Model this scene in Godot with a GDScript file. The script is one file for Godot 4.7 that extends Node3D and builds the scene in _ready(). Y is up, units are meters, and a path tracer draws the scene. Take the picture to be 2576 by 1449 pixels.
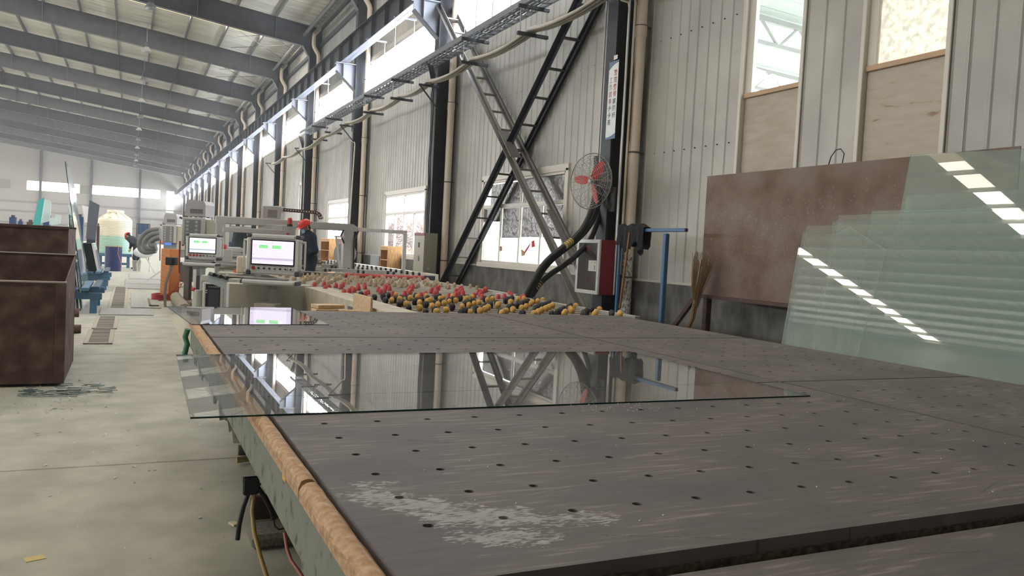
extends Node3D

const CH := 1.55          # eye height
const BAY := 7.93         # frame spacing of the hall
const C0 := -10.45        # near face of the column beside the fan
const WX := 7.0           # inner face of the right wall
const TY := 0.95          # top of the glass tables
const FX := 2030.03
const YAW := 0.443659
const PITCH := 0.0443527
const ROLL := -0.0521320
var RX := Vector3.ZERO
var RY := Vector3.ZERO
var RZ := Vector3.ZERO
var rng := RandomNumberGenerator.new()
var used := {}
var mats := {}
var texs := {}

class MB:
	var v := PackedVector3Array()
	var n := PackedVector3Array()
	var u := PackedVector2Array()
	var t := Transform3D()
	func tri(a: Vector3, b: Vector3, c: Vector3, out = null, na = null, nb = null, nc = null, ua := Vector2.ZERO, ub := Vector2.ZERO, uc := Vector2.ZERO) -> void:
		var m: Vector3 = (b - a).cross(c - a)
		if m.length_squared() < 1e-16: return
		m = m.normalized()
		var flip := false
		if out != null and m.dot(out) < 0.0:
			flip = true
			m = -m
		var la: Vector3 = m if na == null else na
		var lb: Vector3 = m if nb == null else nb
		var lc: Vector3 = m if nc == null else nc
		var bs := t.basis
		if flip:
			v.append(t * a); v.append(t * b); v.append(t * c)
			n.append((bs * la).normalized()); n.append((bs * lb).normalized()); n.append((bs * lc).normalized())
			u.append(ua); u.append(ub); u.append(uc)
		else:
			v.append(t * a); v.append(t * c); v.append(t * b)
			n.append((bs * la).normalized()); n.append((bs * lc).normalized()); n.append((bs * lb).normalized())
			u.append(ua); u.append(uc); u.append(ub)
	func quad(a: Vector3, b: Vector3, c: Vector3, d: Vector3, out = null) -> MB:
		var o = out
		if o == null:
			o = (b - a).cross(c - a)
			if o.length_squared() < 1e-16: o = (c - a).cross(d - a)
		tri(a, b, c, o, null, null, null, Vector2(0, 1), Vector2(1, 1), Vector2(1, 0))
		tri(a, c, d, o, null, null, null, Vector2(0, 1), Vector2(1, 0), Vector2(0, 0))
		return self
	func box(x0: float, y0: float, z0: float, x1: float, y1: float, z1: float) -> MB:
		return cbox(Vector3(x0 + x1, y0 + y1, z0 + z1) / 2.0, Vector3(absf(x1 - x0), absf(y1 - y0), absf(z1 - z0)), 0.0)
	func bbox(x0: float, y0: float, z0: float, x1: float, y1: float, z1: float, ch := 0.006) -> MB:
		return cbox(Vector3(x0 + x1, y0 + y1, z0 + z1) / 2.0, Vector3(absf(x1 - x0), absf(y1 - y0), absf(z1 - z0)), ch)
	func cbox(c: Vector3, s: Vector3, ch := 0.0) -> MB:
		var h := s / 2.0
		var k := minf(ch, minf(h.x, minf(h.y, h.z)) * 0.9)
		var i := h - Vector3(k, k, k)
		for ax in 3:
			var b := (ax + 1) % 3
			var d := (ax + 2) % 3
			for sg in [-1.0, 1.0]:
				var o := Vector3.ZERO
				o[ax] = sg
				var p := []
				for q in [[-1, -1], [1, -1], [1, 1], [-1, 1]]:
					var w := c
					w[ax] += sg * h[ax]
					w[b] += q[0] * i[b]
					w[d] += q[1] * i[d]
					p.append(w)
				quad(p[0], p[1], p[2], p[3], o)
			if k > 0.0:
				for sb in [-1.0, 1.0]:
					for sd in [-1.0, 1.0]:
						var o2 := Vector3.ZERO
						o2[b] = sb
						o2[d] = sd
						var e := []
						for q in [[0, -1], [0, 1], [1, 1], [1, -1]]:
							var w2 := c
							w2[ax] += q[1] * i[ax]
							w2[b] += sb * (h[b] if q[0] == 0 else i[b])
							w2[d] += sd * (i[d] if q[0] == 0 else h[d])
							e.append(w2)
						quad(e[0], e[1], e[2], e[3], o2)
		if k > 0.0:
			for sx in [-1.0, 1.0]:
				for sy in [-1.0, 1.0]:
					for sz in [-1.0, 1.0]:
						tri(c + Vector3(sx * h.x, sy * i.y, sz * i.z), c + Vector3(sx * i.x, sy * h.y, sz * i.z), c + Vector3(sx * i.x, sy * i.y, sz * h.z), Vector3(sx, sy, sz))
		return self
	func bar(a: Vector3, b: Vector3, w: float, h: float, up := Vector3.UP, ch := 0.0) -> MB:
		var keep := t
		var z := (b - a).normalized()
		if absf(z.dot(up)) > 0.99: up = Vector3.RIGHT
		var x := up.cross(z).normalized()
		t = keep * Transform3D(Basis(x, z.cross(x), z), (a + b) / 2.0)
		cbox(Vector3.ZERO, Vector3(w, h, (b - a).length()), ch)
		t = keep
		return self
	func cyl(a: Vector3, b: Vector3, r0: float, r1 := -1.0, seg := 12, caps := true) -> MB:
		if r1 < 0.0: r1 = r0
		var z := (b - a).normalized()
		var x := z.cross(Vector3.UP if absf(z.y) < 0.9 else Vector3.RIGHT).normalized()
		var y := z.cross(x)
		for k in seg:
			var a0 := TAU * k / seg
			var a1 := TAU * (k + 1) / seg
			var d0 := x * cos(a0) + y * sin(a0)
			var d1 := x * cos(a1) + y * sin(a1)
			tri(a + d0 * r0, a + d1 * r0, b + d1 * r1, d0 + d1, d0, d1, d1)
			tri(a + d0 * r0, b + d1 * r1, b + d0 * r1, d0 + d1, d0, d1, d0)
			if caps:
				if r0 > 0.0: tri(a, a + d0 * r0, a + d1 * r0, -z)
				if r1 > 0.0: tri(b, b + d0 * r1, b + d1 * r1, z)
		return self
	func tube(p: Array, r: float, seg := 8) -> MB:
		var rings := []
		var x := Vector3.ZERO
		for k in p.size():
			var dir: Vector3 = (p[mini(k + 1, p.size() - 1)] - p[maxi(k - 1, 0)]).normalized()
			if k == 0: x = dir.cross(Vector3.UP if absf(dir.y) < 0.9 else Vector3.RIGHT).normalized()
			x = (x - dir * x.dot(dir)).normalized()
			var y := dir.cross(x)
			var ring := []
			for s in seg:
				var q := TAU * s / seg
				ring.append(x * cos(q) + y * sin(q))
			rings.append(ring)
		for k in p.size() - 1:
			for s in seg:
				var s1 := (s + 1) % seg
				var n00: Vector3 = rings[k][s]
				var n01: Vector3 = rings[k][s1]
				var n10: Vector3 = rings[k + 1][s]
				var n11: Vector3 = rings[k + 1][s1]
				tri(p[k] + n00 * r, p[k] + n01 * r, p[k + 1] + n11 * r, n00 + n01, n00, n01, n11)
				tri(p[k] + n00 * r, p[k + 1] + n11 * r, p[k + 1] + n10 * r, n00 + n01, n00, n11, n10)
		for s in seg:
			tri(p[0], p[0] + rings[0][s] * r, p[0] + rings[0][(s + 1) % seg] * r, p[0] - p[1])
			var e: int = p.size() - 1
			tri(p[e], p[e] + rings[e][s] * r, p[e] + rings[e][(s + 1) % seg] * r, p[e] - p[e - 1])
		return self
	func lathe(prof: Array, seg := 16) -> MB:   # profile of (radius, height) from bottom to top, outside
		for k in prof.size() - 1:
			var a: Vector2 = prof[k]
			var b: Vector2 = prof[k + 1]
			var d := (b - a).normalized()
			var nn := Vector2(d.y, -d.x)
			for s in seg:
				var q0 := TAU * s / seg
				var q1 := TAU * (s + 1) / seg
				var e0 := Vector3(cos(q0), 0, sin(q0))
				var e1 := Vector3(cos(q1), 0, sin(q1))
				var m0 := e0 * nn.x + Vector3.UP * nn.y
				var m1 := e1 * nn.x + Vector3.UP * nn.y
				var o := m0 + m1
				tri(e0 * a.x + Vector3.UP * a.y, e1 * a.x + Vector3.UP * a.y, e1 * b.x + Vector3.UP * b.y, o, m0, m1, m1)
				tri(e0 * a.x + Vector3.UP * a.y, e1 * b.x + Vector3.UP * b.y, e0 * b.x + Vector3.UP * b.y, o, m0, m1, m0)
		return self
	func prism(poly: Array, z0: float, z1: float) -> MB:   # outline in x, y pulled along z
		var pp := PackedVector2Array(poly)
		var ids := Geometry2D.triangulate_polygon(pp)
		for k in range(0, ids.size(), 3):
			var a := pp[ids[k]]
			var b := pp[ids[k + 1]]
			var c := pp[ids[k + 2]]
			tri(Vector3(a.x, a.y, z0), Vector3(b.x, b.y, z0), Vector3(c.x, c.y, z0), Vector3(0, 0, z0 - z1))
			tri(Vector3(a.x, a.y, z1), Vector3(b.x, b.y, z1), Vector3(c.x, c.y, z1), Vector3(0, 0, z1 - z0))
		var area := 0.0
		for k in pp.size():
			area += pp[k].cross(pp[(k + 1) % pp.size()])
		for k in pp.size():
			var a2 := pp[k]
			var b2 := pp[(k + 1) % pp.size()]
			var d := (b2 - a2) * signf(area)
			quad(Vector3(a2.x, a2.y, z0), Vector3(b2.x, b2.y, z0), Vector3(b2.x, b2.y, z1), Vector3(a2.x, a2.y, z1), Vector3(d.y, -d.x, 0))
		return self
	func ball(c: Vector3, r: Vector3, seg := 12, rows := 8) -> MB:
		var keep := t
		t = keep * Transform3D(Basis.from_scale(r), c)
		for i in rows:
			for s in seg:
				var p := []
				for q in [[0, 0], [0, 1], [1, 1], [1, 0]]:
					var la: float = PI * (i + q[0]) / rows - PI / 2
					var lo: float = TAU * (s + q[1]) / seg
					p.append(Vector3(cos(la) * cos(lo), sin(la), cos(la) * sin(lo)))
				tri(p[0], p[1], p[2], p[0] + p[2], p[0] / r, p[1] / r, p[2] / r)
				tri(p[0], p[2], p[3], p[0] + p[2], p[0] / r, p[2] / r, p[3] / r)
		# the normals were scaled by 1 / r twice the basis; put them right
		t = keep
		return self
	func mesh() -> ArrayMesh:
		var arr := []
		arr.resize(Mesh.ARRAY_MAX)
		arr[Mesh.ARRAY_VERTEX] = v
		arr[Mesh.ARRAY_NORMAL] = n
		arr[Mesh.ARRAY_TEX_UV] = u
		var m := ArrayMesh.new()
		m.add_surface_from_arrays(Mesh.PRIMITIVE_TRIANGLES, arr)
		return m

# ---------- nodes ----------
func numbered(called: String) -> String:
	used[called] = used.get(called, -1) + 1
	return called if used[called] == 0 else "%s_%03d" % [called, used[called]]

func obj(called: String, mb, m: Material, parent: Node = null) -> MeshInstance3D:
	var o := MeshInstance3D.new()
	o.mesh = mb.mesh() if mb is MB else mb
	o.material_override = m
	o.cast_shadow = GeometryInstance3D.SHADOW_CASTING_SETTING_ON
	if parent:
		o.name = called
		parent.add_child(o, true)
	else:
		o.name = numbered(called)
		add_child(o, true)
	return o

func tag(o: Node, label: String, category: String, group := "") -> Node:
	o.set_meta("label", label)
	o.set_meta("category", category)
	if group: o.set_meta("group", group)
	return o

func thing(called: String, label: String, category: String, at := Vector3.ZERO, turn := 0.0, group := "") -> Node3D:
	var o := Node3D.new()
	o.name = numbered(called)
	add_child(o, true)
	o.position = at
	o.rotation.y = turn
	tag(o, label, category, group)
	return o

func setting(called: String, label := "") -> Node3D:
	var o := Node3D.new()
	o.name = called
	add_child(o, true)
	o.set_meta("kind", "structure")
	if label: o.set_meta("label", label)
	return o

func dup(src: Node3D, label: String, at: Vector3, turn = null) -> Node3D:
	var r: Node3D = src.duplicate()
	var base := String(src.name)
	var cut := base.rfind("_")
	if cut > 0 and base.substr(cut + 1).is_valid_int(): base = base.substr(0, cut)
	r.name = numbered(base)
	add_child(r, true)
	r.position = at
	if turn != null: r.rotation.y = turn
	r.set_meta("label", label)
	return r

# ---------- materials ----------
func noise_tex(freq: float, lo: Color, hi: Color, kind := FastNoiseLite.TYPE_SIMPLEX_SMOOTH, size := 512, as_normal := false, oct := 5, mid = null, midat := 0.5) -> NoiseTexture2D:
	var key := str([freq, lo, hi, kind, size, as_normal, oct, mid, midat])
	if texs.has(key): return texs[key]
	var f := FastNoiseLite.new()
	f.seed = 7 + texs.size()
	f.noise_type = kind
	f.frequency = freq
	f.fractal_octaves = oct
	var x := NoiseTexture2D.new()
	x.width = size
	x.height = size
	x.seamless = true
	x.noise = f
	if as_normal:
		x.as_normal_map = true
		x.bump_strength = 6.0
	else:
		var g := Gradient.new()
		g.set_color(0, lo)
		g.set_color(1, hi)
		if mid != null: g.add_point(midat, mid)
		x.color_ramp = g
	texs[key] = x
	return x

func M(key: String, c := Color.WHITE, rough := 0.6, metal := 0.0) -> StandardMaterial3D:
	if mats.has(key): return mats[key]
	var m := StandardMaterial3D.new()
	m.resource_name = key
	m.albedo_color = c
	m.roughness = rough
	m.metallic = metal
	mats[key] = m
	return m

func worn(m: StandardMaterial3D, tex: Texture2D, scale: Vector3, world := true) -> StandardMaterial3D:
	m.albedo_texture = tex
	m.uv1_triplanar = true
	m.uv1_world_triplanar = world
	m.uv1_scale = scale
	m.uv1_triplanar_sharpness = 8.0
	return m

func grey(a: float) -> Color: return Color(a, a, a)
func C(r: int, g: int, b: int) -> Color: return Color(r / 255.0, g / 255.0, b / 255.0)

func pane(key: String, c: Color, alpha: float, rough := 0.0) -> StandardMaterial3D:
	if mats.has(key): return mats[key]
	var m := M(key, Color(c.r, c.g, c.b, alpha), rough)
	m.transparency = BaseMaterial3D.TRANSPARENCY_ALPHA
	return m

func glow(key: String, c: Color, e: float, albedo := Color(0.8, 0.8, 0.8)) -> StandardMaterial3D:
	if mats.has(key): return mats[key]
	var m := M(key, albedo, 0.5)
	m.emission_enabled = true
	m.emission = c
	m.emission_energy_multiplier = e
	return m

# ---------- places measured in the hall ----------
func A(px: float, py: float, depth: float) -> Vector3:
	return Vector3(0, CH, 0) + (RX * (px - 1288.0) + RY * (724.5 - py) - RZ * FX) / FX * depth
func ray(px: float, py: float) -> Vector3:
	return (RX * (px - 1288.0) + RY * (724.5 - py) - RZ * FX) / FX
func onX(px: float, py: float, x: float) -> Vector3:
	var d := ray(px, py)
	return Vector3(0, CH, 0) + d * (x / d.x)
func onY(px: float, py: float, y: float) -> Vector3:
	var d := ray(px, py)
	return Vector3(0, CH, 0) + d * ((y - CH) / d.y)
func onZ(px: float, py: float, z: float) -> Vector3:
	var d := ray(px, py)
	return Vector3(0, CH, 0) + d * (z / d.z)
func colz(k: int) -> float: return C0 - BAY * k
func roof_y(x: float) -> float: return 10.62 + 0.115 * (6.6 - x) if x > -17.0 else 10.62 + 0.115 * (6.6 + 17.0) - 0.115 * (-17.0 - x)
func v3(x: float, y: float, z: float) -> Vector3: return Vector3(x, y, z)

func area(called: String, at: Vector3, basis: Basis, w: float, h: float, e: float, c: Color) -> void:
	var l := AreaLight3D.new()
	l.name = called
	l.area_size = Vector2(w, h)
	l.area_normalize_energy = false
	l.light_energy = e
	l.light_color = c
	l.area_range = 80.0
	l.shadow_enabled = true
	add_child(l, true)
	l.transform = Transform3D(basis, at)

func setup_camera() -> void:
	var cy := cos(YAW)
	var sy := sin(YAW)
	var cp := cos(PITCH)
	var sp := sin(PITCH)
	var cr := cos(ROLL)
	var sr := sin(ROLL)
	var a := Vector3(cy, 0, sy)
	var b := Vector3(0, cp, 0) + Vector3(-sy, 0, cy) * -sp
	var c := Vector3(0, sp, 0) + Vector3(-sy, 0, cy) * cp
	RX = a * cr - b * sr
	RY = a * sr + b * cr
	RZ = c

func _ready() -> void:
	rng.seed = 20240
	setup_camera()
	var cam := Camera3D.new()
	cam.name = "camera"
	add_child(cam)
	cam.transform = Transform3D(Basis(RX, RY, RZ), Vector3(0, CH, 0))
	cam.fov = rad_to_deg(2.0 * atan(724.5 / FX))
	cam.near = 0.05
	cam.far = 600.0
	cam.current = true
	# sky and exposure: a bright overcast day outside, a dim dusty hall inside
	var env := Environment.new()
	var sm := ProceduralSkyMaterial.new()
	sm.sky_top_color = C(214, 224, 238)
	sm.sky_horizon_color = C(246, 244, 240)
	sm.ground_horizon_color = C(200, 198, 192)
	sm.ground_bottom_color = C(150, 148, 142)
	sm.sky_energy_multiplier = 3.0
	sm.ground_energy_multiplier = 1.0
	sm.sun_angle_max = 1.0
	var sky := Sky.new()
	sky.sky_material = sm
	env.sky = sky
	env.background_mode = Environment.BG_SKY
	env.tonemap_mode = Environment.TONE_MAPPER_LINEAR
	env.tonemap_exposure = EXPO
	env.sdfgi_enabled = true
	env.ssao_enabled = true
	env.ssil_enabled = true
	env.fog_enabled = true
	env.fog_light_color = C(250, 248, 246)
	env.fog_density = 0.0016
	var we := WorldEnvironment.new()
	we.name = "environment"
	we.environment = env
	add_child(we)
	var day := C(236, 243, 255)
	# daylight through the high window strips on both long walls and the gable
	for k in range(0, 15):
		var z0 := colz(k) - 0.45
		var z1 := colz(k + 1) + 0.35
		area("window_daylight", v3(WX + 0.3, 7.0, (z0 + z1) / 2), Basis(Vector3.UP, PI / 2), z0 - z1, 1.14, WIN, day)
	area("window_daylight", v3(-40.9, 7.0, (ZF + ZB) / 2), Basis(Vector3.UP, -PI / 2), ZB - ZF - 2.0, 1.2, WINL, day)
	for w in GABLE:
		area("window_daylight", v3((w[0] + w[1]) / 2, (w[2] + w[3]) / 2, ZF - 0.3), Basis(Vector3.UP, PI), w[1] - w[0], w[3] - w[2], WIN, day)
	for z in SKYL:
		for s in [[-16.6, 6.5], [-40.5, -17.4]]:
			var xm: float = (s[0] + s[1]) / 2
			var tilt := -0.1146 if s[1] > 0.0 else 0.1146
			area("skylight_daylight", v3(xm, roof_y(xm) - 0.02, z), Basis(Vector3.BACK, tilt) * Basis(Vector3.RIGHT, -PI / 2), s[1] - s[0], sky_half(z) * 2.0, SKYE, C(255, 247, 236))
	build_materials()
	build_shell()
	build_frames()
	build_wall_things()
	build_tables()
	build_leaning()
	build_rollers()
	build_machines()
	build_left()
	build_people()
	build_floor_bits()

const EXPO := 1.82
const WIN := 9.0
const WINL := 4.0
const SKYE := 2.4
const ZF := -129.4
const ZB := 9.0
const SKYL := [-117.7, -101.8, -86.0, -70.1, -54.2, -38.15, -22.3, -6.4]
const GABLE := [[-38.0, -16.9, 6.65, 7.9], [-13.05, -6.6, 6.65, 7.9], [-5.28, 3.75, 6.65, 7.9], [4.62, 5.66, 4.75, 7.85]]

func build_materials() -> void:
	worn(M("wall_panel", C(196, 193, 184), 0.42), noise_tex(0.006, grey(0.86), grey(1.0)), v3(0.23, 0.23, 0.23))
	worn(M("dado", C(128, 126, 120), 0.8), noise_tex(0.012, grey(0.62), grey(1.0), FastNoiseLite.TYPE_SIMPLEX_SMOOTH, 512, false, 5), v3(0.6, 0.3, 0.6))
	worn(M("floor", C(190, 189, 176), 0.6), noise_tex(0.011, C(205, 205, 200), C(255, 255, 255), FastNoiseLite.TYPE_SIMPLEX_SMOOTH, 1024, false, 6), v3(0.17, 0.17, 0.17))
	worn(M("column", C(46, 50, 58), 0.5), noise_tex(0.01, grey(0.85), grey(1.0)), v3(0.4, 0.4, 0.4))
	worn(M("rafter", C(84, 87, 92), 0.55), noise_tex(0.01, grey(0.85), grey(1.0)), v3(0.4, 0.4, 0.4))
	worn(M("foil", C(226, 222, 208), 0.6), noise_tex(0.009, grey(0.78), grey(1.0), FastNoiseLite.TYPE_PERLIN, 512, false, 5), v3(0.12, 0.5, 0.9))
	M("foil").heightmap_enabled = false
	M("pipe", C(222, 206, 188), 0.45)
	M("frame_white", C(214, 208, 196), 0.4)
	worn(M("ply", C(192, 184, 170), 0.6), noise_tex(0.013, C(232, 222, 210), C(255, 255, 255), FastNoiseLite.TYPE_SIMPLEX_SMOOTH, 512, false, 5), v3(0.3, 1.2, 0.3))
	pane("window_pane", C(235, 240, 238), 0.06)
	M("frp", C(236, 214, 170), 0.6)

func ribbed(mb: MB, z0: float, z1: float, y0: float, y1: float, x := WX) -> void:
	# one sandwich panel: outer board and pressed ribs on the room side
	mb.box(x + 0.03, y0, z0, x + 0.10, y1, z1)
	var w := z1 - z0
	var cnt := maxi(1, roundi(absf(w) / 0.235))
	var st := w / cnt
	for i in cnt:
		var a := z0 + st * i + 0.012
		var b := z0 + st * (i + 1) - 0.012
		var e := 0.016
		var xi := x + 0.012
		var xo := x - 0.002
		# tray between two ribs; the rib itself is the gap's raised edge
		mb.quad(v3(xi, y0, a + e), v3(xi, y1, a + e), v3(xi, y1, b - e), v3(xi, y0, b - e), v3(-1, 0, 0))
		mb.quad(v3(xo, y0, b), v3(xo, y1, b), v3(xo, y1, b + 0.024), v3(xo, y0, b + 0.024), v3(-1, 0, 0))
		mb.quad(v3(xi, y0, b - e), v3(xi, y1, b - e), v3(xo, y1, b), v3(xo, y0, b), v3(-1, 0, -0.6))
		mb.quad(v3(xo, y0, a), v3(xo, y1, a), v3(xi, y1, a + e), v3(xi, y0, a + e), v3(-1, 0, 0.6))

func panel_field(parent: Node, z0: float, z1: float, y0: float, y1: float, far_mb: MB) -> void:
	# z0 is the near (larger) end
	var z := z0
	while z > z1 + 0.02:
		var e := maxf(z1, z - 0.94)
		if z > -44.0:
			var mb := MB.new()
			ribbed(mb, e, z - 0.004, y0, y1)
			obj("panel", mb, M("wall_panel"), parent)
		else:
			ribbed(far_mb, e, z - 0.004, y0, y1)
		z = e

var win_no := 0
func window_unit(name_at: Vector3, z0: float, z1: float, y0: float, y1: float, mull: int, label: String, glass: Material, transom := 0.0, deep := 0.08) -> Node3D:
	win_no += 1
	var o := setting("window_%d" % win_no, label)
	var fr := MB.new()
	var f := 0.05
	for y in [y0 + f / 2, y1 - f / 2]:
		fr.bbox(WX - 0.015, y - f / 2, z1, WX + deep, y + f / 2, z0)
	for z in [z0 - f / 2, z1 + f / 2]:
		fr.bbox(WX - 0.015, y0, z - f / 2, WX + deep, y1, z + f / 2)
	obj("window_frame", fr, M("frame_white"), o)
	var w := (z1 - z0) / mull
	if transom > 0.0:
		var tr := MB.new()
		tr.bbox(WX - 0.01, transom - 0.04, z1 + f, WX + deep - 0.01, transom + 0.04, z0 - f)
		obj("transom", tr, M("frame_white"), o)
	for i in range(1, mull):
		var mb := MB.new()
		var full := transom == 0.0 or i * 2 == mull
		mb.bbox(WX, y0 + f, z0 + w * i - 0.028, WX + deep - 0.02, (y1 - f) if full else transom - 0.04, z0 + w * i + 0.028)
		obj("mullion", mb, M("frame_white"), o)
	for i in mull:
		var g := MB.new()
		g.box(WX + 0.045, y0 + f, z0 + w * i, WX + 0.05, (y1 - f) if transom == 0.0 else transom, z0 + w * (i + 1))
		obj("pane", g, glass, o)
	if transom > 0.0:
		for i in 2:
			var g2 := MB.new()
			g2.box(WX + 0.045, transom, z0 + (z1 - z0) / 2 * i, WX + 0.05, y1 - f, z0 + (z1 - z0) / 2 * (i + 1))
			obj("pane", g2, glass, o)
	return o

const LOWWIN := [[-12.7, -16.4], [-20.35, -23.95], [-28.3, -31.85]]
func build_shell() -> void:
	# floor: slabs with open joints over a dark bed
	var fl := setting("floor", "worn grey concrete floor in large slabs")
	obj("bed", MB.new().box(-41.5, -0.4, ZF - 1, 7.6, -0.02, ZB + 1), M("joint", C(70, 68, 62), 0.9), fl)
	var zs := [9.9, 3.0, -5.9, -11.3, -13.05, -19.5, -25.5, -33.0, -42.0, -60.0, -90.0, -130.3]
	for i in zs.size() - 1:
		var xs := [-41.5, -20.0, -8.0, -2.4, 0.9, 7.5] if i < 9 else [-41.5, 7.5]
		for j in xs.size() - 1:
			var sl := MB.new()
			sl.bbox(xs[j] + 0.005, -0.15, zs[i + 1] + 0.006, xs[j + 1] - 0.005, 0.0, zs[i] - 0.006, 0.004)
			obj("slab", sl, M("floor"), fl)
	# right wall
	var wr := setting("wall_right", "cream ribbed steel panel wall over a grey rendered base")
	var far := MB.new()
	var opens := []
	for w in LOWWIN: opens.append(w)
	var z := -10.05
	# bands of panels: under the strip windows, and the low band with its openings
	panel_field(wr, z, ZF, 3.12, 6.42, far)
	panel_field(wr, z, ZF, 7.58, 10.75, far)
	for w in LOWWIN:
		panel_field(wr, z, w[0], 1.24, 3.12, far)
		z = w[1]
	panel_field(wr, z, -36.3, 1.24, 3.12, far)
	panel_field(wr, -38.0, ZF, 1.24, 3.12, far)
	# end piece beside the camera, with two tall openings
	for s in [[-8.25, -10.05], [-6.35, -7.16], [ZB, -5.28]]:
		panel_field(wr, s[0], s[1], 1.24, 6.6, far)
	panel_field(wr, ZB, -10.05, 6.6, 10.75, far)
	obj("panel", far, M("wall_panel"), wr).set_meta("kind", "stuff")
	var dd := MB.new()
	dd.bbox(WX - 0.03, 0, ZF, WX + 0.12, 1.22, -38.0)
	dd.bbox(WX - 0.03, 0, -36.3, WX + 0.12, 1.22, ZB)
	obj("dado", dd, M("dado"), wr)
	var tr := MB.new()
	tr.bbox(WX - 0.035, 1.21, ZF, WX + 0.02, 1.245, -38.0)
	tr.bbox(WX - 0.035, 1.21, -36.3, WX + 0.02, 1.245, -23.95)
	for s in [[-20.35, -16.4], [-12.7, -8.25], [-7.16, -6.35], [-5.28, ZB]]:
		tr.bbox(WX - 0.035, 1.21, s[0], WX + 0.02, 1.245, s[1])
	obj("flashing", tr, M("flash", C(190, 186, 176), 0.5), wr)
	var fl2 := MB.new()
	for k in range(0, 15):
		fl2.bbox(WX - 0.03, 7.55, colz(k + 1), WX + 0.03, 7.68, colz(k) - 0.3)
		fl2.bbox(WX - 0.03, 6.38, colz(k + 1), WX + 0.03, 6.44, colz(k) - 0.3)
	obj("window_flashing", fl2, M("frame_white"), wr)
	var gir := MB.new()
	for y in [8.55, 9.65, 10.35]:
		gir.box(WX - 0.1, y, ZF, WX - 0.005, y + 0.16, -10.6)
	obj("girt", gir, M("rafter"), wr)
	var sc := MB.new()
	for y in [3.12, 4.77]:
		var zz := -8.4
		while zz > -10.1:
			sc.cyl(v3(WX - 0.004, y, zz), v3(WX + 0.02, y, zz), 0.009, -1, 8)
			zz -= 0.235
		zz = -11.0
		while zz > -18.0:
			sc.cyl(v3(WX - 0.004, y, zz), v3(WX + 0.02, y, zz), 0.009, -1, 8)
			zz -= 0.235
	obj("screw", sc, M("screw", C(60, 58, 54), 0.6), wr).set_meta("kind", "stuff")
	# high strip windows, one run per bay
	for k in range(0, 15):
		window_unit(Vector3.ZERO, colz(k) - 0.3, colz(k + 1) + 0.02, 6.44, 7.55, 8, "high strip window in bay %d of the long wall, counted from the wall fan" % (k + 1), M("window_pane"))
	# two tall openings beside the camera: window above, board below
	var ops := [[-7.16, -8.25, "tall clear window above a plywood board beside the fan bay"], [-5.28, -6.35, "tall dusty window above a stained plywood board at the right"]]
	for i in 2:
		var o = ops[i]
		var zc: float = (o[0] + o[1]) / 2
		win_no += 1
		var wn := setting("window_%d" % win_no, o[2])
		var fr := MB.new()
		fr.bbox(WX - 0.02, 1.24, o[1] + 0.0, WX + 0.12, 6.6, o[1] + 0.055)
		fr.bbox(WX - 0.02, 1.24, o[0] - 0.055, WX + 0.12, 6.6, o[0])
		obj("jamb", fr, M("frame_white"), wn)
		var sill := MB.new()
		sill.bbox(WX + 0.02, 3.66, o[1] + 0.05, WX + 0.12, 3.72, o[0] - 0.05)
		obj("sill", sill, M("sill_wood", C(196, 164, 130), 0.5), wn)
		var f2 := MB.new()
		f2.bbox(WX + 0.04, 3.72, o[1] + 0.05, WX + 0.1, 6.6, o[1] + 0.17)
		f2.bbox(WX + 0.04, 3.72, o[0] - 0.09, WX + 0.1, 6.6, o[0] - 0.05)
		f2.bbox(WX + 0.04, 6.5, o[1] + 0.05, WX + 0.1, 6.6, o[0] - 0.05)
		obj("window_frame", f2, M("frame_white"), wn)
		obj("pane", MB.new().box(WX + 0.07, 3.72, o[1] + 0.16, WX + 0.075, 6.55, o[0] - 0.08), [M("window_pane"), dusty()][i], wn)
		obj("backing", MB.new().box(WX + 0.1, 1.24, o[1], WX + 0.13, 3.7, o[0]), M("wall_panel"), wn)
		var b := MB.new()
		b.bbox(WX + 0.05, 1.2, o[1] + 0.06, WX + 0.07, 3.66, o[0] - 0.06)
		obj("plywood_board", b, [M("ply"), stained()][i], wn)
	for i in LOWWIN.size():
		var w = LOWWIN[i]
		var lab: String = ["low window patched with silver film behind the crossed braces", "low white window behind the grey control cabinet", "low white window behind the far wooden shelf"][i]
		var wo := window_unit(Vector3.ZERO, w[0], w[1], 1.30, 3.05, 4, lab, M("window_pane"), 2.5)
		if i == 0:
			var fm := M("silver_film", C(150, 148, 146), 0.32, 0.75)
			fm.normal_enabled = true
			fm.normal_texture = noise_tex(0.02, grey(0), grey(1), FastNoiseLite.TYPE_PERLIN, 512, true, 3)
			fm.normal_scale = 1.3
			fm.uv1_triplanar = true
			fm.uv1_scale = v3(0.9, 0.9, 0.9)
			var wz: float = (w[1] - w[0]) / 4.0
			for q in 2:
				obj("silver_film", MB.new().box(WX + 0.036, 2.545, w[0] + wz * 2 * q - 0.04, WX + 0.04, 2.98 if q else 3.0, w[0] + wz * 2 * (q + 1) + (0.3 if q else 0.04)), fm, wo)
			for q in 4:
				obj("silver_film", MB.new().box(WX + 0.036, [1.86, 1.86, 1.84, 2.18][q], w[0] + wz * q - 0.05, WX + 0.04, 2.455, w[0] + wz * (q + 1) + 0.05), fm, wo)
			var rag := MB.new()
			rag.quad(v3(WX + 0.03, 1.78, -14.02), v3(WX + 0.03, 1.66, -14.12), v3(WX + 0.03, 1.5, -14.32), v3(WX + 0.03, 1.6, -14.28), v3(-1, 0, 0))
			rag.quad(v3(WX + 0.03, 1.78, -14.02), v3(WX + 0.03, 1.8, -13.9), v3(WX + 0.03, 1.68, -13.86), v3(WX + 0.03, 1.66, -14.0), v3(-1, 0, 0))
			obj("red_paper", rag, M("rag_bright", C(206, 54, 52), 0.6), wo)
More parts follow.
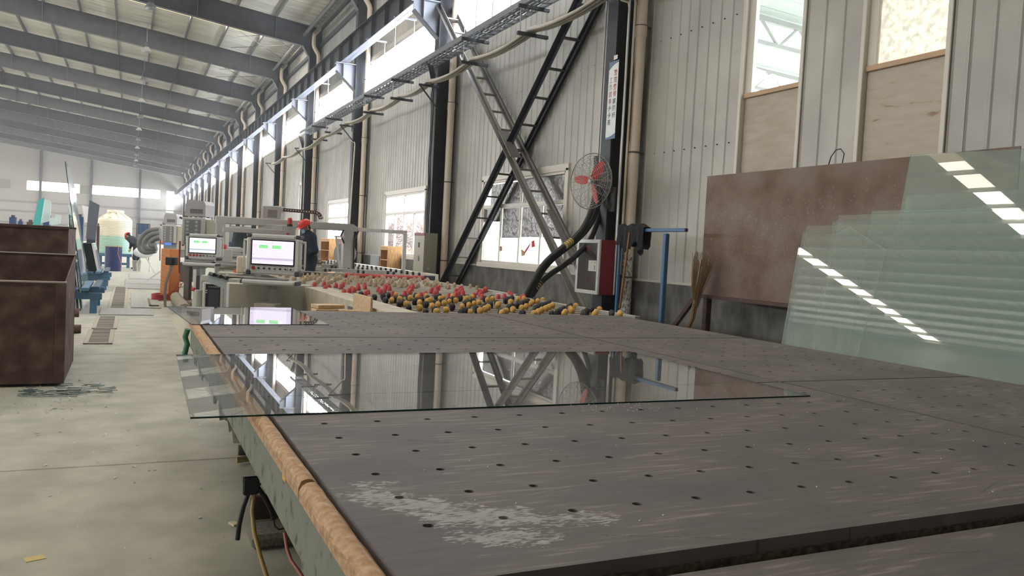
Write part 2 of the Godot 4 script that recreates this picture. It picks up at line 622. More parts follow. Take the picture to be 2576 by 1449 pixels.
			var lf := MB.new()
			for q in [[-14.42, 1.48], [-15.5, 1.55]]:
				lf.tri(v3(WX + 0.03, q[1], q[0]), v3(WX + 0.03, q[1] + 0.14, q[0] - 0.05), v3(WX + 0.03, q[1] + 0.1, q[0] + 0.12), v3(-1, 0, 0))
				lf.tri(v3(WX + 0.03, q[1], q[0]), v3(WX + 0.03, q[1] + 0.02, q[0] + 0.14), v3(WX + 0.03, q[1] + 0.1, q[0] + 0.12), v3(-1, 0, 0))
			obj("torn_label", lf, M("label_tan", C(206, 158, 112), 0.6), wo)
		var hd := MB.new()
		hd.bbox(WX - 0.03, 3.05, w[1] - 0.1, WX + 0.06, 3.18, w[0] + 0.1)
		obj("header", hd, M("frame_white"), wo)
		var si := MB.new()
		si.bbox(WX - 0.06, 1.2, w[1] - 0.1, WX + 0.1, 1.30, w[0] + 0.1)
		obj("sill", si, M("frame_white"), wo)
		var jb := MB.new()
		for q in [[w[0], w[0] + 0.1], [w[1] - 0.1, w[1]]]:
			jb.bbox(WX - 0.03, 1.3, q[0], WX + 0.06, 3.1, q[1])
		obj("jamb", jb, M("frame_white"), wo)
	# far gable
	var wf := setting("wall_far", "pale far gable wall with a strip of bright windows")
	var seg := []
	var xs2 := [-41.0, -38.0, -16.9, -13.05, -6.6, -5.28, 3.75, 4.62, 5.66, 7.0]
	for i in xs2.size() - 1:
		var x0: float = xs2[i]
		var x1: float = xs2[i + 1]
		var cuts := [0.0, roof_y((x0 + x1) / 2) + 0.8]
		for g in GABLE:
			if absf(g[0] - x0) < 0.01: cuts = [0.0, g[2], g[3], roof_y((x0 + x1) / 2) + 0.8]
		for c in range(0, cuts.size(), 2):
			var p := MB.new()
			p.box(x0, cuts[c], ZF - 0.12, x1, cuts[c + 1], ZF)
			obj("panel", p, M("gable", C(158, 154, 148), 0.55), wf)
		if cuts.size() > 2:
			var gl := MB.new()
			gl.box(x0, cuts[1], ZF - 0.08, x1, cuts[2], ZF - 0.07)
			obj("pane", gl, M("window_pane"), wf)
			var mu := MB.new()
			var cnt := maxi(1, roundi((x1 - x0) / 2.1))
			for m in range(0, cnt + 1):
				mu.box(x0 + (x1 - x0) * m / cnt - 0.05, cuts[1], ZF - 0.06, x0 + (x1 - x0) * m / cnt + 0.05, cuts[2], ZF + 0.02)
			obj("mullion", mu, M("frame_white"), wf)
	var gg := MB.new()
	for y in [2.0, 3.6, 4.9]:
		gg.box(-41, y, ZF, 7, y + 0.22, ZF + 0.1)
	obj("girt", gg, M("gable_girt", C(132, 130, 126), 0.6), wf)
	for x in [-23.6, -17.6, -11.4, -5.2, 1.05]:
		var p2 := MB.new()
		p2.box(x - 0.16, 0, ZF, x + 0.16, roof_y(x), ZF + 0.4)
		obj("post", p2, M("rafter"), wf)
	for x in [-15.6, -5.95]:
		var fb := MB.new()
		fb.bbox(x - 0.55, 6.7, ZF - 0.05, x + 0.55, 7.85, ZF + 0.15)
		fb.cyl(v3(x, 7.27, ZF + 0.15), v3(x, 7.27, ZF + 0.2), 0.5, -1, 20)
		obj("vent_fan", fb, M("vent", C(140, 134, 128), 0.6), wf)
	# left wall and back wall, out of the picture
	var wl := setting("wall_left", "left long wall of the hall")
	obj("panel", MB.new().box(-41.15, 0, ZF, -41.0, 10.75, ZB), M("wall_panel"), wl)
	obj("lit_window_pane", MB.new().box(-41.0, 6.4, ZF + 1, -40.96, 7.6, ZB - 1), glow("lit_window", C(250, 250, 252), 3.0), wl)
	var ml := MB.new()
	var zm := ZB - 1
	while zm > ZF:
		ml.box(-40.96, 6.35, zm - 0.05, -40.93, 7.65, zm + 0.05)
		zm -= 1.3
	obj("mullion", ml, M("frame_white"), wl)
	var wb := setting("wall_back", "back gable wall of the hall")
	obj("panel", MB.new().box(-41.1, 0, ZB, 7.1, 14, ZB + 0.12), M("wall_panel"), wb)
	# roof
	var ce := setting("ceiling", "sloping roof lined with crinkled foil insulation between dark rafters")
	for k in range(-3, 15):
		var za: float = ZB if k == -3 else colz(k) - 0.14
		var zb := colz(k + 1) - 0.14
		var runs := []
		var cur := za
		for s in SKYL:
			pass
		for s in SKYL.duplicate():
			var hw := sky_half(s)
			if s + hw < cur and s - hw > zb:
				runs.append([cur, s + hw])
				runs.append([s + hw, s - hw, 1])
				cur = s - hw
		runs.append([cur, zb])
		for r in runs:
			for sl in [[-17.0, 7.1], [-41.1, -17.0]]:
				var mb := MB.new()
				mb.prism([Vector2(sl[0], roof_y(sl[0] + 0.001 if sl[0] == -17.0 else sl[0])), Vector2(sl[1], roof_y(sl[1])), Vector2(sl[1], roof_y(sl[1]) + 0.1), Vector2(sl[0], roof_y(sl[0]) + 0.1)], r[1], r[0])
				if r.size() > 2:
					obj("skylight", mb, skylight(), ce)
				else:
					obj("roof_panel", mb, M("foil"), ce)
	var pl := MB.new()
	for i in 16:
		var x := -18.2 - 1.49 * i
		pl.box(x - 0.035, roof_y(x) - 0.2, ZF, x + 0.035, roof_y(x), ZB)
	obj("purlin", pl, M("purlin_pale", C(176, 174, 166), 0.6), ce)
	# outside
	obj("ground", MB.new().box(7.6, -0.5, ZF - 30, 90, -0.1, 40), M("yard", C(150, 146, 136), 0.9)).set_meta("kind", "structure")
	build_outside()

func build_outside() -> void:
	# a canopy next door, seen through the tall window
	var ca := thing("canopy", "grey steel canopy roof next door, seen through the tall clear window", "canopy", Vector3.ZERO)
	var sheet := M("canopy_sheet", C(176, 186, 178), 0.6)
	for i in 22:
		var z := -15.6 + 0.55 * i
		obj("roof_sheet", MB.new().quad(v3(7.3, 6.7, z + 0.54), v3(7.3, 6.7, z), v3(20, 6.1, z), v3(20, 6.1, z + 0.54), Vector3.DOWN).quad(v3(7.3, 6.74, z + 0.54), v3(7.3, 6.74, z), v3(20, 6.14, z), v3(20, 6.14, z + 0.54), Vector3.UP), sheet, ca)
	for z in [-15.5, -12.6, -9.6]:
		var tr := MB.new()
		tr.bar(v3(7.3, 6.6, z), v3(20, 6.0, z), 0.08, 0.1)
		tr.bar(v3(7.3, 6.1, z), v3(20, 5.6, z), 0.06, 0.08)
		for i in 12:
			var x := 7.6 + i * 1.0
			tr.bar(v3(x, 6.08 - i * 0.04, z), v3(x + 0.5, 6.56 - i * 0.047, z), 0.04, 0.04)
			tr.bar(v3(x + 0.5, 6.56 - i * 0.047, z), v3(x + 1.0, 6.04 - i * 0.04, z), 0.04, 0.04)
		obj("truss", tr, M("canopy_steel", C(150, 156, 150), 0.6), ca)
	for z in [-15.5, -9.6, -3.9]:
		obj("post", MB.new().box(19.8, -0.1, z - 0.1, 20, 6.1, z + 0.1), M("canopy_steel"), ca)
	# bare trees behind the second low window
	for k in 2:
		var tp: Vector3 = [v3(13.5, -0.1, -45.5), v3(15.5, -0.1, -44.0)][k]
		var tr2 := thing("bare_tree", ["bare brown tree outside, left in the low window by the control cabinet", "bare brown tree outside, right in the low window by the control cabinet"][k], "tree", tp, 0.0, "trees outside")
		var trunk := MB.new()
		trunk.tube([Vector3.ZERO, v3(0.05, 1.2, 0), v3(0.0, 2.4, 0.1)], 0.11, 8)
		obj("trunk", trunk, M("bark", C(124, 96, 84), 0.9), tr2)
		var tw := MB.new()
		for i in 420:
			var y := rng.randf_range(0.7, 2.6)
			var a := rng.randf() * TAU
			var r := rng.randf_range(0.9, 2.3)
			var p0 := v3(0, y, 0.05)
			var p2 := v3(cos(a) * r, y + rng.randf_range(0.1, 1.6), sin(a) * r)
			var p1 := p0.lerp(p2, 0.5) + v3(rng.randf_range(-0.2, 0.2), rng.randf_range(-0.2, 0.2), rng.randf_range(-0.2, 0.2))
			tw.tube([p0, p1, p2], 0.016, 3)
		obj("twigs", tw, M("bark"), tr2).set_meta("kind", "stuff")
	# pale wall and glass stored outside the patched window
	var sw := thing("yard_wall", "white ribbed wall outside the patched window", "wall", v3(11.6, 0, 0))
	for i in 40:
		obj("rib", MB.new().box(-0.04, -0.1, -31.0 + 0.4 * i, 0.0, 3.6, -30.64 + 0.4 * i), M("yard_white", C(222, 222, 214), 0.6), sw)
	obj("board", MB.new().box(0, -0.1, -31, 0.1, 3.6, -15), M("yard_white"), sw)
	var os := [[8.3, -17.2, -15.0, 1.75, 0.2, "pale_out_a", C(206, 222, 206), "pale leaning glass outside the patched window, left of the middle"], [8.6, -18.9, -17.6, 1.6, 0.3, "pale_out_b", C(150, 212, 214), "blue tinted glass outside the patched window near its left corner"], [8.1, -15.4, -13.9, 1.9, 0.16, "pale_out_c", C(222, 228, 204), "yellowish glass sheet outside the right panes of the patched window"]]
	for o in os:
		var g := thing("outdoor_glass", o[7], "glass sheet", Vector3.ZERO)
		slab4(g, [v3(o[0], -0.1, o[1]), v3(o[0], -0.1, o[2]), v3(o[0] + o[4], o[3], o[2] + 0.1), v3(o[0] + o[4], o[3], o[1] + 0.15)], v3(-0.03, 0, 0), M(o[5], o[6], 0.2), M("pale_edge"))

func sky_half(z: float) -> float: return 0.42 if z > -10.0 else 0.6

func skylight() -> Material:
	return glow("skylight", C(255, 226, 178), 0.95, C(230, 214, 180))

func dusty() -> Material:
	if mats.has("dusty"): return mats["dusty"]
	var m := M("dusty", C(252, 248, 236), 0.7)
	m.albedo_texture = noise_tex(0.03, grey(0.8), grey(1.0), FastNoiseLite.TYPE_SIMPLEX_SMOOTH, 512, false, 5)
	m.uv1_triplanar = true
	m.uv1_world_triplanar = true
	m.uv1_scale = v3(0.6, 0.6, 0.6)
	m.backlight_enabled = true
	m.backlight = Color(1, 1, 1)
	return m

func stained() -> Material:
	if mats.has("stained"): return mats["stained"]
	var m := M("stained", C(194, 186, 172), 0.65)
	return worn(m, noise_tex(0.014, C(190, 150, 118), C(255, 255, 255), FastNoiseLite.TYPE_SIMPLEX_SMOOTH, 512, false, 5, C(244, 238, 230), 0.22), v3(0.3, 1.6, 0.3))

const ORD := ["first", "second", "third", "fourth", "fifth", "sixth", "seventh", "eighth", "ninth", "tenth", "eleventh", "twelfth", "thirteenth", "fourteenth", "fifteenth", "sixteenth", "seventeenth"]

func build_frames() -> void:
	# columns, with a corbel each for the crane girder
	for k in 15:
		var z := colz(k)
		var lab: String = ["dark steel column carrying the fan, the slogan banner and the red hose cabinet", "dark steel column where the crossed braces meet the grey control cabinet"][k] if k < 2 else "%s dark steel wall column counted away from the one with the fan" % ORD[k]
		var t := thing("steel_column", lab, "column", v3(6.74, 0, z - 0.14), 0.0, "wall columns of the hall")
		obj("inner_flange", MB.new().box(-0.26, 0, -0.14, -0.24, 10.5, 0.14), M("column"), t)
		obj("outer_flange", MB.new().box(0.2, 0, -0.14, 0.215, 10.3, 0.14), M("column"), t)
		obj("web", MB.new().box(-0.24, 0, -0.01, 0.2, 10.4, 0.01), M("column"), t)
		var cb := MB.new()
		cb.t = Transform3D(Basis(), v3(0, 0, 0))
		cb.prism([Vector2(-0.26, 6.55), Vector2(-0.26, 7.36), Vector2(-0.88, 7.36), Vector2(-0.88, 7.12)], -0.012, 0.012)
		cb.box(-0.9, 7.36, -0.13, -0.24, 7.385, 0.13)
		cb.quad(v3(-0.26, 6.53, -0.12), v3(-0.88, 7.1, -0.12), v3(-0.88, 7.1, 0.12), v3(-0.26, 6.53, 0.12), v3(-0.5, -1, 0))
		cb.quad(v3(-0.26, 6.55, -0.12), v3(-0.88, 7.12, -0.12), v3(-0.88, 7.12, 0.12), v3(-0.26, 6.55, 0.12), v3(0.5, 1, 0))
		cb.box(-0.66, 6.95, -0.12, -0.645, 7.36, 0.12)
		obj("corbel", cb, M("girder", C(128, 132, 142), 0.5), t)
	# rafters
	for k in range(1, 15):
		var z2 := colz(k) - 0.14
		var lab2 := "%s dark sloping roof rafter counted from the camera" % ORD[k - 1]
		var t2 := thing("roof_rafter", lab2, "beam", v3(0, 0, z2), 0.0, "roof rafters")
		var lo := func(x: float) -> float: return 9.55 + 0.117 * (6.6 - x)
		var w := MB.new()
		w.prism([Vector2(6.48, 9.15), Vector2(6.2, 9.6), Vector2(-17, lo.call(-17.0)), Vector2(-17, roof_y(-16.99) - 0.22), Vector2(6.9, roof_y(6.9) - 0.22), Vector2(6.9, 9.5), Vector2(6.5, 9.15)], -0.008, 0.008)
		obj("web", w, M("rafter"), t2)
		var fl := MB.new()
		fl.bar(v3(6.2, lo.call(6.2), 0), v3(-17, lo.call(-17.0), 0), 0.24, 0.016)
		fl.bar(v3(6.2, lo.call(6.2), 0), v3(6.48, 9.15, 0), 0.24, 0.016)
		obj("bottom_flange", fl, M("rafter"), t2)
		var tf := MB.new()
		tf.bar(v3(6.9, roof_y(6.9) - 0.215, 0), v3(-17, roof_y(-16.99) - 0.215, 0), 0.24, 0.016)
		obj("top_flange", tf, M("rafter"), t2)
		var x := 5.1
		while x > -16.0:
			var st := MB.new()
			st.box(x - 0.006, lo.call(x), 0.0, x + 0.006, roof_y(x) - 0.23, 0.115)
			obj("stiffener", st, M("stiff", C(120, 122, 124), 0.5), t2)
			x -= 2.98
		if k > 1:
			var sp := MB.new()
			sp.box(-8.35, lo.call(-8.3) - 0.05, -0.13, -8.31, roof_y(-8.3) - 0.1, 0.13)
			sp.box(-8.25, lo.call(-8.3) - 0.05, -0.13, -8.21, roof_y(-8.3) - 0.1, 0.13)
			obj("splice_plate", sp, M("rafter"), t2)
	# purlins
	for i in 16:
		var x2 := 6.6 - 1.49 * i
		var pl := MB.new()
		pl.box(x2 - 0.035, roof_y(x2) - 0.2, ZF, x2 - 0.028, roof_y(x2), 4.0)
		pl.box(x2 - 0.035, roof_y(x2) - 0.2, ZF, x2 + 0.035, roof_y(x2) - 0.193, 4.0)
		pl.box(x2 - 0.035, roof_y(x2) - 0.012, ZF, x2 + 0.035, roof_y(x2) - 0.004, 4.0)
		tag(obj("roof_purlin", pl, M("purlin", C(112, 112, 110), 0.55)), "%s long steel roof purlin counted from the eave over the windows" % ORD[i], "beam", "roof purlins")
	# eave strut and bracing rods
	var es := MB.new()
	es.cyl(v3(6.25, 10.05, 3), v3(6.25, 10.05, ZF), 0.07, -1, 10)
	es.cyl(v3(6.62, 10.15, 3), v3(6.62, 10.15, ZF), 0.05, -1, 8)
	tag(obj("eave_strut", es, M("purlin")), "pair of round steel struts running along the eave between the rafters", "beam")
	for k in range(3, 8):
		for q in 2:
			var rb := MB.new()
			var za := colz(k) - 0.3 - 2.4 * q
			rb.cyl(v3(6.4, 10.2, za), v3(4.0, 10.4, za - 3.4), 0.012, -1, 6)
			rb.cyl(v3(4.0, 10.4, za), v3(6.4, 10.2, za - 3.4), 0.012, -1, 6)
			tag(obj("bracing_rod", rb, M("rafter")), "%s pair of thin crossed bracing rods beside the eave, counted from the camera" % ORD[(k - 3) * 2 + q], "rod", "eave bracing rods")
	# crane girder
	var g := thing("crane_girder", "long grey crane runway girder on corbels above the window strip", "beam", v3(6.12, 7.4, 0))
	obj("web", MB.new().box(-0.006, 0.0, ZF, 0.006, 0.62, 2), M("column"), g)
	obj("bottom_flange", MB.new().box(-0.13, 0.0, ZF, 0.13, 0.016, 2), M("girder"), g)
	obj("top_flange", MB.new().box(-0.15, 0.6, ZF, 0.15, 0.618, 2), M("column"), g)
	obj("rail", MB.new().box(-0.03, 0.618, ZF, 0.03, 0.68, 2), M("column"), g)
	var zz := -3.0
	var rest := MB.new()
	while zz > ZF:
		if zz > -70.0:
			obj("stiffener", MB.new().box(-0.12, 0.016, zz - 0.006, -0.006, 0.6, zz + 0.006), M("column"), g)
		else:
			rest.box(-0.12, 0.016, zz - 0.006, -0.006, 0.6, zz + 0.006)
		zz -= 1.32
	obj("stiffener", rest, M("column"), g).set_meta("kind", "stuff")
	# rain downpipes with their swan necks
	for k in 15:
		var lab3 := "thick beige rainwater downpipe with peeling foot beside the fan column" if k == 0 else "%s beige rainwater downpipe counted away from the fan column" % ORD[k]
		var dp := thing("downpipe", lab3, "pipe", v3(6.82, 0, colz(k) + 0.13), 0.0, "rainwater downpipes")
		obj("pipe", MB.new().cyl(v3(0, 0.0, 0), v3(0, 9.12, 0), 0.083, -1, 16), M("pipe"), dp)
		var nk := []
		for q in [[0, 9.1], [0, 9.2], [-0.03, 9.3], [-0.14, 9.46], [-0.2, 9.56], [-0.22, 9.68], [-0.22, 9.98], [-0.2, 10.08], [-0.1, 10.2], [-0.02, 10.3], [0, 10.45]]:
			nk.append(v3(q[0], q[1], 0))
		obj("swan_neck", MB.new().tube(nk, 0.083, 14), M("pipe"), dp)
		var y := 1.25
		while y < 9.0:
			obj("clamp", MB.new().cyl(v3(0, y, 0), v3(0, y + 0.025, 0), 0.089, -1, 16).box(0.05, y, -0.02, 0.17, y + 0.025, 0.02), M("clamp", C(86, 78, 72), 0.5), dp)
			y += 1.88
		obj("coupling", MB.new().cyl(v3(0, 4.86, 0), v3(0, 5.02, 0), 0.091, -1, 16), M("pipe"), dp)
		if k == 0:
			obj("peeling_sleeve", MB.new().cyl(v3(0, 0.3, 0), v3(0, 1.62, 0), 0.0855, -1, 20), worn(M("peel", C(235, 230, 222), 0.8), noise_tex(0.025, grey(0.16), grey(1.0), FastNoiseLite.TYPE_SIMPLEX_SMOOTH, 512, false, 4, grey(0.9), 0.52), v3(2.2, 1.1, 2.2)), dp)
	# cable tray hung from the girder
	var hz := [-7.5, -10.2, -12.85, -15.5, -20.4, -23.1, -28.2, -30.5]
	for i in hz.size():
		var z3: float = hz[i]
		var h := thing("tray_hanger", "%s threaded rod hanger under the crane girder counted from the camera" % ORD[i], "hanger", v3(6.25, 0, z3), 0.0, "cable tray hangers")
		obj("clamp_bar", MB.new().box(-0.3, 7.41, -0.03, 0.3, 7.45, 0.03), M("girder"), h)
		for s in [-0.25, 0.25]:
			obj("rod", MB.new().cyl(v3(s, 5.3, 0), v3(s, 7.45, 0), 0.008, -1, 6), M("zinc", C(176, 178, 180), 0.35, 0.6), h)
		for y in [5.82, 5.35]:
			obj("arm", MB.new().bbox(-0.3, y - 0.03, -0.03, 0.3, y + 0.03, 0.03, 0.004), M("dark_steel", C(58, 60, 64), 0.5), h)
	var tr := thing("cable_tray", "galvanised ladder cable tray hanging along the wall under the windows", "tray", v3(6.25, 5.85, 0))
	for s in [-0.2, 0.2]:
		obj("side_rail", MB.new().box(s - 0.004, 0, -33.4, s + 0.004, 0.11, 0), M("tray", C(132, 136, 140), 0.4, 0.5), tr)
	zz = -0.3
	while zz > -33.3:
		obj("rung", MB.new().box(-0.2, 0.0, zz - 0.03, 0.2, 0.018, zz + 0.03), M("tray"), tr)
		zz -= 0.3
	for i in 8:
		var pts := []
		var zc := -0.5
		while zc > -33.2:
			pts.append(v3(-0.15 + 0.042 * i + rng.randf_range(-0.012, 0.012), 0.045 + rng.randf_range(0, 0.02), zc))
			zc -= 1.1
		obj("cable", MB.new().tube(pts, 0.014, 6), [M("black_cable", C(40, 42, 46), 0.5), M("silver_cable", C(200, 202, 204), 0.3)][i % 2], tr)
	# pale cable bundle sagging from arm to arm below the tray
	var bd := thing("cable_bundle", "thick pale cable bundle sagging between the brackets below the cable tray", "cable", v3(6.25, 5.4, 0))
	var stops := [-2.0, -7.5, -10.2, -12.85, -15.5, -18.2, -20.4, -23.1, -26.1, -30.5, -34.0, -37.9, -42.0]
	for c in 6:
		var p2 := []
		for i in stops.size() - 1:
			for q in 6:
				var f := q / 6.0
				var sag := -0.10 * 4.0 * f * (1.0 - f)
				p2.append(v3(-0.09 + 0.036 * c + rng.randf_range(-0.008, 0.008), 0.03 + 0.03 * (c % 2) + sag - (0.12 if i > 8 else 0.0), lerpf(stops[i], stops[i + 1], f)))
		obj("cable", MB.new().tube(p2, 0.026, 7), M("pale_cable", C(178, 170, 156), 0.5) if c != 5 else M("grey_cable", C(96, 98, 102), 0.5), bd)
	for k in range(1, 5):
		var br := thing("bundle_bracket", "%s triangular steel bracket under the pale cable bundle counted from the camera" % ORD[k - 1], "bracket", v3(6.5, 5.36, colz(k) + 0.1), 0.0, "cable bundle brackets")
		obj("arm", MB.new().bbox(-0.5, -0.03, -0.025, 0.0, 0.02, 0.025, 0.003), M("dark_steel"), br)
		obj("brace", MB.new().bar(v3(-0.46, -0.03, 0), v3(-0.02, -0.5, 0), 0.03, 0.03), M("dark_steel"), br)
	# black cables dropping down two columns
	for k in [1, 3]:
		var dc := thing("cable_drop", ["", "black power cables dropping down the column behind the control cabinet", "", "black power cables dropping down the column behind the worker"][k], "cable", v3(6.43, 0, colz(k) + 0.02))
		for c in 5:
			var p3 := [v3(-0.3 + 0.05 * c, 5.84, 0.25 - 0.05 * c), v3(-0.2 + 0.03 * c, 5.6, 0.2), v3(-0.06, 5.2, 0.06 - 0.035 * c), v3(-0.03, 4.8, 0.03 - 0.035 * c)]
			for q in 7:
				p3.append(v3(-0.03 + rng.randf_range(-0.02, 0.02), 4.2 - 0.6 * q, 0.03 - 0.035 * c + rng.randf_range(-0.015, 0.015)))
			obj("cable", MB.new().tube(p3, 0.015, 6), M("black_cable"), dc)
	# high bay lamps, switched off
	for k in range(3, 14):
		var lp := thing("high_bay_lamp", "%s unlit high bay lamp under the rafters counted from the camera" % ORD[k - 3], "lamp", v3(0.48 - 0.01 * k, 9.88, colz(k) + 0.75), 0.0, "high bay lamps")
		obj("shade", MB.new().lathe([Vector2(0.22, 0), Vector2(0.23, 0.02), Vector2(0.17, 0.12), Vector2(0.1, 0.22)], 18).lathe([Vector2(0.1, 0.215), Vector2(0.16, 0.11), Vector2(0.215, 0.0)].duplicate(), 18), M("lamp_shade", C(150, 150, 148), 0.35), lp)
		obj("housing", MB.new().cyl(v3(0, 0.2, 0), v3(0, 0.46, 0), 0.1, 0.085, 14), M("lamp_body", C(70, 70, 72), 0.5), lp)
		obj("hook", MB.new().cyl(v3(0, 0.46, 0), v3(0, roof_y(0.45) - 10.08, 0), 0.012, -1, 6), M("zinc"), lp)

func build_wall_things() -> void:
	# crossed lattice braces: two chords each, joined by rungs
	var ends := [
		[onX(1436, 38, 6.53), onX(1112, 712, 6.53), "dark lattice brace rising from lower left to upper right across the wall"],
		[onX(1128, 58, 6.53), onX(1462, 760, 6.53), "grey lattice brace falling from upper left to lower right behind the cabinet"]]
	for i in 2:
		var a: Vector3 = ends[i][0]
		var b: Vector3 = ends[i][1]
		var d := (b - a).normalized()
		a -= d * 1.2
		b += d * 0.7
		var off := 0.0 if i == 0 else -0.05
		var t := thing("lattice_brace", ends[i][2], "brace", v3(0, 0, 0))
		for x in [6.53 + off, 6.93 + off]:
			var m := MB.new()
			m.bar(v3(x, a.y, a.z), v3(x, b.y, b.z), 0.012, 0.15, v3(1, 0, 0))
			m.bar(v3(x + (0.03 if x < 6.7 else -0.03), a.y, a.z), v3(x + (0.03 if x < 6.7 else -0.03), b.y, b.z), 0.16, 0.012, v3(1, 0, 0))
			obj("chord", m, [M("column"), M("brace_grey", C(126, 122, 118), 0.55)][i], t)
		var n := int((b - a).length() / 0.62)
		for q in n:
			var p := a + (b - a) * (q + 0.5) / n
			obj("rung", MB.new().bar(v3(6.55 + off, p.y, p.z), v3(6.91 + off, p.y, p.z), 0.09, 0.03), [M("rung", C(96, 92, 88), 0.55), M("brace_grey")][i], t)
		if i == 1:
			var c := onX(1282, 362, 6.5)
			obj("gusset", MB.new().bar(c - d * 0.42, c + d * 0.42, 0.016, 0.22, v3(1, 0, 0)), M("brace_grey"), t)
			var c2 := onX(1405, 600, 6.5)
			obj("cover_plate", MB.new().bar(c2 - d * 0.75 + v3(0.1, 0, 0), c2 + d * 1.3 + v3(0.1, 0, 0), 0.02, 0.12, v3(1, 0, 0)), M("brace_grey"), t)
	# wall fan
	var fc := onX(1488, 456, 6.12)
	var f := thing("wall_fan", "round wire-caged industrial wall fan with three red blades on the dark column", "fan", fc, -deg_to_rad(74.0))
	var cage := MB.new()
	var R := 0.41
	for sgn in [1.0, -1.0]:
		for q in range(1, 15):
			var rr := R * q / 14.0
			var dz: float = sgn * 0.11 * sqrt(maxf(0.0, 1.0 - pow(q / 14.0, 3.0))) + 0.02
			var pts := []
			for s in 33:
				pts.append(v3(cos(TAU * s / 32.0) * rr, sin(TAU * s / 32.0) * rr, dz))
			cage.tube(pts, 0.007 if q == 14 else 0.0024, 4)
		for s in 20:
			var pr := []
			for q in range(1, 8):
				var rr2 := R * q / 7.0
				pr.append(v3(cos(TAU * s / 20.0) * rr2, sin(TAU * s / 20.0) * rr2, sgn * 0.113 * sqrt(maxf(0.0, 1.0 - pow(q / 7.0, 3.0))) + 0.02))
			cage.tube(pr, 0.003, 4)
	obj("cage", cage, M("wire", C(168, 166, 160), 0.35, 0.5), f)
	for s in 3:
		var bl := MB.new()
		bl.t = Transform3D(Basis(Vector3.BACK, deg_to_rad(52.0 + 120.0 * s)), Vector3.ZERO)
		var prev := []
		for q in 7:
			var r := 0.05 + 0.3 * q / 6.0
			var w := 0.055 * sin(PI * (0.16 + 0.74 * q / 6.0)) + 0.012
			var tw := 0.55 - 0.05 * q
			var row := [v3(r, -w, -w * tw), v3(r, w, w * tw)]
			if prev:
				bl.quad(prev[0], prev[1], row[1], row[0])
				bl.quad(prev[0] + v3(0, 0, -0.004), row[0] + v3(0, 0, -0.004), row[1] + v3(0, 0, -0.004), prev[1] + v3(0, 0, -0.004))
			prev = row
		obj("blade", bl, M("fan_red", C(196, 62, 58), 0.4), f)
	obj("hub", MB.new().cyl(v3(0, 0, -0.03), v3(0, 0, 0.05), 0.04, 0.03, 14), M("wire"), f)
	obj("motor", MB.new().cyl(v3(0, 0, -0.34), v3(0, 0, -0.08), 0.085, -1, 18).cyl(v3(0, 0, -0.39), v3(0, 0, -0.34), 0.06, 0.085, 18), M("motor", C(92, 92, 92), 0.45), f)
	obj("wall_bracket", MB.new().bar(v3(0, -0.02, -0.2), v3(0.02, -0.12, -0.42), 0.06, 0.05).bbox(-0.05, -0.42, -0.46, 0.09, -0.05, -0.42).bar(v3(0.0, -0.38, -0.43), v3(0, -0.3, -0.36), 0.04, 0.05), M("motor"), f)
	# thin steel conduit rising behind the fan
	var cd := MB.new()
	cd.tube([v3(6.62, 1.8, -11.02), v3(6.62, 3.6, -11.02), v3(6.62, 6.4, -11.02)], 0.014, 8)
	tag(obj("conduit", cd, M("zinc")), "thin galvanised conduit rising from the hose cabinet past the fan", "pipe")
	# fire hose cabinet
	var fb := thing("hose_cabinet", "red fire hose cabinet with a white framed glass door below the fan", "cabinet", v3(6.2, 0.99, -10.45))
	obj("body", MB.new().bbox(0.02, 0, -0.33, 0.27, 0.81, 0.33), worn(M("cab_red", C(132, 40, 46), 0.45), noise_tex(0.02, grey(0.85), grey(1.0)), v3(1, 1, 1)), fb)
	var dr := obj("door", MB.new().bbox(-0.012, 0.0, -0.33, 0.02, 0.055, 0.33, 0.004).bbox(-0.012, 0.755, -0.33, 0.02, 0.81, 0.33, 0.004).bbox(-0.012, 0.055, -0.33, 0.02, 0.755, -0.27, 0.004).bbox(-0.012, 0.055, 0.27, 0.02, 0.755, 0.33, 0.004), M("alu_frame", C(206, 206, 202), 0.35, 0.1), fb)
	obj("pane", MB.new().box(-0.002, 0.055, -0.27, 0.0, 0.755, 0.27), M("dark_glass", C(74, 72, 72), 0.06), dr)
	var wr := MB.new()
	glyphs(wr, ["huo", "jing"], v3(-0.0035, 0.6, -0.2), v3(0, 0, 0.115), v3(0, 0.115, 0), 1.1)
	glyphs(wr, ["yi", "yi", "jiu"], v3(-0.0035, 0.2, -0.2), v3(0, 0, 0.1), v3(0, 0.06, 0), 1.2)
	obj("lettering", wr, M("dull_red", C(132, 56, 56), 0.5), dr)
	var nt := MB.new().box(-0.0045, 0.34, 0.03, -0.003, 0.5, 0.255)
	obj("notice", nt, M("paper", C(224, 220, 216), 0.7), dr)
	obj("print", MB.new().box(-0.006, 0.36, 0.2, -0.005, 0.43, 0.215).box(-0.006, 0.46, 0.2, -0.005, 0.47, 0.225).box(-0.006, 0.46, 0.12, -0.005, 0.468, 0.135), M("ink", C(70, 68, 70), 0.7), dr)
	obj("latch", MB.new().bbox(-0.022, 0.36, -0.325, -0.012, 0.42, -0.305, 0.003), M("zinc"), dr)
	# black corrugated hoses
	var paths := [
		[[1500, 395], [1500, 450], [1494, 505], [1473, 562], [1443, 600], [1418, 620], [1372, 660], [1342, 705], [1318, 748]],
		[[1512, 420], [1510, 480], [1500, 530], [1480, 572], [1448, 606], [1420, 628], [1378, 664], [1348, 710], [1330, 748]],
		[[1518, 470], [1512, 520], [1498, 572], [1478, 612], [1452, 640], [1418, 668], [1384, 690], [1356, 716], [1336, 748]]]
	var hl := ["black corrugated hose nearest the window, curving down from the fan bracket", "black corrugated hose taped to its neighbour, curving down from the fan bracket", "lowest black corrugated hose passing behind the hose cabinet door"]
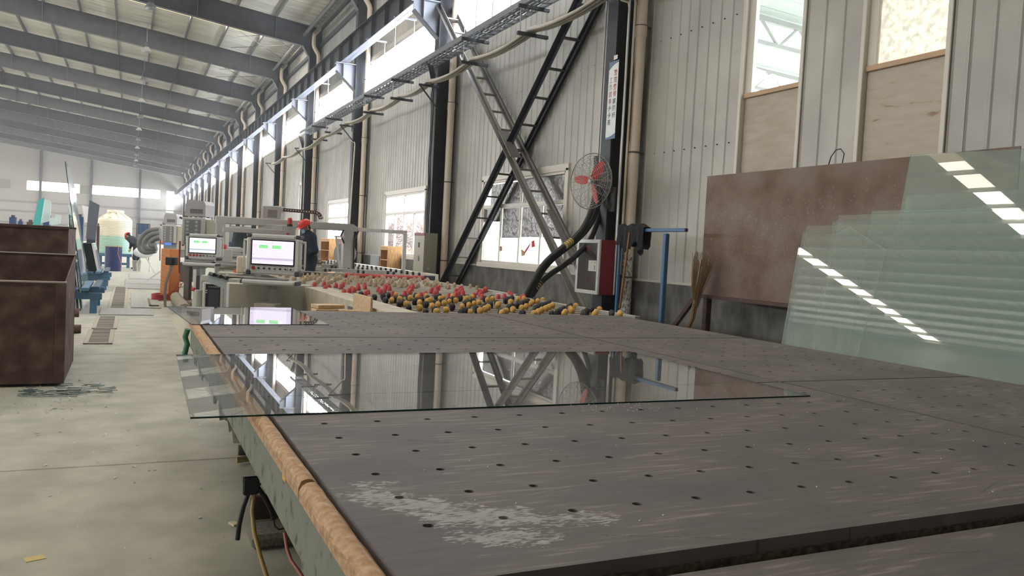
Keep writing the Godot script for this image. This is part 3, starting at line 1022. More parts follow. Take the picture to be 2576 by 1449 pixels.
	for i in 3:
		var hp := thing("corrugated_hose", hl[i], "hose", Vector3.ZERO, 0.0, "black hoses below the fan")
		var pts2 := []
		var cur := Curve3D.new()
		for j in paths[i].size():
			var q = paths[i][j]
			var p4 := A(q[0], q[1], 12.35 + 0.08 * i - 0.1 * j)
			cur.add_point(p4)
		for j in range(1, cur.point_count - 1):
			var tan: Vector3 = (cur.get_point_position(j + 1) - cur.get_point_position(j - 1)) * 0.22
			cur.set_point_in(j, -tan)
			cur.set_point_out(j, tan)
		pts2 = Array(cur.tessellate(4, 3))
		obj("hose", MB.new().tube(pts2, 0.042, 10), M("hose_black", C(42, 43, 48), 0.4), hp)
		if i != 1:
			var at := A(1429, 613, 11.85) if i == 0 else A(1352, 720, 11.8)
			var dirh := (A(1418, 620, 11.85) - A(1443, 600, 11.95)).normalized() if i == 0 else (A(1340, 738, 11.75) - A(1372, 700, 11.9)).normalized()
			for s in 4:
				obj("tape_band", MB.new().cyl(at + dirh * (0.04 * s - 0.08), at + dirh * (0.04 * s - 0.062), 0.05, -1, 12), M("tape_yellow", C(206, 182, 110), 0.5), hp)
	# cream conduits beside the downpipe
	for s in [[0.0, "cream plastic conduit nearest the dark column, bent at the top"], [0.1, "cream plastic conduit nearest the beige downpipe, bent at the top"]]:
		var q0: float = s[0]
		var cc := MB.new().tube([v3(6.46, 5.6 + q0, -10.36), v3(6.46, 5.35 + q0, -10.34), v3(6.56 + q0, 5.33 + q0, -10.3), v3(6.58 + q0, 5.25 + q0, -10.3), v3(6.58 + q0, 3.0, -10.3), v3(6.58 + q0, 1.3, -10.3)], 0.019, 8)
		tag(obj("conduit", cc, M("cream", C(214, 202, 180), 0.4)), s[1], "pipe")
	tag(obj("conduit", MB.new().cyl(v3(6.44, 1.0, -10.06), v3(6.52, 6.0, -10.2), 0.014, -1, 8), M("zinc")), "bright steel conduit running down to the side of the hose cabinet", "pipe")
	# slogan banner
	var bn := thing("banner", "white vertical slogan banner with red and black characters on the column", "banner", v3(6.462, 3.32, -10.45), 0.0)
	var bs := MB.new()
	bs.box(0, 0, -0.13, 0.004, 1.16, 0.13)
	obj("sheet", bs, M("banner_white", C(226, 232, 232), 0.5), bn)
	var red := MB.new()
	var blk := MB.new()
	var c1 := ["zheng", "li", "zheng", "dun", "zuo", "de", "hao"]
	var c2b := ["gong", "zuo2", "xiao", "lv", "bu", "bu", "gao"]
	for j in 7:
		glyphs(red if j < 4 else blk, [c1[j]], v3(-0.002, 0.94 - 0.105 * j, 0.02), v3(0, 0, 0.085), v3(0, 0.085, 0), 0.85)
		glyphs(red if j < 4 else blk, [c2b[j]], v3(-0.002, 0.84 - 0.105 * j, -0.1), v3(0, 0, 0.085), v3(0, 0.085, 0), 0.85)
	obj("lettering", red, M("letter_red", C(196, 78, 76), 0.6), bn)
	obj("lettering", blk, M("letter_black", C(58, 62, 66), 0.6), bn)
	var wv := MB.new()
	for e in [[1.16, -1.0], [0.0, 1.0]]:
		for q in 10:
			var z0 := -0.13 + 0.026 * q
			var h0: float = 0.035 + 0.09 * pow(1.0 - q / 10.0, 2.0)
			var h1: float = 0.035 + 0.09 * pow(1.0 - (q + 1) / 10.0, 2.0)
			if e[1] > 0.0: h0 = 0.03 + 0.05 * pow(q / 10.0, 2.0); h1 = 0.03 + 0.05 * pow((q + 1) / 10.0, 2.0)
			wv.quad(v3(-0.001, e[0], z0), v3(-0.001, e[0] + e[1] * h0, z0), v3(-0.001, e[0] + e[1] * h1, z0 + 0.026), v3(-0.001, e[0], z0 + 0.026), v3(-1, 0, 0))
	obj("wave_border", wv, M("banner_blue", C(92, 118, 148), 0.5), bn)
	tag(obj("label", MB.new().box(6.458, 4.5, -10.46, 6.462, 4.56, -10.36), M("paper")), "small white paper label stuck above the slogan banner", "label")
	# blue stand with a black cloth and a pole
	var st2 := thing("blue_stand", "blue square tube stand with one long arm beside the downpipe", "stand", Vector3.ZERO)
	var pa := onX(1677, 582, 6.05)
	var pl := onX(1562, 578, 6.05)
	var pe := onX(1727, 578, 6.05)
	obj("post", MB.new().bbox(6.02, 0, pa.z - 0.03, 6.08, pa.y - 0.03, pa.z + 0.03), M("blue_paint", C(66, 104, 142), 0.45), st2)
	obj("post", MB.new().bbox(6.03, 0, pl.z - 0.02, 6.07, pl.y - 0.03, pl.z + 0.02), M("blue_paint"), st2)
	obj("arm", MB.new().bbox(6.025, pl.y - 0.03, pl.z - 0.04, 6.075, pl.y + 0.015, pe.z), M("blue_paint"), st2)
	obj("end_cap", MB.new().box(6.03, pl.y - 0.025, pe.z, 6.07, pl.y + 0.01, pe.z + 0.004), M("ink"), st2)
	var clo := MB.new()
	var grid := []
	for i in 17:
		var row := []
		for j in 13:
			var uu := i / 16.0
			var vv := j / 12.0 * 2.0 - 1.0
			var drop := 0.24 + 0.05 * sin(uu * 9.0 + vv * 2.0) + 0.03 * sin(uu * 23.0)
			var fold := 0.022 * sin(uu * 26.0 + vv * 3.0) * absf(vv)
			var ang := clampf(vv * 2.6, -1.0, 1.0)
			var xx := 6.05 + 0.055 * sin(ang * PI / 2) + signf(vv) * fold + 0.02 * vv
			var yy := pl.y + 0.03 + 0.03 * cos(ang * PI / 2) - maxf(0.0, absf(vv) - 0.38) * drop * 1.9 + 0.025 * sin(uu * 17.0) * (1.0 - absf(vv))
			row.append(v3(xx, yy, pl.z + 0.0 + 0.62 * uu))
		grid.append(row)
	for i in 16:
		for j in 12:
			clo.quad(grid[i][j], grid[i + 1][j], grid[i + 1][j + 1], grid[i][j + 1], v3(-1.0 if j < 6 else 1.0, 0.6, 0))
	tag(obj("cloth", clo, M("black_cloth", C(34, 35, 40), 0.9)), "ragged black cloth hung over the blue stand", "cloth")
	tag(obj("wooden_pole", MB.new().cyl(onX(1559, 775, 6.0), onX(1584, 585, 5.98), 0.017, 0.015, 10), worn(M("pole_wood", C(168, 118, 74), 0.5), noise_tex(0.02, grey(0.75), grey(1.0)), v3(4, 1, 4))), "thin brown wooden pole leaning against the blue stand", "pole")
	# straw broom against the rusty plate
	var bz := onX(1750, 760, 6.25)
	var brm := thing("straw_broom", "upturned straw broom leaning beside the rusty steel plate", "broom", bz)
	var tw2 := MB.new()
	for i in 170:
		var a2 := rng.randf() * TAU
		var r2 := sqrt(rng.randf())
		var foot := v3(cos(a2) * 0.028 * r2, -0.06, sin(a2) * 0.028 * r2)
		var len := rng.randf_range(0.34, 0.56)
		var top := v3(cos(a2) * 0.11 * r2 + 0.02, len, sin(a2) * 0.15 * r2 + 0.06)
		var mid := foot.lerp(top, 0.5) + v3(0, 0.0, -0.02)
		tw2.tube([foot, mid, top, top + v3(rng.randf_range(-0.02, 0.02), 0.06, rng.randf_range(-0.02, 0.03))], 0.0022, 3)
	obj("bristles", tw2, M("straw", C(158, 132, 96), 0.8), brm)
	var hd := MB.new()
	for i in 30:
		var a3 := rng.randf() * TAU
		var r3 := sqrt(rng.randf())
		hd.tube([v3(cos(a3) * 0.034 * r3, 0.02, sin(a3) * 0.034 * r3), v3(cos(a3) * 0.026 * r3, -0.2, -0.04 + sin(a3) * 0.03 * r3), v3(cos(a3) * 0.03 * r3 - 0.02, -0.42, -0.14 + sin(a3) * 0.04 * r3)], 0.005, 4)
	obj("handle", hd, M("straw"), brm)
	obj("binding", MB.new().cyl(v3(0, -0.02, 0), v3(0, 0.03, 0.0), 0.037, -1, 12), M("twine", C(120, 96, 66), 0.8), brm)
	# rusty plate on its rack
	var rk := thing("steel_rack", "brown steel rack posts holding up the rusty plate by the wall", "rack", Vector3.ZERO)
	var rm := worn(M("rack_brown", C(92, 64, 54), 0.6), noise_tex(0.02, grey(0.7), grey(1.0)), v3(1, 1, 1))
	for z in [-7.98, -6.0, -4.5]:
		obj("post", MB.new().bbox(6.44, 0, z - 0.04, 6.52, 1.15, z + 0.04), rm, rk)
	obj("brace", MB.new().bar(onX(1692, 826, 6.44), onX(1745, 754, 6.44), 0.05, 0.05), rm, rk)
	obj("ledge", MB.new().box(6.4, 1.11, -8.06, 6.6, 1.15, -4.2), rm, rk)
	var pm := worn(M("rust_plate", C(138, 124, 114), 0.62, 0.1), noise_tex(0.004, C(190, 160, 142), C(240, 244, 248), FastNoiseLite.TYPE_SIMPLEX_SMOOTH, 1024, false, 7, C(224, 208, 198), 0.5), v3(0.4, 0.4, 0.4))
	tag(obj("steel_plate", MB.new().box(6.47, 1.15, -8.12, 6.482, 2.62, -4.2), pm), "large rusty brown steel plate standing against the wall behind the glass", "plate")
	var fk := MB.new()
	for i in 900:
		var c3 := v3(6.4695, rng.randf_range(1.2, 2.5), rng.randf_range(-8.05, -5.0))
		c3.y = lerpf(c3.y, 1.9, rng.randf() * 0.6)
		var a4 := rng.randf() * TAU
		var l4 := rng.randf_range(0.002, 0.009)
		var dd := v3(0, sin(a4), cos(a4)) * l4
		var ee := v3(0, -cos(a4), sin(a4)) * 0.0014
		fk.quad(c3 - dd - ee, c3 + dd - ee, c3 + dd + ee, c3 - dd + ee, v3(-1, 0, 0))
	tag(obj("scratch_flakes", fk, M("flake", C(186, 176, 168), 0.6)), "pale scratches and flakes scattered over the rusty plate", "scratches").set_meta("kind", "stuff")
	tag(obj("wire_loop", MB.new().tube([v3(6.5, 2.6, -6.22), v3(6.5, 2.7, -6.19), v3(6.49, 2.765, -6.12), v3(6.49, 2.77, -6.06), v3(6.5, 2.72, -6.02), v3(6.5, 2.66, -6.03), v3(6.51, 2.6, -6.05)], 0.006, 6), M("ink")), "small dark wire loop sticking up over the rusty plate", "wire")

# strokes of the characters on a unit square: each stroke runs x, y to x, y
const G := {
	"zheng": [[.05, .9, .55, .9], [.3, 1, .3, .6], [.1, .8, .5, .8], [.1, .8, .1, .68], [.5, .8, .5, .68], [.3, .66, .08, .55], [.3, .66, .5, .56], [.65, 1, .58, .8], [.6, .88, .95, .88], [.9, .88, .58, .56], [.66, .8, .96, .56], [.12, .45, .88, .45], [.5, .45, .5, .05], [.5, .25, .8, .25], [.28, .28, .28, .05], [.03, .04, .97, .04]],
	"li": [[.05, .9, .4, .9], [.22, .9, .22, .15], [.07, .55, .38, .55], [.03, .12, .42, .2], [.5, .95, .5, .45], [.93, .95, .93, .45], [.5, .95, .93, .95], [.5, .7, .93, .7], [.5, .46, .93, .46], [.71, .95, .71, .05], [.5, .26, .93, .26], [.44, .04, .98, .04]],
	"dun": [[.05, .85, .45, .85], [.25, 1, .25, .1], [.08, .7, .08, .45], [.08, .45, .42, .45], [.42, .7, .42, .45], [.25, .1, .42, .2], [.52, .95, .98, .95], [.72, .95, .66, .8], [.56, .78, .56, .28], [.94, .78, .94, .28], [.56, .78, .94, .78], [.75, .66, .75, .4], [.72, .3, .52, .04], [.78, .25, .97, .04]],
	"zuo": [[.2, 1, .04, .62], [.13, .76, .13, .02], [.24, .75, .55, .75], [.4, .95, .4, .48], [.27, .48, .53, .48], [.27, .48, .27, .12], [.53, .48, .53, .12], [.27, .12, .53, .12], [.7, 1, .6, .7], [.65, .8, .98, .8], [.9, .8, .56, .03], [.64, .6, .98, .03]],
	"de": [[.25, 1, .18, .85], [.08, .83, .08, .08], [.45, .83, .45, .08], [.08, .83, .45, .83], [.08, .47, .45, .47], [.08, .1, .45, .1], [.65, 1, .53, .68], [.6, .82, .95, .82], [.95, .82, .9, .06], [.9, .06, .76, .1], [.64, .55, .76, .38]],
	"hao": [[.25, 1, .1, .45], [.1, .45, .42, .12], [.42, .75, .06, .05], [.03, .72, .46, .72], [.55, .92, .93, .92], [.93, .92, .74, .7], [.74, .7, .74, .08], [.74, .08, .6, .14], [.5, .5, .98, .5]],
	"gong": [[.1, .88, .9, .88], [.5, .88, .5, .1], [.03, .1, .97, .1]],
	"zuo2": [[.28, 1, .05, .6], [.18, .78, .18, .02], [.52, 1, .36, .62], [.45, .8, .98, .8], [.62, .8, .62, .02], [.62, .55, .92, .55], [.62, .3, .95, .3]],
	"xiao": [[.28, 1, .3, .86], [.04, .8, .52, .8], [.18, .7, .06, .52], [.38, .7, .5, .52], [.42, .5, .05, .05], [.12, .45, .5, .05], [.68, 1, .58, .68], [.63, .82, .98, .82], [.9, .82, .54, .03], [.64, .62, .98, .03]],
	"lv": [[.5, 1, .5, .88], [.06, .86, .94, .86], [.5, .86, .34, .68], [.34, .68, .6, .64], [.62, .76, .34, .46], [.34, .46, .68, .48], [.14, .74, .24, .64], [.24, .5, .1, .4], [.86, .74, .76, .64], [.76, .5, .9, .4], [.03, .28, .97, .28], [.5, .4, .5, 0]],
	"bu": [[.5, 1, .5, .6], [.5, .82, .84, .82], [.24, .84, .24, .58], [.04, .58, .96, .58], [.5, .5, .5, .28], [.26, .46, .12, .26], [.86, .5, .14, .02]],
	"gao": [[.5, 1, .5, .9], [.05, .88, .95, .88], [.28, .78, .72, .78], [.28, .78, .28, .6], [.72, .78, .72, .6], [.28, .6, .72, .6], [.1, .5, .9, .5], [.1, .5, .1, .02], [.9, .5, .9, .02], [.33, .36, .67, .36], [.33, .36, .33, .14], [.67, .36, .67, .14], [.33, .14, .67, .14]],
	"huo": [[.5, 1, .5, .55], [.5, .55, .1, .03], [.5, .55, .92, .03], [.2, .8, .3, .55], [.82, .82, .68, .58]],
	"jing": [[.05, .95, .95, .95], [.3, .95, .3, .7], [.7, .95, .7, .7], [.1, .72, .9, .72], [.2, .55, .8, .55], [.2, .35, .8, .35], [.2, .55, .2, .3], [.8, .55, .8, .3], [.35, .3, .1, .02], [.65, .3, .9, .02]],
	"yi": [[.35, .8, .55, 1], [.55, 1, .55, 0]],
	"jiu": [[.8, .6, .5, .5], [.5, .5, .25, .65], [.25, .65, .3, .92], [.3, .92, .6, 1], [.6, 1, .8, .85], [.8, .85, .8, .4], [.8, .4, .6, .05], [.6, .05, .3, .05]],
}
func glyphs(mb: MB, names: Array, at: Vector3, right: Vector3, up: Vector3, bold := 1.0) -> void:
	for i in names.size():
		var o := at + right * 1.25 * i
		for s in G[names[i]]:
			var a: Vector3 = o + right * s[0] + up * s[1]
			var b: Vector3 = o + right * s[2] + up * s[3]
			var d: Vector3 = (b - a).normalized()
			var nn := right.cross(up).normalized()
			var w := nn.cross(d) * right.length() * 0.045 * bold
			a -= d * w.length() * 0.6
			b += d * w.length() * 0.6
			mb.quad(a - w, b - w, b + w, a + w, -nn if nn.x > 0 else nn)

func felt_image(patch: bool, sd: int) -> ImageTexture:
	var w := 1024
	var h := 720
	var im := Image.create(w, h, false, Image.FORMAT_RGB8)
	var n1 := FastNoiseLite.new()
	n1.seed = sd
	n1.frequency = 1.0
	n1.fractal_octaves = 3
	var n2 := FastNoiseLite.new()
	n2.seed = sd + 5
	n2.frequency = 1.0
	n2.fractal_octaves = 4
	var base := Color(0.415, 0.396, 0.388)
	for y in h:
		var v := y / float(h)
		for x in w:
			var u := x / float(w)
			var s := n1.get_noise_2d(u * 9.0, v * 70.0)
			var b := n2.get_noise_2d(u * 3.0 + 7.0, v * 4.0)
			var k := 1.0 + 0.12 * b + 0.08 * s
			if s > 0.2 and b > -0.05: k += (s - 0.2) * 0.55
			im.set_pixel(x, y, Color(base.r * k, base.g * k, base.b * k * (1.0 - 0.04 * b)))
	# knife lines scored into the cloth
	var r2 := RandomNumberGenerator.new()
	r2.seed = sd * 3 + 1
	for i in 26:
		var p := Vector2(r2.randf() * w, r2.randf() * h)
		var a := r2.randf_range(-0.5, 0.7)
		var d := Vector2(cos(a), sin(a))
		var light := r2.randf() < 0.35
		for s in int(r2.randf_range(60, 330)):
			p += d
			if p.x < 0 or p.y < 0 or p.x >= w or p.y >= h: break
			if r2.randf() < 0.25: continue
			var c := im.get_pixel(int(p.x), int(p.y))
			im.set_pixel(int(p.x), int(p.y), c * (1.35 if light else 0.6))
	if patch:
		# worn chalky patch in front of the first holes; metres on the board
		var segs := [[0.53, -1.87, 0.63, -1.74, 0.075, 1.0], [0.63, -1.76, 0.74, -1.62, 0.085, 1.15], [0.66, -1.66, 0.80, -1.63, 0.08, 1.15], [0.66, -1.53, 0.80, -1.49, 0.06, 0.95], [0.80, -1.6, 1.0, -1.56, 0.055, 0.75], [0.54, -1.95, 0.6, -1.95, 0.04, 0.55]]
		for y in h:
			var z := -3.155 + 1.825 * y / h
			if z < -2.1 or z > -1.36: continue
			for x in int(w * 0.3):
				var xx := 0.455 + 2.61 * x / w
				var best := 0.0
				for s in segs:
					var pp := Vector2(xx, z)
					var q := Geometry2D.get_closest_point_to_segment(pp, Vector2(s[0], s[1]), Vector2(s[2], s[3]))
					best = maxf(best, s[5] * (1.0 - pp.distance_to(q) / s[4]))
				if best <= 0.0: continue
				var nn := n1.get_noise_2d(xx * 26.0, z * 95.0) * 1.5 + n2.get_noise_2d(xx * 14.0, z * 16.0) * 0.9
				var m := clampf((best - 0.42 + nn * 0.75) * 6.0, 0.0, 1.0)
				if m > 0.0:
					var c2 := im.get_pixel(x, y)
					im.set_pixel(x, y, c2.lerp(Color(0.66, 0.66, 0.65), m * (0.72 + 0.28 * clampf(nn + 0.4, 0.0, 1.0))))
	return ImageTexture.create_from_image(im)

func board(parent: Node, x0: float, z0: float, x1: float, z1: float, top: float, m: Material) -> void:
	# cloth covered board with a grid of air holes; z0 far, z1 near
	var mb := MB.new()
	var px := 0.18
	var pz := 0.2065
	var xs := [x0]
	var hx := []
	var c := 0.60
	while c - px / 2 < x1:
		if c - px / 2 > x0 + 0.03 and hx.is_empty(): xs.append(c - px / 2)
		if c + px / 2 < x1 - 0.03 and c - px / 2 > x0 + 0.03:
			hx.append(c)
			xs.append(c + px / 2)
		c += px
	var zs := []
	var hz := []
	c = -1.415 + pz * 12
	while c > z0:
		if c + pz / 2 < z1 - 0.01 and c - pz / 2 > z0 + 0.01: hz.append(c)
		c -= pz
	if hx.is_empty() or hz.is_empty(): return
	var xa: float = hx[0] - px / 2
	var xb: float = hx[-1] + px / 2
	var za: float = hz[0] + pz / 2
	var zb: float = hz[-1] - pz / 2
	for q in [[x0, z0, xa, z1], [xb, z0, x1, z1], [xa, za, xb, z1], [xa, z0, xb, zb]]:
		mb.quad(v3(q[0], top, q[3]), v3(q[2], top, q[3]), v3(q[2], top, q[1]), v3(q[0], top, q[1]), Vector3.UP)
	var angs := []
	for i in 12: angs.append(TAU * i / 12.0)
	var ca := atan2(pz, px)
	for a in [ca, PI - ca, PI + ca, TAU - ca]: angs.append(a)
	angs.sort()
	var rad := 0.0125
	for cx in hx:
		for cz in hz:
			for i in angs.size():
				var a0: float = angs[i]
				var a1: float = angs[(i + 1) % angs.size()]
				var d0 := v3(cos(a0), 0, sin(a0))
				var d1 := v3(cos(a1), 0, sin(a1))
				var o := v3(cx, top, cz)
				var e0 := o + d0 * minf(px / 2 / maxf(absf(d0.x), 1e-5), pz / 2 / maxf(absf(d0.z), 1e-5))
				var e1 := o + d1 * minf(px / 2 / maxf(absf(d1.x), 1e-5), pz / 2 / maxf(absf(d1.z), 1e-5))
				mb.quad(o + d0 * rad, o + d1 * rad, e1, e0, Vector3.UP)
				mb.quad(o + d0 * rad, o + d1 * rad, o + d1 * rad - v3(0, 0.05, 0), o + d0 * rad - v3(0, 0.05, 0), -d0)
	var dep := 0.055
	mb.quad(v3(x0, top, z1), v3(x1, top, z1), v3(x1, top - dep, z1), v3(x0, top - dep, z1), v3(0, 0, 1))
	mb.quad(v3(x0, top, z0), v3(x1, top, z0), v3(x1, top - dep, z0), v3(x0, top - dep, z0), v3(0, 0, -1))
	mb.quad(v3(x0, top, z0), v3(x0, top, z1), v3(x0, top - dep, z1), v3(x0, top - dep, z0), v3(-1, 0, 0))
	mb.quad(v3(x1, top, z0), v3(x1, top, z1), v3(x1, top - dep, z1), v3(x1, top - dep, z0), v3(1, 0, 0))
	mb.quad(v3(x0, top - dep, z0), v3(x1, top - dep, z0), v3(x1, top - dep, z1), v3(x0, top - dep, z1), Vector3.DOWN)
	for i in mb.v.size():
		mb.u[i] = Vector2((mb.v[i].x - x0) / (x1 - x0), (mb.v[i].z - z0) / (z1 - z0))
	obj("cloth_board", mb, m, parent)

func sheet(o: Node3D, poly: Array, thick: float, m: Material, em: Material) -> void:
	# a glass sheet lying in x, y of its own frame, thickness along z: the faces and the ground edge
	var mb := MB.new()
	var pp := PackedVector2Array(poly)
	var ids := Geometry2D.triangulate_polygon(pp)
	for k in range(0, ids.size(), 3):
		var p := []
		for j in 3: p.append(v3(pp[ids[k + j]].x, pp[ids[k + j]].y, thick / 2))
		mb.tri(p[0], p[1], p[2], Vector3.BACK)
		for j in 3: p[j].z = -thick / 2
		mb.tri(p[0], p[1], p[2], Vector3.FORWARD)
	obj("face", mb, m, o)
	var eb := MB.new()
	var ar := 0.0
	for k in pp.size(): ar += pp[k].cross(pp[(k + 1) % pp.size()])
	for k in pp.size():
		var a := pp[k]
		var b := pp[(k + 1) % pp.size()]
		var d := (b - a) * signf(ar)
		eb.quad(v3(a.x, a.y, -thick / 2), v3(b.x, b.y, -thick / 2), v3(b.x, b.y, thick / 2), v3(a.x, a.y, thick / 2), v3(d.y, -d.x, 0))
	obj("edge", eb, em, o)

func build_tables() -> void:
	var t := thing("glass_table", "long air cushion glass table covered in dark grey perforated cloth boards", "table", Vector3.ZERO)
	var f1 := M("felt_worn", Color.WHITE, 0.72)
	f1.albedo_texture = felt_image(true, 11)
	var f2 := M("felt", Color.WHITE, 0.72)
	f2.albedo_texture = felt_image(false, 23)
	var xs := [[0.455, 3.065], [3.085, 4.58]]
	var zs := [[-7.06, -5.108], [-5.088, -3.167], [-3.153, -1.33], [-1.285, 0.6]]
	for i in 2:
		for j in 4:
			board(t, xs[i][0], zs[j][0], xs[i][1], zs[j][1], TY - (0.028 if j == 3 else 0.0), f1 if (i == 0 and j == 2) else f2)
	var under := MB.new()
	under.box(0.47, 0.7, -7.0, 4.5, TY - 0.06, -1.35)
	under.box(0.47, 0.7, -1.27, 4.5, TY - 0.09, 0.55)
	obj("under_frame", under, M("under", C(58, 54, 50), 0.8), t)
	var strip := MB.new()
	strip.box(0.47, TY - 0.09, -1.345, 4.5, TY - 0.03, -1.322)
	obj("edge_strip", strip, worn(M("felt_edge", C(120, 112, 92), 0.85), noise_tex(0.03, grey(0.4), grey(1.0)), v3(2, 2, 2)), t)
	var ap := worn(M("apron", C(132, 134, 122), 0.75), noise_tex(0.02, C(96, 86, 70), C(255, 255, 255), FastNoiseLite.TYPE_SIMPLEX_SMOOTH, 1024, false, 6, C(236, 238, 232), 0.33), v3(0.5, 0.5, 0.5))
	obj("apron_board", MB.new().bbox(0.418, 0.73, -6.3, 0.442, 0.92, -2.035, 0.004), ap, t)
	obj("apron_board", MB.new().bbox(0.412, 0.72, -2.025, 0.438, 0.915, 0.6, 0.004), ap, t)
	var wood := worn(M("rail_wood", C(206, 180, 146), 0.7), noise_tex(0.02, C(196, 164, 134), C(255, 252, 246), FastNoiseLite.TYPE_SIMPLEX_SMOOTH, 512, false, 5), v3(2.5, 2.5, 2.5))
	var rails := [[-6.3, -2.035, 0.425, 0.024, 0.0], [-2.02, 0.6, 0.427, 0.027, -0.008]]
	for r in rails:
		var mb := MB.new()
		var prev := []
		var n := 64
		for i in n + 1:
			var z: float = lerpf(r[0], r[1], i / float(n))
			var ring := []
			for q in 9:
				var a := PI * q / 8.0
				var rr: float = r[3] * (1.0 + rng.randf_range(-0.07, 0.07))
				ring.append(v3(r[2] - cos(a) * rr, TY - 0.022 + r[4] + sin(a) * rr * 0.95, z))
			ring.append(v3(r[2] + r[3], TY - 0.05, z))
			ring.append(v3(r[2] - r[3], TY - 0.05, z))
			if prev:
				for q in 11:
					var q1 := (q + 1) % 11
					mb.quad(prev[q], ring[q], ring[q1], prev[q1], (ring[q] + ring[q1]) / 2 - v3(r[2], TY - 0.035, z))
			prev = ring
			if i == 0 or i == n:
				for q in range(1, 10):
					mb.tri(ring[0], ring[q], ring[q + 1], v3(0, 0, -1 if i == 0 else 1))
		obj("wood_rail", mb, wood, t)
	for p in [[0.75, -1.9], [0.85, -4.1], [0.85, -6.5], [4.3, -6.6], [4.3, -4.0], [4.3, -1.8], [2.5, -6.6], [2.5, -4.0], [2.5, -1.8]]:
		obj("leg", MB.new().box(p[0] - 0.05, 0, p[1] - 0.05, p[0] + 0.05, 0.72, p[1] + 0.05), M("under"), t)
	obj("tape_remnant", MB.new().box(0.4165, 0.862, -2.36, 0.418, 0.896, -2.31), M("tape_orange", C(226, 172, 70), 0.6), t)
	# torn underside lining along the apron
	var lin := MB.new()
	var pv := []
	for i in 40:
		var z2 := -6.2 + 2.7 * i / 39.0
		var a2 := v3(0.43, 0.74, z2)
		var b2 := v3(0.45 + rng.randf_range(-0.02, 0.02), 0.66 + rng.randf_range(-0.05, 0.04), z2)
		if pv: lin.quad(pv[0], a2, b2, pv[1], v3(-1, 0, 0))
		pv = [a2, b2]
	obj("torn_lining", lin, worn(M("lining", C(116, 104, 90), 0.85), noise_tex(0.03, grey(0.45), grey(1.0)), v3(1.5, 1.5, 1.5)), t)
	# glass lying on the table
	var gp := pane("float_glass", C(214, 232, 226), 0.025)
	var ge := M("glass_edge", C(10, 52, 48), 0.15)
	var s1 := thing("glass_sheet", "large clear glass sheet lying across the near part of the dark table", "glass sheet", v3(0, TY + 0.003, 0))
	s1.rotation.x = -PI / 2
	sheet(s1, [Vector2(0.194, 2.808), Vector2(2.886, 2.772), Vector2(2.906, 4.312), Vector2(0.222, 4.302)], 0.006, gp, ge)
	var s2 := thing("glass_sheet", "smaller glass sheet at the far table corner mirroring the control screen", "glass sheet", v3(0, TY + 0.003, 0))
	s2.rotation.x = -PI / 2
	sheet(s2, [Vector2(0.388, 5.79), Vector2(1.325, 5.852), Vector2(1.31, 7.3), Vector2(0.288, 7.226)], 0.005, gp, ge)
	for i in 26:
		pass

func build_leaning() -> void:
	# pack of glass leaning on a rack just behind the table; local x runs along the hall, y up the sheet
	var lean := 0.15
	var rack := thing("glass_rack", "dark steel rack behind the table on which the glass sheets stand", "rack", v3(4.9, 0, -3.2))
	for z in [-1.5, 0.0, 1.5]:
		obj("foot", MB.new().bbox(-0.26, 0, z - 0.05, 0.8, 0.36, z + 0.05), M("dark_steel"), rack)
		obj("upright", MB.new().bar(v3(0.3, 0.36, z), v3(0.42, 1.5, z), 0.06, 0.06), M("dark_steel"), rack)
	var tint := C(160, 182, 170)
	var sets := [
		# base x at table height, outline as z, y, alpha, label
		[4.72, [[-4.86, 0.4], [-1.2, 0.4], [-1.2, 1.72], [-4.87, 1.71]], 0.16, "front clear glass sheet of the leaning pack, lowest and longest"],
		[4.735, [[-4.83, 0.4], [-4.2, 0.4], [-4.05, 1.70], [-4.42, 1.875], [-4.55, 1.82], [-4.72, 1.81], [-4.865, 1.835]], 0.10, "broken glass sheet with a pointed top corner in the leaning pack"],
		[4.75, [[-4.80, 0.4], [-1.2, 0.4], [-1.2, 1.885], [-4.855, 1.885]], 0.10, "clear glass sheet behind the broken one in the leaning pack"],
		[4.79, [[-4.585, 0.4], [-1.2, 0.4], [-1.2, 1.99], [-4.585, 1.965]], 0.14, "glass sheet with a bright chipped left edge in the leaning pack"],
		[4.82, [[-4.64, 0.4], [-1.2, 0.4], [-1.2, 1.93], [-4.66, 1.92]], 0.12, "thin glass sheet peeping out left of the chipped one"],
		[4.87, [[-4.35, 0.4], [-1.2, 0.4], [-1.2, 2.0], [-4.35, 2.0]], 0.22, "cloudy green glass sheet in the middle of the leaning pack"],
		[4.92, [[-4.12, 0.4], [-1.2, 0.4], [-1.2, 2.11], [-4.12, 2.11]], 0.22, "second tallest glass sheet near the back of the leaning pack"],
		[4.965, [[-4.18, 0.4], [-1.2, 0.4], [-1.2, 2.3], [-4.18, 2.42]], 0.3, "tallest pale glass sheet at the back of the leaning pack"]]
	for s in sets:
		var o := thing("glass_sheet", s[3], "glass sheet", v3(s[0] - lean * 0.95, 0, 0), 0.0, "glass sheets leaning by the wall")
		var up := v3(lean, 1, 0).normalized()
		# local x -> world +z, local y -> up the lean, local z -> towards -x
		o.transform = Transform3D(Basis(v3(0, 0, 1), up, v3(0, 0, 1).cross(up)), o.position)
		var poly := []
		for p in s[1]: poly.append(Vector2(p[0], p[1] * sqrt(1.0 + lean * lean)))
		sheet(o, poly, 0.006, pane("leaning_glass_%d" % int(s[2] * 100), tint, s[2]), M("pale_edge", C(176, 206, 196), 0.2))

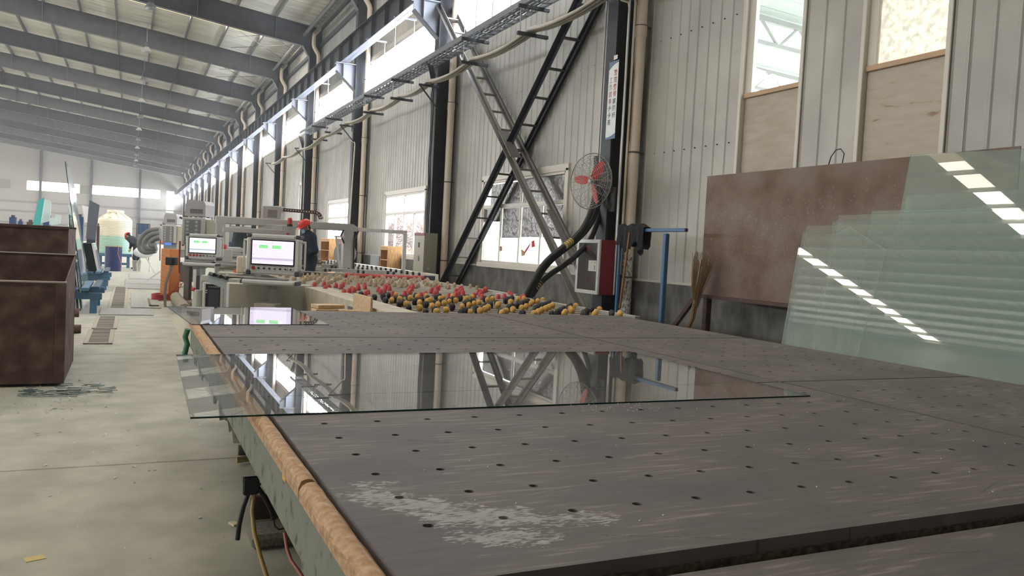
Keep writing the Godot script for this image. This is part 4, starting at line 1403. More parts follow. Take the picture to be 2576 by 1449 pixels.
func build_rollers() -> void:
	var t := thing("roller_table", "long roller table set with yellow, black, red and beige caster wheels", "roller table", Vector3.ZERO)
	var cream := worn(M("cream_steel", C(206, 196, 172), 0.5), noise_tex(0.012, grey(0.8), grey(1.0)), v3(0.6, 0.6, 0.6))
	obj("side_beam", MB.new().prism([Vector2(2.18, 0.55), Vector2(2.18, 0.93), Vector2(2.5, 0.93), Vector2(2.5, 0.88), Vector2(2.24, 0.88), Vector2(2.24, 0.55)], -11.2, -7.3), cream, t)
	obj("beam_end", MB.new().bbox(2.26, 0.6, -7.32, 2.5, 0.915, -7.14, 0.005), M("white_paint", C(216, 210, 198), 0.5), t)
	obj("label_plate", MB.new().box(2.176, 0.66, -8.75, 2.18, 0.87, -8.45), M("plate_dark", C(84, 80, 76), 0.5), t)
	obj("cross_plate", MB.new().bbox(1.2, 0.55, -11.55, 2.3, 0.94, -11.25), M("pale_grey", C(190, 188, 176), 0.5), t)
	obj("side_rail", MB.new().bbox(4.86, 0.86, -10.9, 4.93, 0.94, -7.15, 0.004), M("rail_grey", C(168, 164, 154), 0.45), t)
	obj("side_rail", MB.new().bbox(5.24, 0.86, -15.6, 5.3, 0.92, -10.9, 0.004), M("rail_grey"), t)
	obj("bed", MB.new().box(2.2, 0.5, -15.8, 5.2, 0.8, -7.2), M("bed_dark", C(120, 112, 100), 0.8), t)
	for p in [[2.4, -7.6], [4.8, -7.6], [2.4, -11], [4.9, -11], [2.4, -15], [5.1, -15]]:
		obj("leg", MB.new().box(p[0] - 0.05, 0, p[1] - 0.05, p[0] + 0.05, 0.6, p[1] + 0.05), cream, t)
	var barm := MB.new().cyl(v3(0, 0, 0), v3(2.42, 0, 0), 0.014, -1, 10, false).mesh()
	var barl := MB.new().cyl(v3(0, 0, 0), v3(2.95, 0, 0), 0.014, -1, 8, false).mesh()
	var bm := M("bar_steel", C(188, 182, 170), 0.4, 0.2)
	# wheel shapes, axle along x
	var soft := MB.new()
	soft.t = Transform3D(Basis(Vector3.BACK, PI / 2), Vector3.ZERO)
	soft.lathe([Vector2(0.0, -0.026), Vector2(0.022, -0.025), Vector2(0.034, -0.015), Vector2(0.038, 0.0), Vector2(0.034, 0.015), Vector2(0.022, 0.025), Vector2(0.0, 0.026)], 12)
	var hard := MB.new()
	hard.t = Transform3D(Basis(Vector3.BACK, PI / 2), Vector3.ZERO)
	hard.lathe([Vector2(0.0, -0.02), Vector2(0.03, -0.02), Vector2(0.037, -0.012), Vector2(0.037, 0.012), Vector2(0.03, 0.02), Vector2(0.0, 0.02)], 14)
	hard.t = Transform3D()
	hard.box(-0.026, -0.045, -0.012, -0.022, 0.012, 0.012)
	hard.box(0.022, -0.045, -0.012, 0.026, 0.012, 0.012)
	hard.box(-0.026, -0.046, -0.014, 0.026, -0.038, 0.014)
	var cone := MB.new()
	cone.lathe([Vector2(0.034, -0.035), Vector2(0.03, 0.0), Vector2(0.02, 0.028), Vector2(0.0, 0.036)], 10)
	var wm := [soft.mesh(), hard.mesh(), cone.mesh()]
	var cm := [M("wheel_yellow", C(214, 168, 84), 0.5), M("wheel_black", C(44, 42, 42), 0.4), M("wheel_red", C(200, 74, 72), 0.5), M("wheel_beige", C(176, 154, 122), 0.6)]
	var made := 0
	var over := []
	var spots := []
	var z := -7.22
	var row := 0
	while z > -15.5:
		var zone := 0 if z > -9.65 else (1 if z > -12.1 else 2)
		var x0 := 2.46 if zone == 0 else 2.3
		var x1 := 4.86 if zone == 0 else 5.22
		var b := obj("bar", barm if zone == 0 else barl, bm, t)
		b.position = v3(x0, 0.895, z)
		if zone == 0:
			var x := 2.56 + (0.17 if row % 2 else 0.0)
			while x < x1:
				if rng.randf() < 0.92: spots.append([x + rng.randf_range(-0.03, 0.03), z, 1])
				if rng.randf() < 0.85: spots.append([x + 0.12 + rng.randf_range(-0.03, 0.05), z - 0.02, 0])
				x += 0.34
			z -= 0.24
		elif zone == 1:
			var x2 := 2.42 + 0.13 * (row % 3)
			while x2 < x1:
				spots.append([x2 + rng.randf_range(-0.05, 0.05), z + rng.randf_range(-0.04, 0.04), 2])
				x2 += rng.randf_range(0.3, 0.46)
			z -= 0.26
		else:
			var x3 := 2.4 + 0.06 * (row % 3)
			while x3 < x1:
				spots.append([x3 + rng.randf_range(-0.04, 0.04), z + rng.randf_range(-0.06, 0.06), 3])
				x3 += rng.randf_range(0.16, 0.3)
			z -= 0.26
		row += 1
	for s in spots:
		var kind: int = s[2]
		var shape: Mesh = wm[0] if kind == 0 else (wm[1] if kind == 1 else wm[2])
		var turn := rng.randf_range(-0.5, 0.5)
		if made < 300:
			var o := obj("caster", shape, cm[kind], t)
			o.position = v3(s[0], 0.943, s[1])
			o.rotation.y = turn
			made += 1
		else:
			over.append(Transform3D(Basis(Vector3.UP, turn), v3(s[0], 0.943, s[1])))
	if over.size():
		var mm := MultiMesh.new()
		mm.transform_format = MultiMesh.TRANSFORM_3D
		mm.mesh = wm[2]
		mm.instance_count = over.size()
		for i in over.size(): mm.set_instance_transform(i, over[i])
		var mi := MultiMeshInstance3D.new()
		mi.name = "caster"
		mi.multimesh = mm
		mi.material_override = cm[3]
		mi.set_meta("kind", "stuff")
		t.add_child(mi, true)
	# red roller and the wheel conveyor beyond it
	var c2 := thing("wheel_conveyor", "grey conveyor with rows of small black wheels behind the red roller", "conveyor", Vector3.ZERO)
	var ra := onY(868, 690, 0.97)
	var rb := onY(1066, 697, 0.97)
	obj("red_roller", MB.new().cyl(v3(ra.x, 0.95, rb.z), v3(rb.x, 0.95, rb.z), 0.045, -1, 12), M("roller_red", C(180, 72, 66), 0.5), c2)
	obj("roller_bearing", MB.new().bbox(rb.x, 0.9, rb.z - 0.06, rb.x + 0.22, 1.0, rb.z + 0.06), M("dark_steel"), c2)
	obj("side_rail", MB.new().bbox(5.75, 0.8, -26.0, 5.9, 1.0, -16.05), M("white_paint"), c2)
	obj("cross_beam", MB.new().bbox(2.2, 0.86, -17.4, 5.2, 1.0, -17.25), M("rail_grey"), c2)
	obj("cross_beam", MB.new().bbox(2.0, 0.9, -19.6, 4.9, 1.03, -19.45), M("rail_grey"), c2)
	obj("bed", MB.new().box(2.3, 0.6, -26.0, 5.7, 0.86, -16.2), M("bed_dark"), c2)
	for p in [[2.5, -16.6], [5.7, -16.6], [2.5, -25], [5.7, -25]]:
		obj("leg", MB.new().box(p[0] - 0.06, 0, p[1] - 0.06, p[0] + 0.06, 0.6, p[1] + 0.06), M("rail_grey"), c2)
	var wheel := MB.new()
	wheel.t = Transform3D(Basis(Vector3.BACK, PI / 2), Vector3.ZERO)
	wheel.lathe([Vector2(0, -0.02), Vector2(0.04, -0.02), Vector2(0.045, 0), Vector2(0.04, 0.02), Vector2(0, 0.02)], 10)
	var wms := wheel.mesh()
	for x in [5.62, 5.05, 4.4, 3.7, 3.0]:
		obj("wheel_rail", MB.new().box(x - 0.03, 0.84, -25.8, x + 0.03, 0.93, -16.3), M("rail_grey"), c2)
		var zz := -16.5
		while zz > -25.6:
			obj("wheel", wms, M("wheel_black"), c2).position = v3(x, 0.97, zz)
			zz -= 0.42
	var pl := thing("glass_offcut", "narrow bright glass strip lying on the beige casters beside the screen", "glass sheet", v3(3.0, 0.985, -15.2))
	pl.rotation.x = -PI / 2
	sheet(pl, [Vector2(-0.7, 0.0), Vector2(1.2, 0.0), Vector2(0.8, 0.5), Vector2(-0.7, 0.5)], 0.006, pane("float_glass", C(214, 232, 226), 0.025), M("pale_edge"))

func screen_image(pink: bool) -> ImageTexture:
	var w := 480
	var h := 290
	var bg := Color(0.87, 0.83, 0.92) if pink else Color(0.86, 0.91, 0.94)
	var im := Image.create(w, h, false, Image.FORMAT_RGB8)
	im.fill(bg)
	var r := RandomNumberGenerator.new()
	r.seed = 5 if pink else 6
	im.fill_rect(Rect2i(0, 0, w, 22), bg.lerp(Color(0.92, 0.86, 0.95), 0.6))
	var ink := Color(0.42, 0.4, 0.5)
	var write := func(x: int, y: int, n: int, c: Color) -> void:
		for i in n:
			if r.randf() < 0.8: im.fill_rect(Rect2i(x + i * 5, y + r.randi() % 2, 3, 4 + r.randi() % 2), bg.lerp(c, 0.35 + r.randf() * 0.4))
	for i in 6: write.call(10 + i * 42, 24, 5, ink)
	write.call(230, 30, 26, Color(0.8, 0.45, 0.55))
	for i in 2:
		var x := 78 + i * 150
		im.fill_rect(Rect2i(x, 54, 104, 42), Color(0.50, 0.82, 0.52))
		im.fill_rect(Rect2i(x + 104, 54, 38, 42), Color(0.95, 0.94, 0.97))
		im.fill_rect(Rect2i(x + 104, 94, 38, 2), ink)
		im.fill_rect(Rect2i(x + 121, 72, 4, 8), ink)
		write.call(x + 12, 62, 14, Color(0.2, 0.4, 0.25))
	write.call(8, 56, 12, ink)
	write.call(8, 66, 9, ink)
	for i in 2:
		im.fill_rect(Rect2i(88 + i * 150, 112, 26, 2), bg.lerp(ink, 0.4))
		im.fill_rect(Rect2i(90 + i * 150, 114, 2, 20), bg.lerp(ink, 0.3))
		im.fill_rect(Rect2i(110 + i * 150, 114, 2, 20), bg.lerp(ink, 0.3))
	for j in 2: write.call(8, 112 + j * 24, 5, Color(0.7, 0.4, 0.5))
	for i in 7: write.call(46 + i * 46, 150, 6, Color(0.6, 0.4, 0.5))
	for i in 8:
		im.fill_rect(Rect2i(50 + i * 42, 168, 1, 30), bg.lerp(ink, 0.25))
		for j in 3: write.call(54 + i * 42, 170 + j * 10, 5, bg.lerp(Color(0.7, 0.6, 0.7), 0.7))
	im.fill_rect(Rect2i(10, 172, 14, 6), ink)
	im.fill_rect(Rect2i(0, 214, w, 28), Color(0.72, 0.68, 0.76) if pink else Color(0.66, 0.68, 0.72))
	write.call(6, 254, 46, Color(0.25, 0.3, 0.5))
	write.call(300, 258, 12, Color(0.2, 0.2, 0.45))
	return ImageTexture.create_from_image(im)

func console(label: String, at: Vector3, turn: float, pink: bool, stand_to: float) -> void:
	var t := thing("control_console", label, "console", at, turn, "control consoles")
	if pink: t.scale = v3(1.24, 1.24, 1.24)
	var alu := M("console_grey", C(206, 206, 204), 0.38)
	var dark := M("console_corner", C(74, 76, 80), 0.45)
	# y = 0 is the middle of the keyboard tray's top
	obj("body", MB.new().bbox(-0.27, 0.05, -0.17, 0.27, 0.47, -0.005, 0.012), alu, t)
	obj("side_profile", MB.new().bbox(-0.285, 0.09, -0.1, -0.235, 0.44, 0.008, 0.012), alu, t)
	obj("side_profile", MB.new().bbox(0.235, 0.09, -0.1, 0.285, 0.44, 0.008, 0.012), alu, t)
	obj("top_profile", MB.new().bbox(-0.235, 0.43, -0.16, 0.235, 0.482, 0.004, 0.014), alu, t)
	for s in [-1, 1]:
		for y in [[0.44, 0.482], [0.04, 0.09]]:
			obj("corner_cap", MB.new().bbox(0.235 * s, y[0], -0.16, 0.288 * s, y[1], 0.006, 0.01), dark, t)
	var scr := obj("screen", MB.new().box(-0.236, 0.148, -0.004, 0.236, 0.424, 0.002), M("bezel", C(22, 22, 28), 0.3), t)
	var pic := MB.new()
	pic.quad(v3(-0.222, 0.163, 0.004), v3(0.222, 0.163, 0.004), v3(0.222, 0.41, 0.004), v3(-0.222, 0.41, 0.004), Vector3.BACK)
	var gm := M("screen_%s" % ("pink" if pink else "blue"), C(20, 20, 22), 0.3)
	gm.emission_enabled = true
	gm.emission = Color.WHITE
	gm.emission_operator = BaseMaterial3D.EMISSION_OP_MULTIPLY
	gm.emission_texture = screen_image(pink)
	gm.emission_energy_multiplier = 0.8
	obj("display", pic, gm, scr)
	var l := AreaLight3D.new()
	l.name = "screen_light"
	l.area_size = Vector2(0.44, 0.24)
	l.area_normalize_energy = false
	l.light_energy = 0.03
	l.shadow_enabled = true
	var knobs := [0, 1, 1, 1, 2, 1, 3, 3] if pink else [0, 0, 0, 0, 2, 2, 3, 3]
	for i in 8:
		var x := -0.205 + 0.058 * i
		var kc: int = knobs[i]
		var m: Material = [M("button_red", C(176, 44, 44), 0.35), M("button_black", C(30, 30, 32), 0.4), M("button_green", C(50, 112, 84), 0.35), M("button_black")][kc]
		var r: float = 0.019 if kc == 0 else 0.011
		var b := obj("button", MB.new().cyl(v3(x, 0.115 - 0.0, 0.0), v3(x, 0.115, 0.018), r, r * 0.85, 14), m, t)
		if kc == 3:
			obj("dial_mark", MB.new().cyl(v3(x, 0.115, 0.0), v3(x, 0.115, 0.012), 0.017, 0.017, 14), M("dial_white", C(224, 224, 222), 0.4), b)
		obj("caption", MB.new().box(x - 0.014, 0.137, -0.004, x + 0.014, 0.141, -0.002), M("caption", C(140, 138, 140), 0.6), t)
	obj("tray", MB.new().bbox(-0.275, -0.055, -0.06, 0.29, -0.002, 0.165, 0.016), alu, t)
	for s in [-1, 1]:
		obj("tray_end", MB.new().bbox(0.0075 + 0.2825 * s, -0.05, -0.05, 0.0075 + 0.297 * s, -0.005, 0.16, 0.006), dark, t)
	var kb := obj("keyboard", MB.new().bbox(-0.25, -0.001, 0.02, 0.19, 0.012, 0.14, 0.003), M("keyboard", C(126, 126, 128), 0.5), t)
	for rr in 5:
		for cc in 20:
			obj("key", MB.new().box(-0.244 + 0.0212 * cc, 0.012, 0.03 + 0.021 * rr, -0.244 + 0.0212 * cc + 0.017, 0.018, 0.03 + 0.021 * rr + 0.017), M("keycap", C(176, 176, 176), 0.5), kb)
	if not pink:
		obj("mouse", MB.new().ball(v3(0.235, 0.008, 0.08), v3(0.03, 0.016, 0.05), 12, 6), M("button_black"), t)
	for s in ([-1, 1] if pink else [1]):
		var hx: float = 0.33 * s
		obj("handle", MB.new().tube([v3(0.285 * s, 0.41, -0.06), v3(hx, 0.41, -0.06), v3(hx, 0.38, -0.06), v3(hx, 0.14, -0.06), v3(hx, 0.11, -0.06), v3(0.285 * s, 0.11, -0.06)], 0.012, 8), M("white_paint"), t)
	obj("post", MB.new().bbox(-0.035, stand_to, -0.09, 0.035, -0.1, -0.02, 0.008), M("post_grey", C(166, 172, 172), 0.45), t)
	obj("post_head", MB.new().bbox(-0.05, -0.1, -0.1, 0.05, -0.054, 0.0, 0.006), M("zinc_grey", C(150, 152, 154), 0.4), t)
	obj("foot", MB.new().bbox(-0.1, stand_to, -0.17, 0.1, stand_to + 0.03, 0.06, 0.006), M("post_grey"), t)
	t.add_child(l, true)
	l.transform = Transform3D(Basis(Vector3.UP, PI), v3(0, 0.285, 0.012))

func facing(called: String, label: String, cat: String, px: float, py: float, depth: float, turn := -0.443659) -> Node3D:
	return thing(called, label, cat, A(px, py, depth), turn)

func wood_shelf(label: String, at: Vector3, turn: float, w: float, h: float, d: float, shelves: int, filled: int) -> void:
	var wd := worn(M("pine", C(214, 176, 126), 0.55), noise_tex(0.012, C(206, 176, 140), C(255, 250, 240), FastNoiseLite.TYPE_SIMPLEX_SMOOTH, 512, false, 5), v3(2.0, 0.5, 2.0))
	var t := thing("wooden_shelf", label, "shelf", at, turn, "pine shelves by the wall")
	for s in [-1, 1]:
		obj("side_panel", MB.new().bbox(s * w / 2 - 0.012, 0, -d / 2, s * w / 2 + 0.012, h, d / 2, 0.003), wd, t)
	obj("back_panel", MB.new().box(-w / 2, 0, -d / 2, w / 2, h, -d / 2 + 0.01), wd, t)
	for i in shelves + 1:
		obj("shelf_board", MB.new().bbox(-w / 2, 0.02 + (h - 0.06) * i / shelves, -d / 2, w / 2, 0.045 + (h - 0.06) * i / shelves, d / 2, 0.003), wd, t)
	obj("front_rail", MB.new().bbox(-w / 2, h - 0.12, d / 2 - 0.015, w / 2, h - 0.02, d / 2, 0.003), wd, t)
	var lab := "small hardware item on the pine shelf "
	for i in filled:
		var y: float = 0.045 + (h - 0.06) * (1 + i % maxi(1, shelves - 1)) / shelves
		var q := thing("parts_box", ["open box of small metal parts on the wooden shelf beside the control cabinet", "stack of small white packets on the wooden shelf beside the control cabinet", "dark coil of parts on the far wooden shelf", "red cloth bundle on the far wooden shelf"][(i + (0 if w < 0.75 else 2)) % 4], "box", at + v3(0, y, 0), turn)
		var mcol: Material = [M("part_grey", C(120, 116, 110), 0.5), M("paper"), M("ink"), M("rag_red", C(120, 44, 48), 0.8)][(i + (0 if w < 0.75 else 2)) % 4]
		var mb := MB.new()
		mb.bbox(-0.16, 0, -0.1, 0.02, 0.09, 0.12, 0.01)
		mb.bbox(-0.02, 0, -0.06, 0.14, 0.15, 0.1, 0.01)
		mb.ball(v3(-0.1, 0.1, 0.02), v3(0.06, 0.05, 0.06), 8, 6)
		obj("pieces", mb, mcol, q)

func build_machines() -> void:
	console("large control console with a pinkish screen nearest the roller table", A(684, 703, 10.7), -0.46, true, -0.42)
	console("control console with a bluish screen and four red buttons farther back", A(508, 660, 13.7), -0.46, false, -0.55)
	var grey := M("mach_grey", C(178, 174, 168), 0.45)
	var pale := M("pale_grey")
	# stand under the near console
	var pd := facing("console_plinth", "pale steel plinth carrying the large control console", "plinth", 672, 766, 10.75)
	obj("block", MB.new().bbox(-0.14, -0.9, -0.16, 0.14, 0.02, 0.12, 0.01), pale, pd)
	# display unit under the far console
	var du := facing("cutter_cabinet", "white rounded machine cabinet with a dark front panel below the far console", "machine", 534, 740, 13.0)
	obj("housing", MB.new().bbox(-0.16, -0.55, -0.5, 0.2, 0.2, 0.02, 0.03), pale, du)
	var fp := obj("front_panel", MB.new().bbox(-0.1, -0.5, 0.02, 0.135, 0.16, 0.032, 0.004), M("panel_black", C(30, 34, 46), 0.35), du)
	obj("inner_panel", MB.new().box(-0.05, -0.28, 0.032, 0.125, 0.08, 0.035), M("panel_slate", C(58, 62, 68), 0.4), fp)
	for i in 6: obj("key", MB.new().box(-0.05 + 0.03 * i, 0.115, 0.032, -0.035 + 0.03 * i, 0.125, 0.035), M("paper"), fp)
	for i in 2: obj("key", MB.new().box(-0.09, 0.05 - 0.035 * i, 0.032, -0.07, 0.065 - 0.035 * i, 0.035), M("paper"), fp)
	obj("side_door", MB.new().bbox(0.15, -0.55, -0.02, 0.26, 0.16, 0.0, 0.004), M("door_blue", C(176, 190, 192), 0.4), du)
	obj("door_slot", MB.new().box(0.226, -0.22, 0.0, 0.232, -0.1, 0.002), M("ink"), du)
	obj("side_tank", MB.new().cyl(v3(-0.24, -0.5, -0.1), v3(-0.24, 0.05, -0.1), 0.08, -1, 16), M("tank_green", C(158, 164, 152), 0.4), du)
	obj("top_box", MB.new().bbox(-0.2, 0.2, -0.3, 0.06, 0.3, -0.02, 0.012), pale, du)
	var rp := facing("riser_pipe", "white upright pipe with a red valve beside the machine cabinet", "pipe", 489, 720, 13.4)
	obj("pipe", MB.new().cyl(v3(0, -0.9, 0), v3(0, 0.28, 0), 0.024, -1, 10), M("white_paint"), rp)
	obj("valve", MB.new().cyl(v3(-0.03, -0.05, 0.02), v3(0.02, -0.05, 0.03), 0.03, -1, 12), M("button_red"), rp)
	var eb := facing("beam_end", "pale boxed beam end with black rollers beside the far console", "machine", 568, 712, 12.2)
	obj("box", MB.new().bbox(0.04, -0.11, -0.2, 0.17, 0.07, 0.02, 0.006), pale, eb)
	obj("side_plate", MB.new().prism([Vector2(-0.28, 0.12), Vector2(0.05, 0.06), Vector2(0.05, -0.11), Vector2(-0.28, 0.0)], -0.02, 0.0), M("door_blue"), eb)
	for i in 3:
		obj("roller", MB.new().cyl(v3(-0.25 + 0.1 * i, 0.13 - 0.02 * i, -0.02), v3(-0.17 + 0.1 * i, 0.115 - 0.02 * i, 0.03), 0.03, -1, 12), M("button_black"), eb)
	obj("guard_strip", MB.new().bbox(0.02, 0.155, -0.3, 0.16, 0.2, -0.26, 0.004), M("guard_orange", C(214, 98, 62), 0.5), eb)
	obj("cover", MB.new().bbox(-0.2, 0.13, -0.3, 0.16, 0.155, -0.2, 0.004), M("white_paint"), eb)
	# edging machine heads with button panels
	for i in 2:
		var m := facing("edging_machine", ["nearer grey machine head with a button panel behind the bluish screen", "farther grey machine head with a button panel and small blue display"][i], "machine", [485, 424][i], [585, 590][i], [17.6, 23.5][i], -0.5)
		var s: float = [1.0, 0.86][i]
		m.scale = v3(s, s, s)
		var lo := -1.5 if i == 0 else -1.6
		obj("panel_box", MB.new().bbox(-0.25, -0.28, -0.35, 0.26, 0.33, 0.0, 0.012), grey, m)
		obj("back_cabinet", MB.new().bbox(0.26, -0.5, -0.4, 0.65, 0.3, -0.05, 0.01), M("mach_cream", C(186, 180, 160), 0.5), m)
		var bp := obj("button_plate", MB.new().bbox(-0.19, -0.26, 0.0, 0.17, 0.28, 0.008, 0.003), M("plate_brown", C(118, 114, 110), 0.5), m)
		for r in 6:
			for c in 2:
				obj("button", MB.new().bbox(-0.15 + 0.2 * c, 0.2 - 0.083 * r, 0.008, -0.09 + 0.2 * c, 0.255 - 0.083 * r, 0.016, 0.003), M("key_grey", C(158, 164, 162), 0.5), bp)
		var hd := obj("motor_housing", MB.new().prism([Vector2(-0.26, 0.36), Vector2(-0.26, 0.6), Vector2(-0.2, 0.72), Vector2(0.16, 0.7), Vector2(0.2, 0.62), Vector2(0.2, 0.36)], -0.6, -0.15), M("mach_mauve", C(166, 160, 158), 0.5), m)
		for v in 12:
			obj("vent_slot", MB.new().box(-0.14 + 0.024 * v, 0.42, -0.15, -0.13 + 0.024 * v, 0.52, -0.145), M("ink"), hd)
		obj("duct", MB.new().tube([v3(-0.24, 0.4, -0.4), v3(-0.34, 0.46, -0.4), v3(-0.38, 0.36, -0.4), v3(-0.38, 0.2, -0.4)], 0.05, 10), M("duct_grey", C(104, 104, 102), 0.5), m)
		obj("body", MB.new().bbox(-0.2, -0.75, -1.2, 0.62, -0.28, -0.1, 0.02), M("mach_low", C(150, 152, 146), 0.5), m)
		obj("lower_bed", MB.new().bbox(-0.05, lo, -1.6, 0.6, -0.95, -0.25, 0.02), M("mach_dark", C(98, 94, 88), 0.7), m)
		obj("leg", MB.new().bbox(-0.24, lo, -0.3, -0.12, -0.28, -0.15, 0.006), M("post_mauve", C(128, 112, 106), 0.6), m)
		obj("beacon", MB.new().cyl(v3(-0.3, 0.36, -0.3), v3(-0.3, 0.42, -0.3), 0.035, -1, 12), M("beacon_red", C(196, 52, 58), 0.4), m)
		obj("cable_arm", MB.new().tube([v3(-0.42, 0.32, -0.25), v3(-0.3, 0.28, -0.25), v3(-0.2, 0.2, -0.2), v3(-0.24, 0.02, -0.1), v3(-0.26, -0.3, -0.1)], 0.022, 8), M("black_cable"), m)
		obj("red_hose", MB.new().tube([v3(-0.27, -0.2, 0.02), v3(-0.28, -0.6, 0.0), v3(-0.26, -0.9, 0.02)], 0.02, 8), M("red_pipe", C(136, 52, 50), 0.5), m)
		if i == 1:
			obj("display", MB.new().bbox(-0.13, -0.36, 0.0, 0.12, -0.28, 0.02, 0.004), glow("lcd_blue", C(84, 130, 220), 0.5, C(40, 70, 140)), m)
			obj("pilot_lamp", MB.new().cyl(v3(-0.2, -0.27, 0.0), v3(-0.2, -0.27, 0.02), 0.014, -1, 10), glow("pilot_red", C(255, 70, 50), 1.2, C(160, 30, 30)), m)
	# orange slatted guard
	var og := facing("machine_guard", "tall orange mesh guard standing beside the machines", "guard", 416, 690, 18.9, -0.9)
	obj("plate", MB.new().bbox(-0.16, -0.68, -0.03, 0.13, 0.6, 0.0, 0.005), M("orange", C(206, 122, 52), 0.5), og)
	obj("side_plate", MB.new().bbox(0.1, -0.68, -0.3, 0.13, 0.6, -0.03, 0.005), M("orange"), og)
	for i in 14:
		obj("slat_line", MB.new().bar(v3(-0.15, 0.5 - 0.085 * i, 0.002), v3(0.1, 0.43 - 0.085 * i, 0.002), 0.008, 0.006), M("slat_pale", C(226, 166, 104), 0.5), og)
	# junction valve in front of it
	var vb := facing("valve_cluster", "black valve block with a grey hose beside the orange guard", "valve", 432, 657, 16.5)
	obj("block", MB.new().bbox(-0.1, -0.08, -0.08, 0.1, 0.08, 0.08, 0.01).cyl(v3(0, 0, 0), v3(0.0, 0.0, 0.12), 0.06, -1, 12), M("button_black"), vb)
	obj("hose", MB.new().tube([v3(0.03, -0.05, 0.03), v3(-0.02, -0.25, 0.05), v3(-0.09, -0.45, 0.03), v3(-0.12, -0.7, 0.0), v3(-0.1, -0.95, 0)], 0.03, 8), M("hose_grey", C(140, 132, 118), 0.6), vb)
	# big grey suction ducts
	var pth := [[[402, 578], [375, 582], [356, 600], [352, 622], [366, 634], [392, 630]], [[404, 588], [384, 590], [368, 602], [364, 618], [374, 626], [394, 624]], [[404, 598], [392, 600], [381, 608], [380, 616], [392, 618]]]
	for i in 3:
		var dt := thing("suction_duct", ["outermost grey suction duct looping beside the machines", "middle grey suction duct looping beside the machines", "innermost grey suction duct looping beside the machines"][i], "duct", Vector3.ZERO, 0.0, "grey suction ducts")
		var pts := []
		for q in pth[i]: pts.append(A(q[0], q[1], 25.5 - 0.3 * i))
		var cv := Curve3D.new()
		for p in pts: cv.add_point(p)
		for j in range(1, cv.point_count - 1):
			var tg: Vector3 = (cv.get_point_position(j + 1) - cv.get_point_position(j - 1)) * 0.2
			cv.set_point_in(j, -tg)
			cv.set_point_out(j, tg)
		obj("duct", MB.new().tube(Array(cv.tessellate(3, 4)), 0.085, 12), M("duct_grey"), dt)
	# gantry across the line
	var gz := -18.0
	var g := thing("gantry_beam", "long grey gantry beam crossing the cutting line behind the worker", "gantry", v3(0, 0, gz))
	obj("beam", MB.new().bbox(1.6, 1.83, -0.1, 4.4, 1.99, 0.1, 0.01), grey, g)
	obj("beam_end", MB.new().prism([Vector2(4.4, 1.83), Vector2(4.4, 1.99), Vector2(4.5, 1.99), Vector2(4.62, 1.92), Vector2(4.62, 1.83)], -0.09, 0.09), grey, g)
	for i in 4:
		obj("trunking", MB.new().bbox(4.62 + 0.28 * i, 1.84, -0.05, 4.89 + 0.28 * i, 1.92, 0.05, 0.004), M("trunk_white", C(208, 206, 198), 0.45), g)
	obj("end_post", MB.new().bbox(5.7, 0, -0.04, 5.78, 1.92, 0.04, 0.004), M("trunk_white"), g)
	obj("post", MB.new().bbox(4.3, 0, -0.12, 4.52, 1.85, 0.1, 0.008), grey, g)
	obj("thin_post", MB.new().bar(v3(4.08, 1.68, 0.3), v3(4.2, 0.9, 0.3), 0.04, 0.04), M("white_paint"), g)
	obj("post_arm", MB.new().bar(v3(4.05, 1.69, 0.3), v3(4.32, 1.69, 0.1), 0.03, 0.03), M("white_paint"), g)
	obj("cable", MB.new().tube([v3(4.28, 1.84, 0.12), v3(4.22, 1.72, 0.15), v3(4.3, 1.55, 0.14)], 0.02, 8).tube([v3(4.62, 1.84, 0.1), v3(4.58, 1.75, 0.14), v3(4.52, 1.65, 0.14), v3(4.53, 1.2, 0.13), v3(4.54, 0.9, 0.13)], 0.018, 8), M("black_cable"), g)
	obj("lower_beam", MB.new().bbox(1.7, 1.66, 0.5, 2.9, 1.76, 0.65, 0.006), grey, g)
	obj("left_post", MB.new().bbox(1.62, 0, -0.1, 1.8, 1.85, 0.1, 0.006), grey, g)
	var ch := facing("cutting_head", "grey cutting head with a square grille riding on the gantry beam", "machine", 687, 545, 18.2)
	obj("housing", MB.new().bbox(-0.21, -0.2, -0.2, 0.2, 0.24, 0.12, 0.02), M("mach_mauve"), ch)
	obj("grille", MB.new().bbox(-0.08, -0.02, 0.12, 0.12, 0.15, 0.128, 0.003), M("grille_brown", C(126, 116, 108), 0.6), ch)
	obj("side_cap", MB.new().bbox(-0.24, -0.05, -0.15, -0.2, 0.23, 0.1, 0.006), M("white_paint"), ch)
	var cc := facing("head_cabinet", "wide grey cabinet with a red stop button hanging below the cutting head", "cabinet", 697, 585, 17.4, -0.3)
	obj("cabinet", MB.new().bbox(-0.38, -0.3, -0.3, 0.4, 0.17, 0.1, 0.01), grey, cc)
	obj("door", MB.new().bbox(-0.1, -0.3, 0.1, 0.13, 0.15, 0.11, 0.004), M("mach_light", C(190, 188, 190), 0.4), cc)
	obj("door", MB.new().bbox(0.14, -0.3, 0.1, 0.39, 0.15, 0.11, 0.004), grey, cc)
	obj("stop_button", MB.new().cyl(v3(0.24, -0.02, 0.11), v3(0.24, -0.02, 0.14), 0.026, 0.022, 12), M("button_red"), cc)
	var bc := facing("beacon_lamp", "red beacon lamp standing on the head cabinet beside the worker", "lamp", 729, 566, 17.2)
	obj("base", MB.new().cyl(v3(0, -0.03, 0), v3(0, 0.02, 0), 0.062, 0.055, 14), M("button_black"), bc)
	obj("lens", MB.new().lathe([Vector2(0.05, 0.02), Vector2(0.05, 0.12), Vector2(0.038, 0.15), Vector2(0, 0.155)], 14), M("beacon_red"), bc)
	# drag chain
	var dc := thing("drag_chain", "dark brown cable drag chain with white rivets above the gantry", "chain", Vector3.ZERO)
	var route := []
	for i in 14: route.append(A(710 + 6.6 * i, 527.5 + 0.55 * i, 18.3))
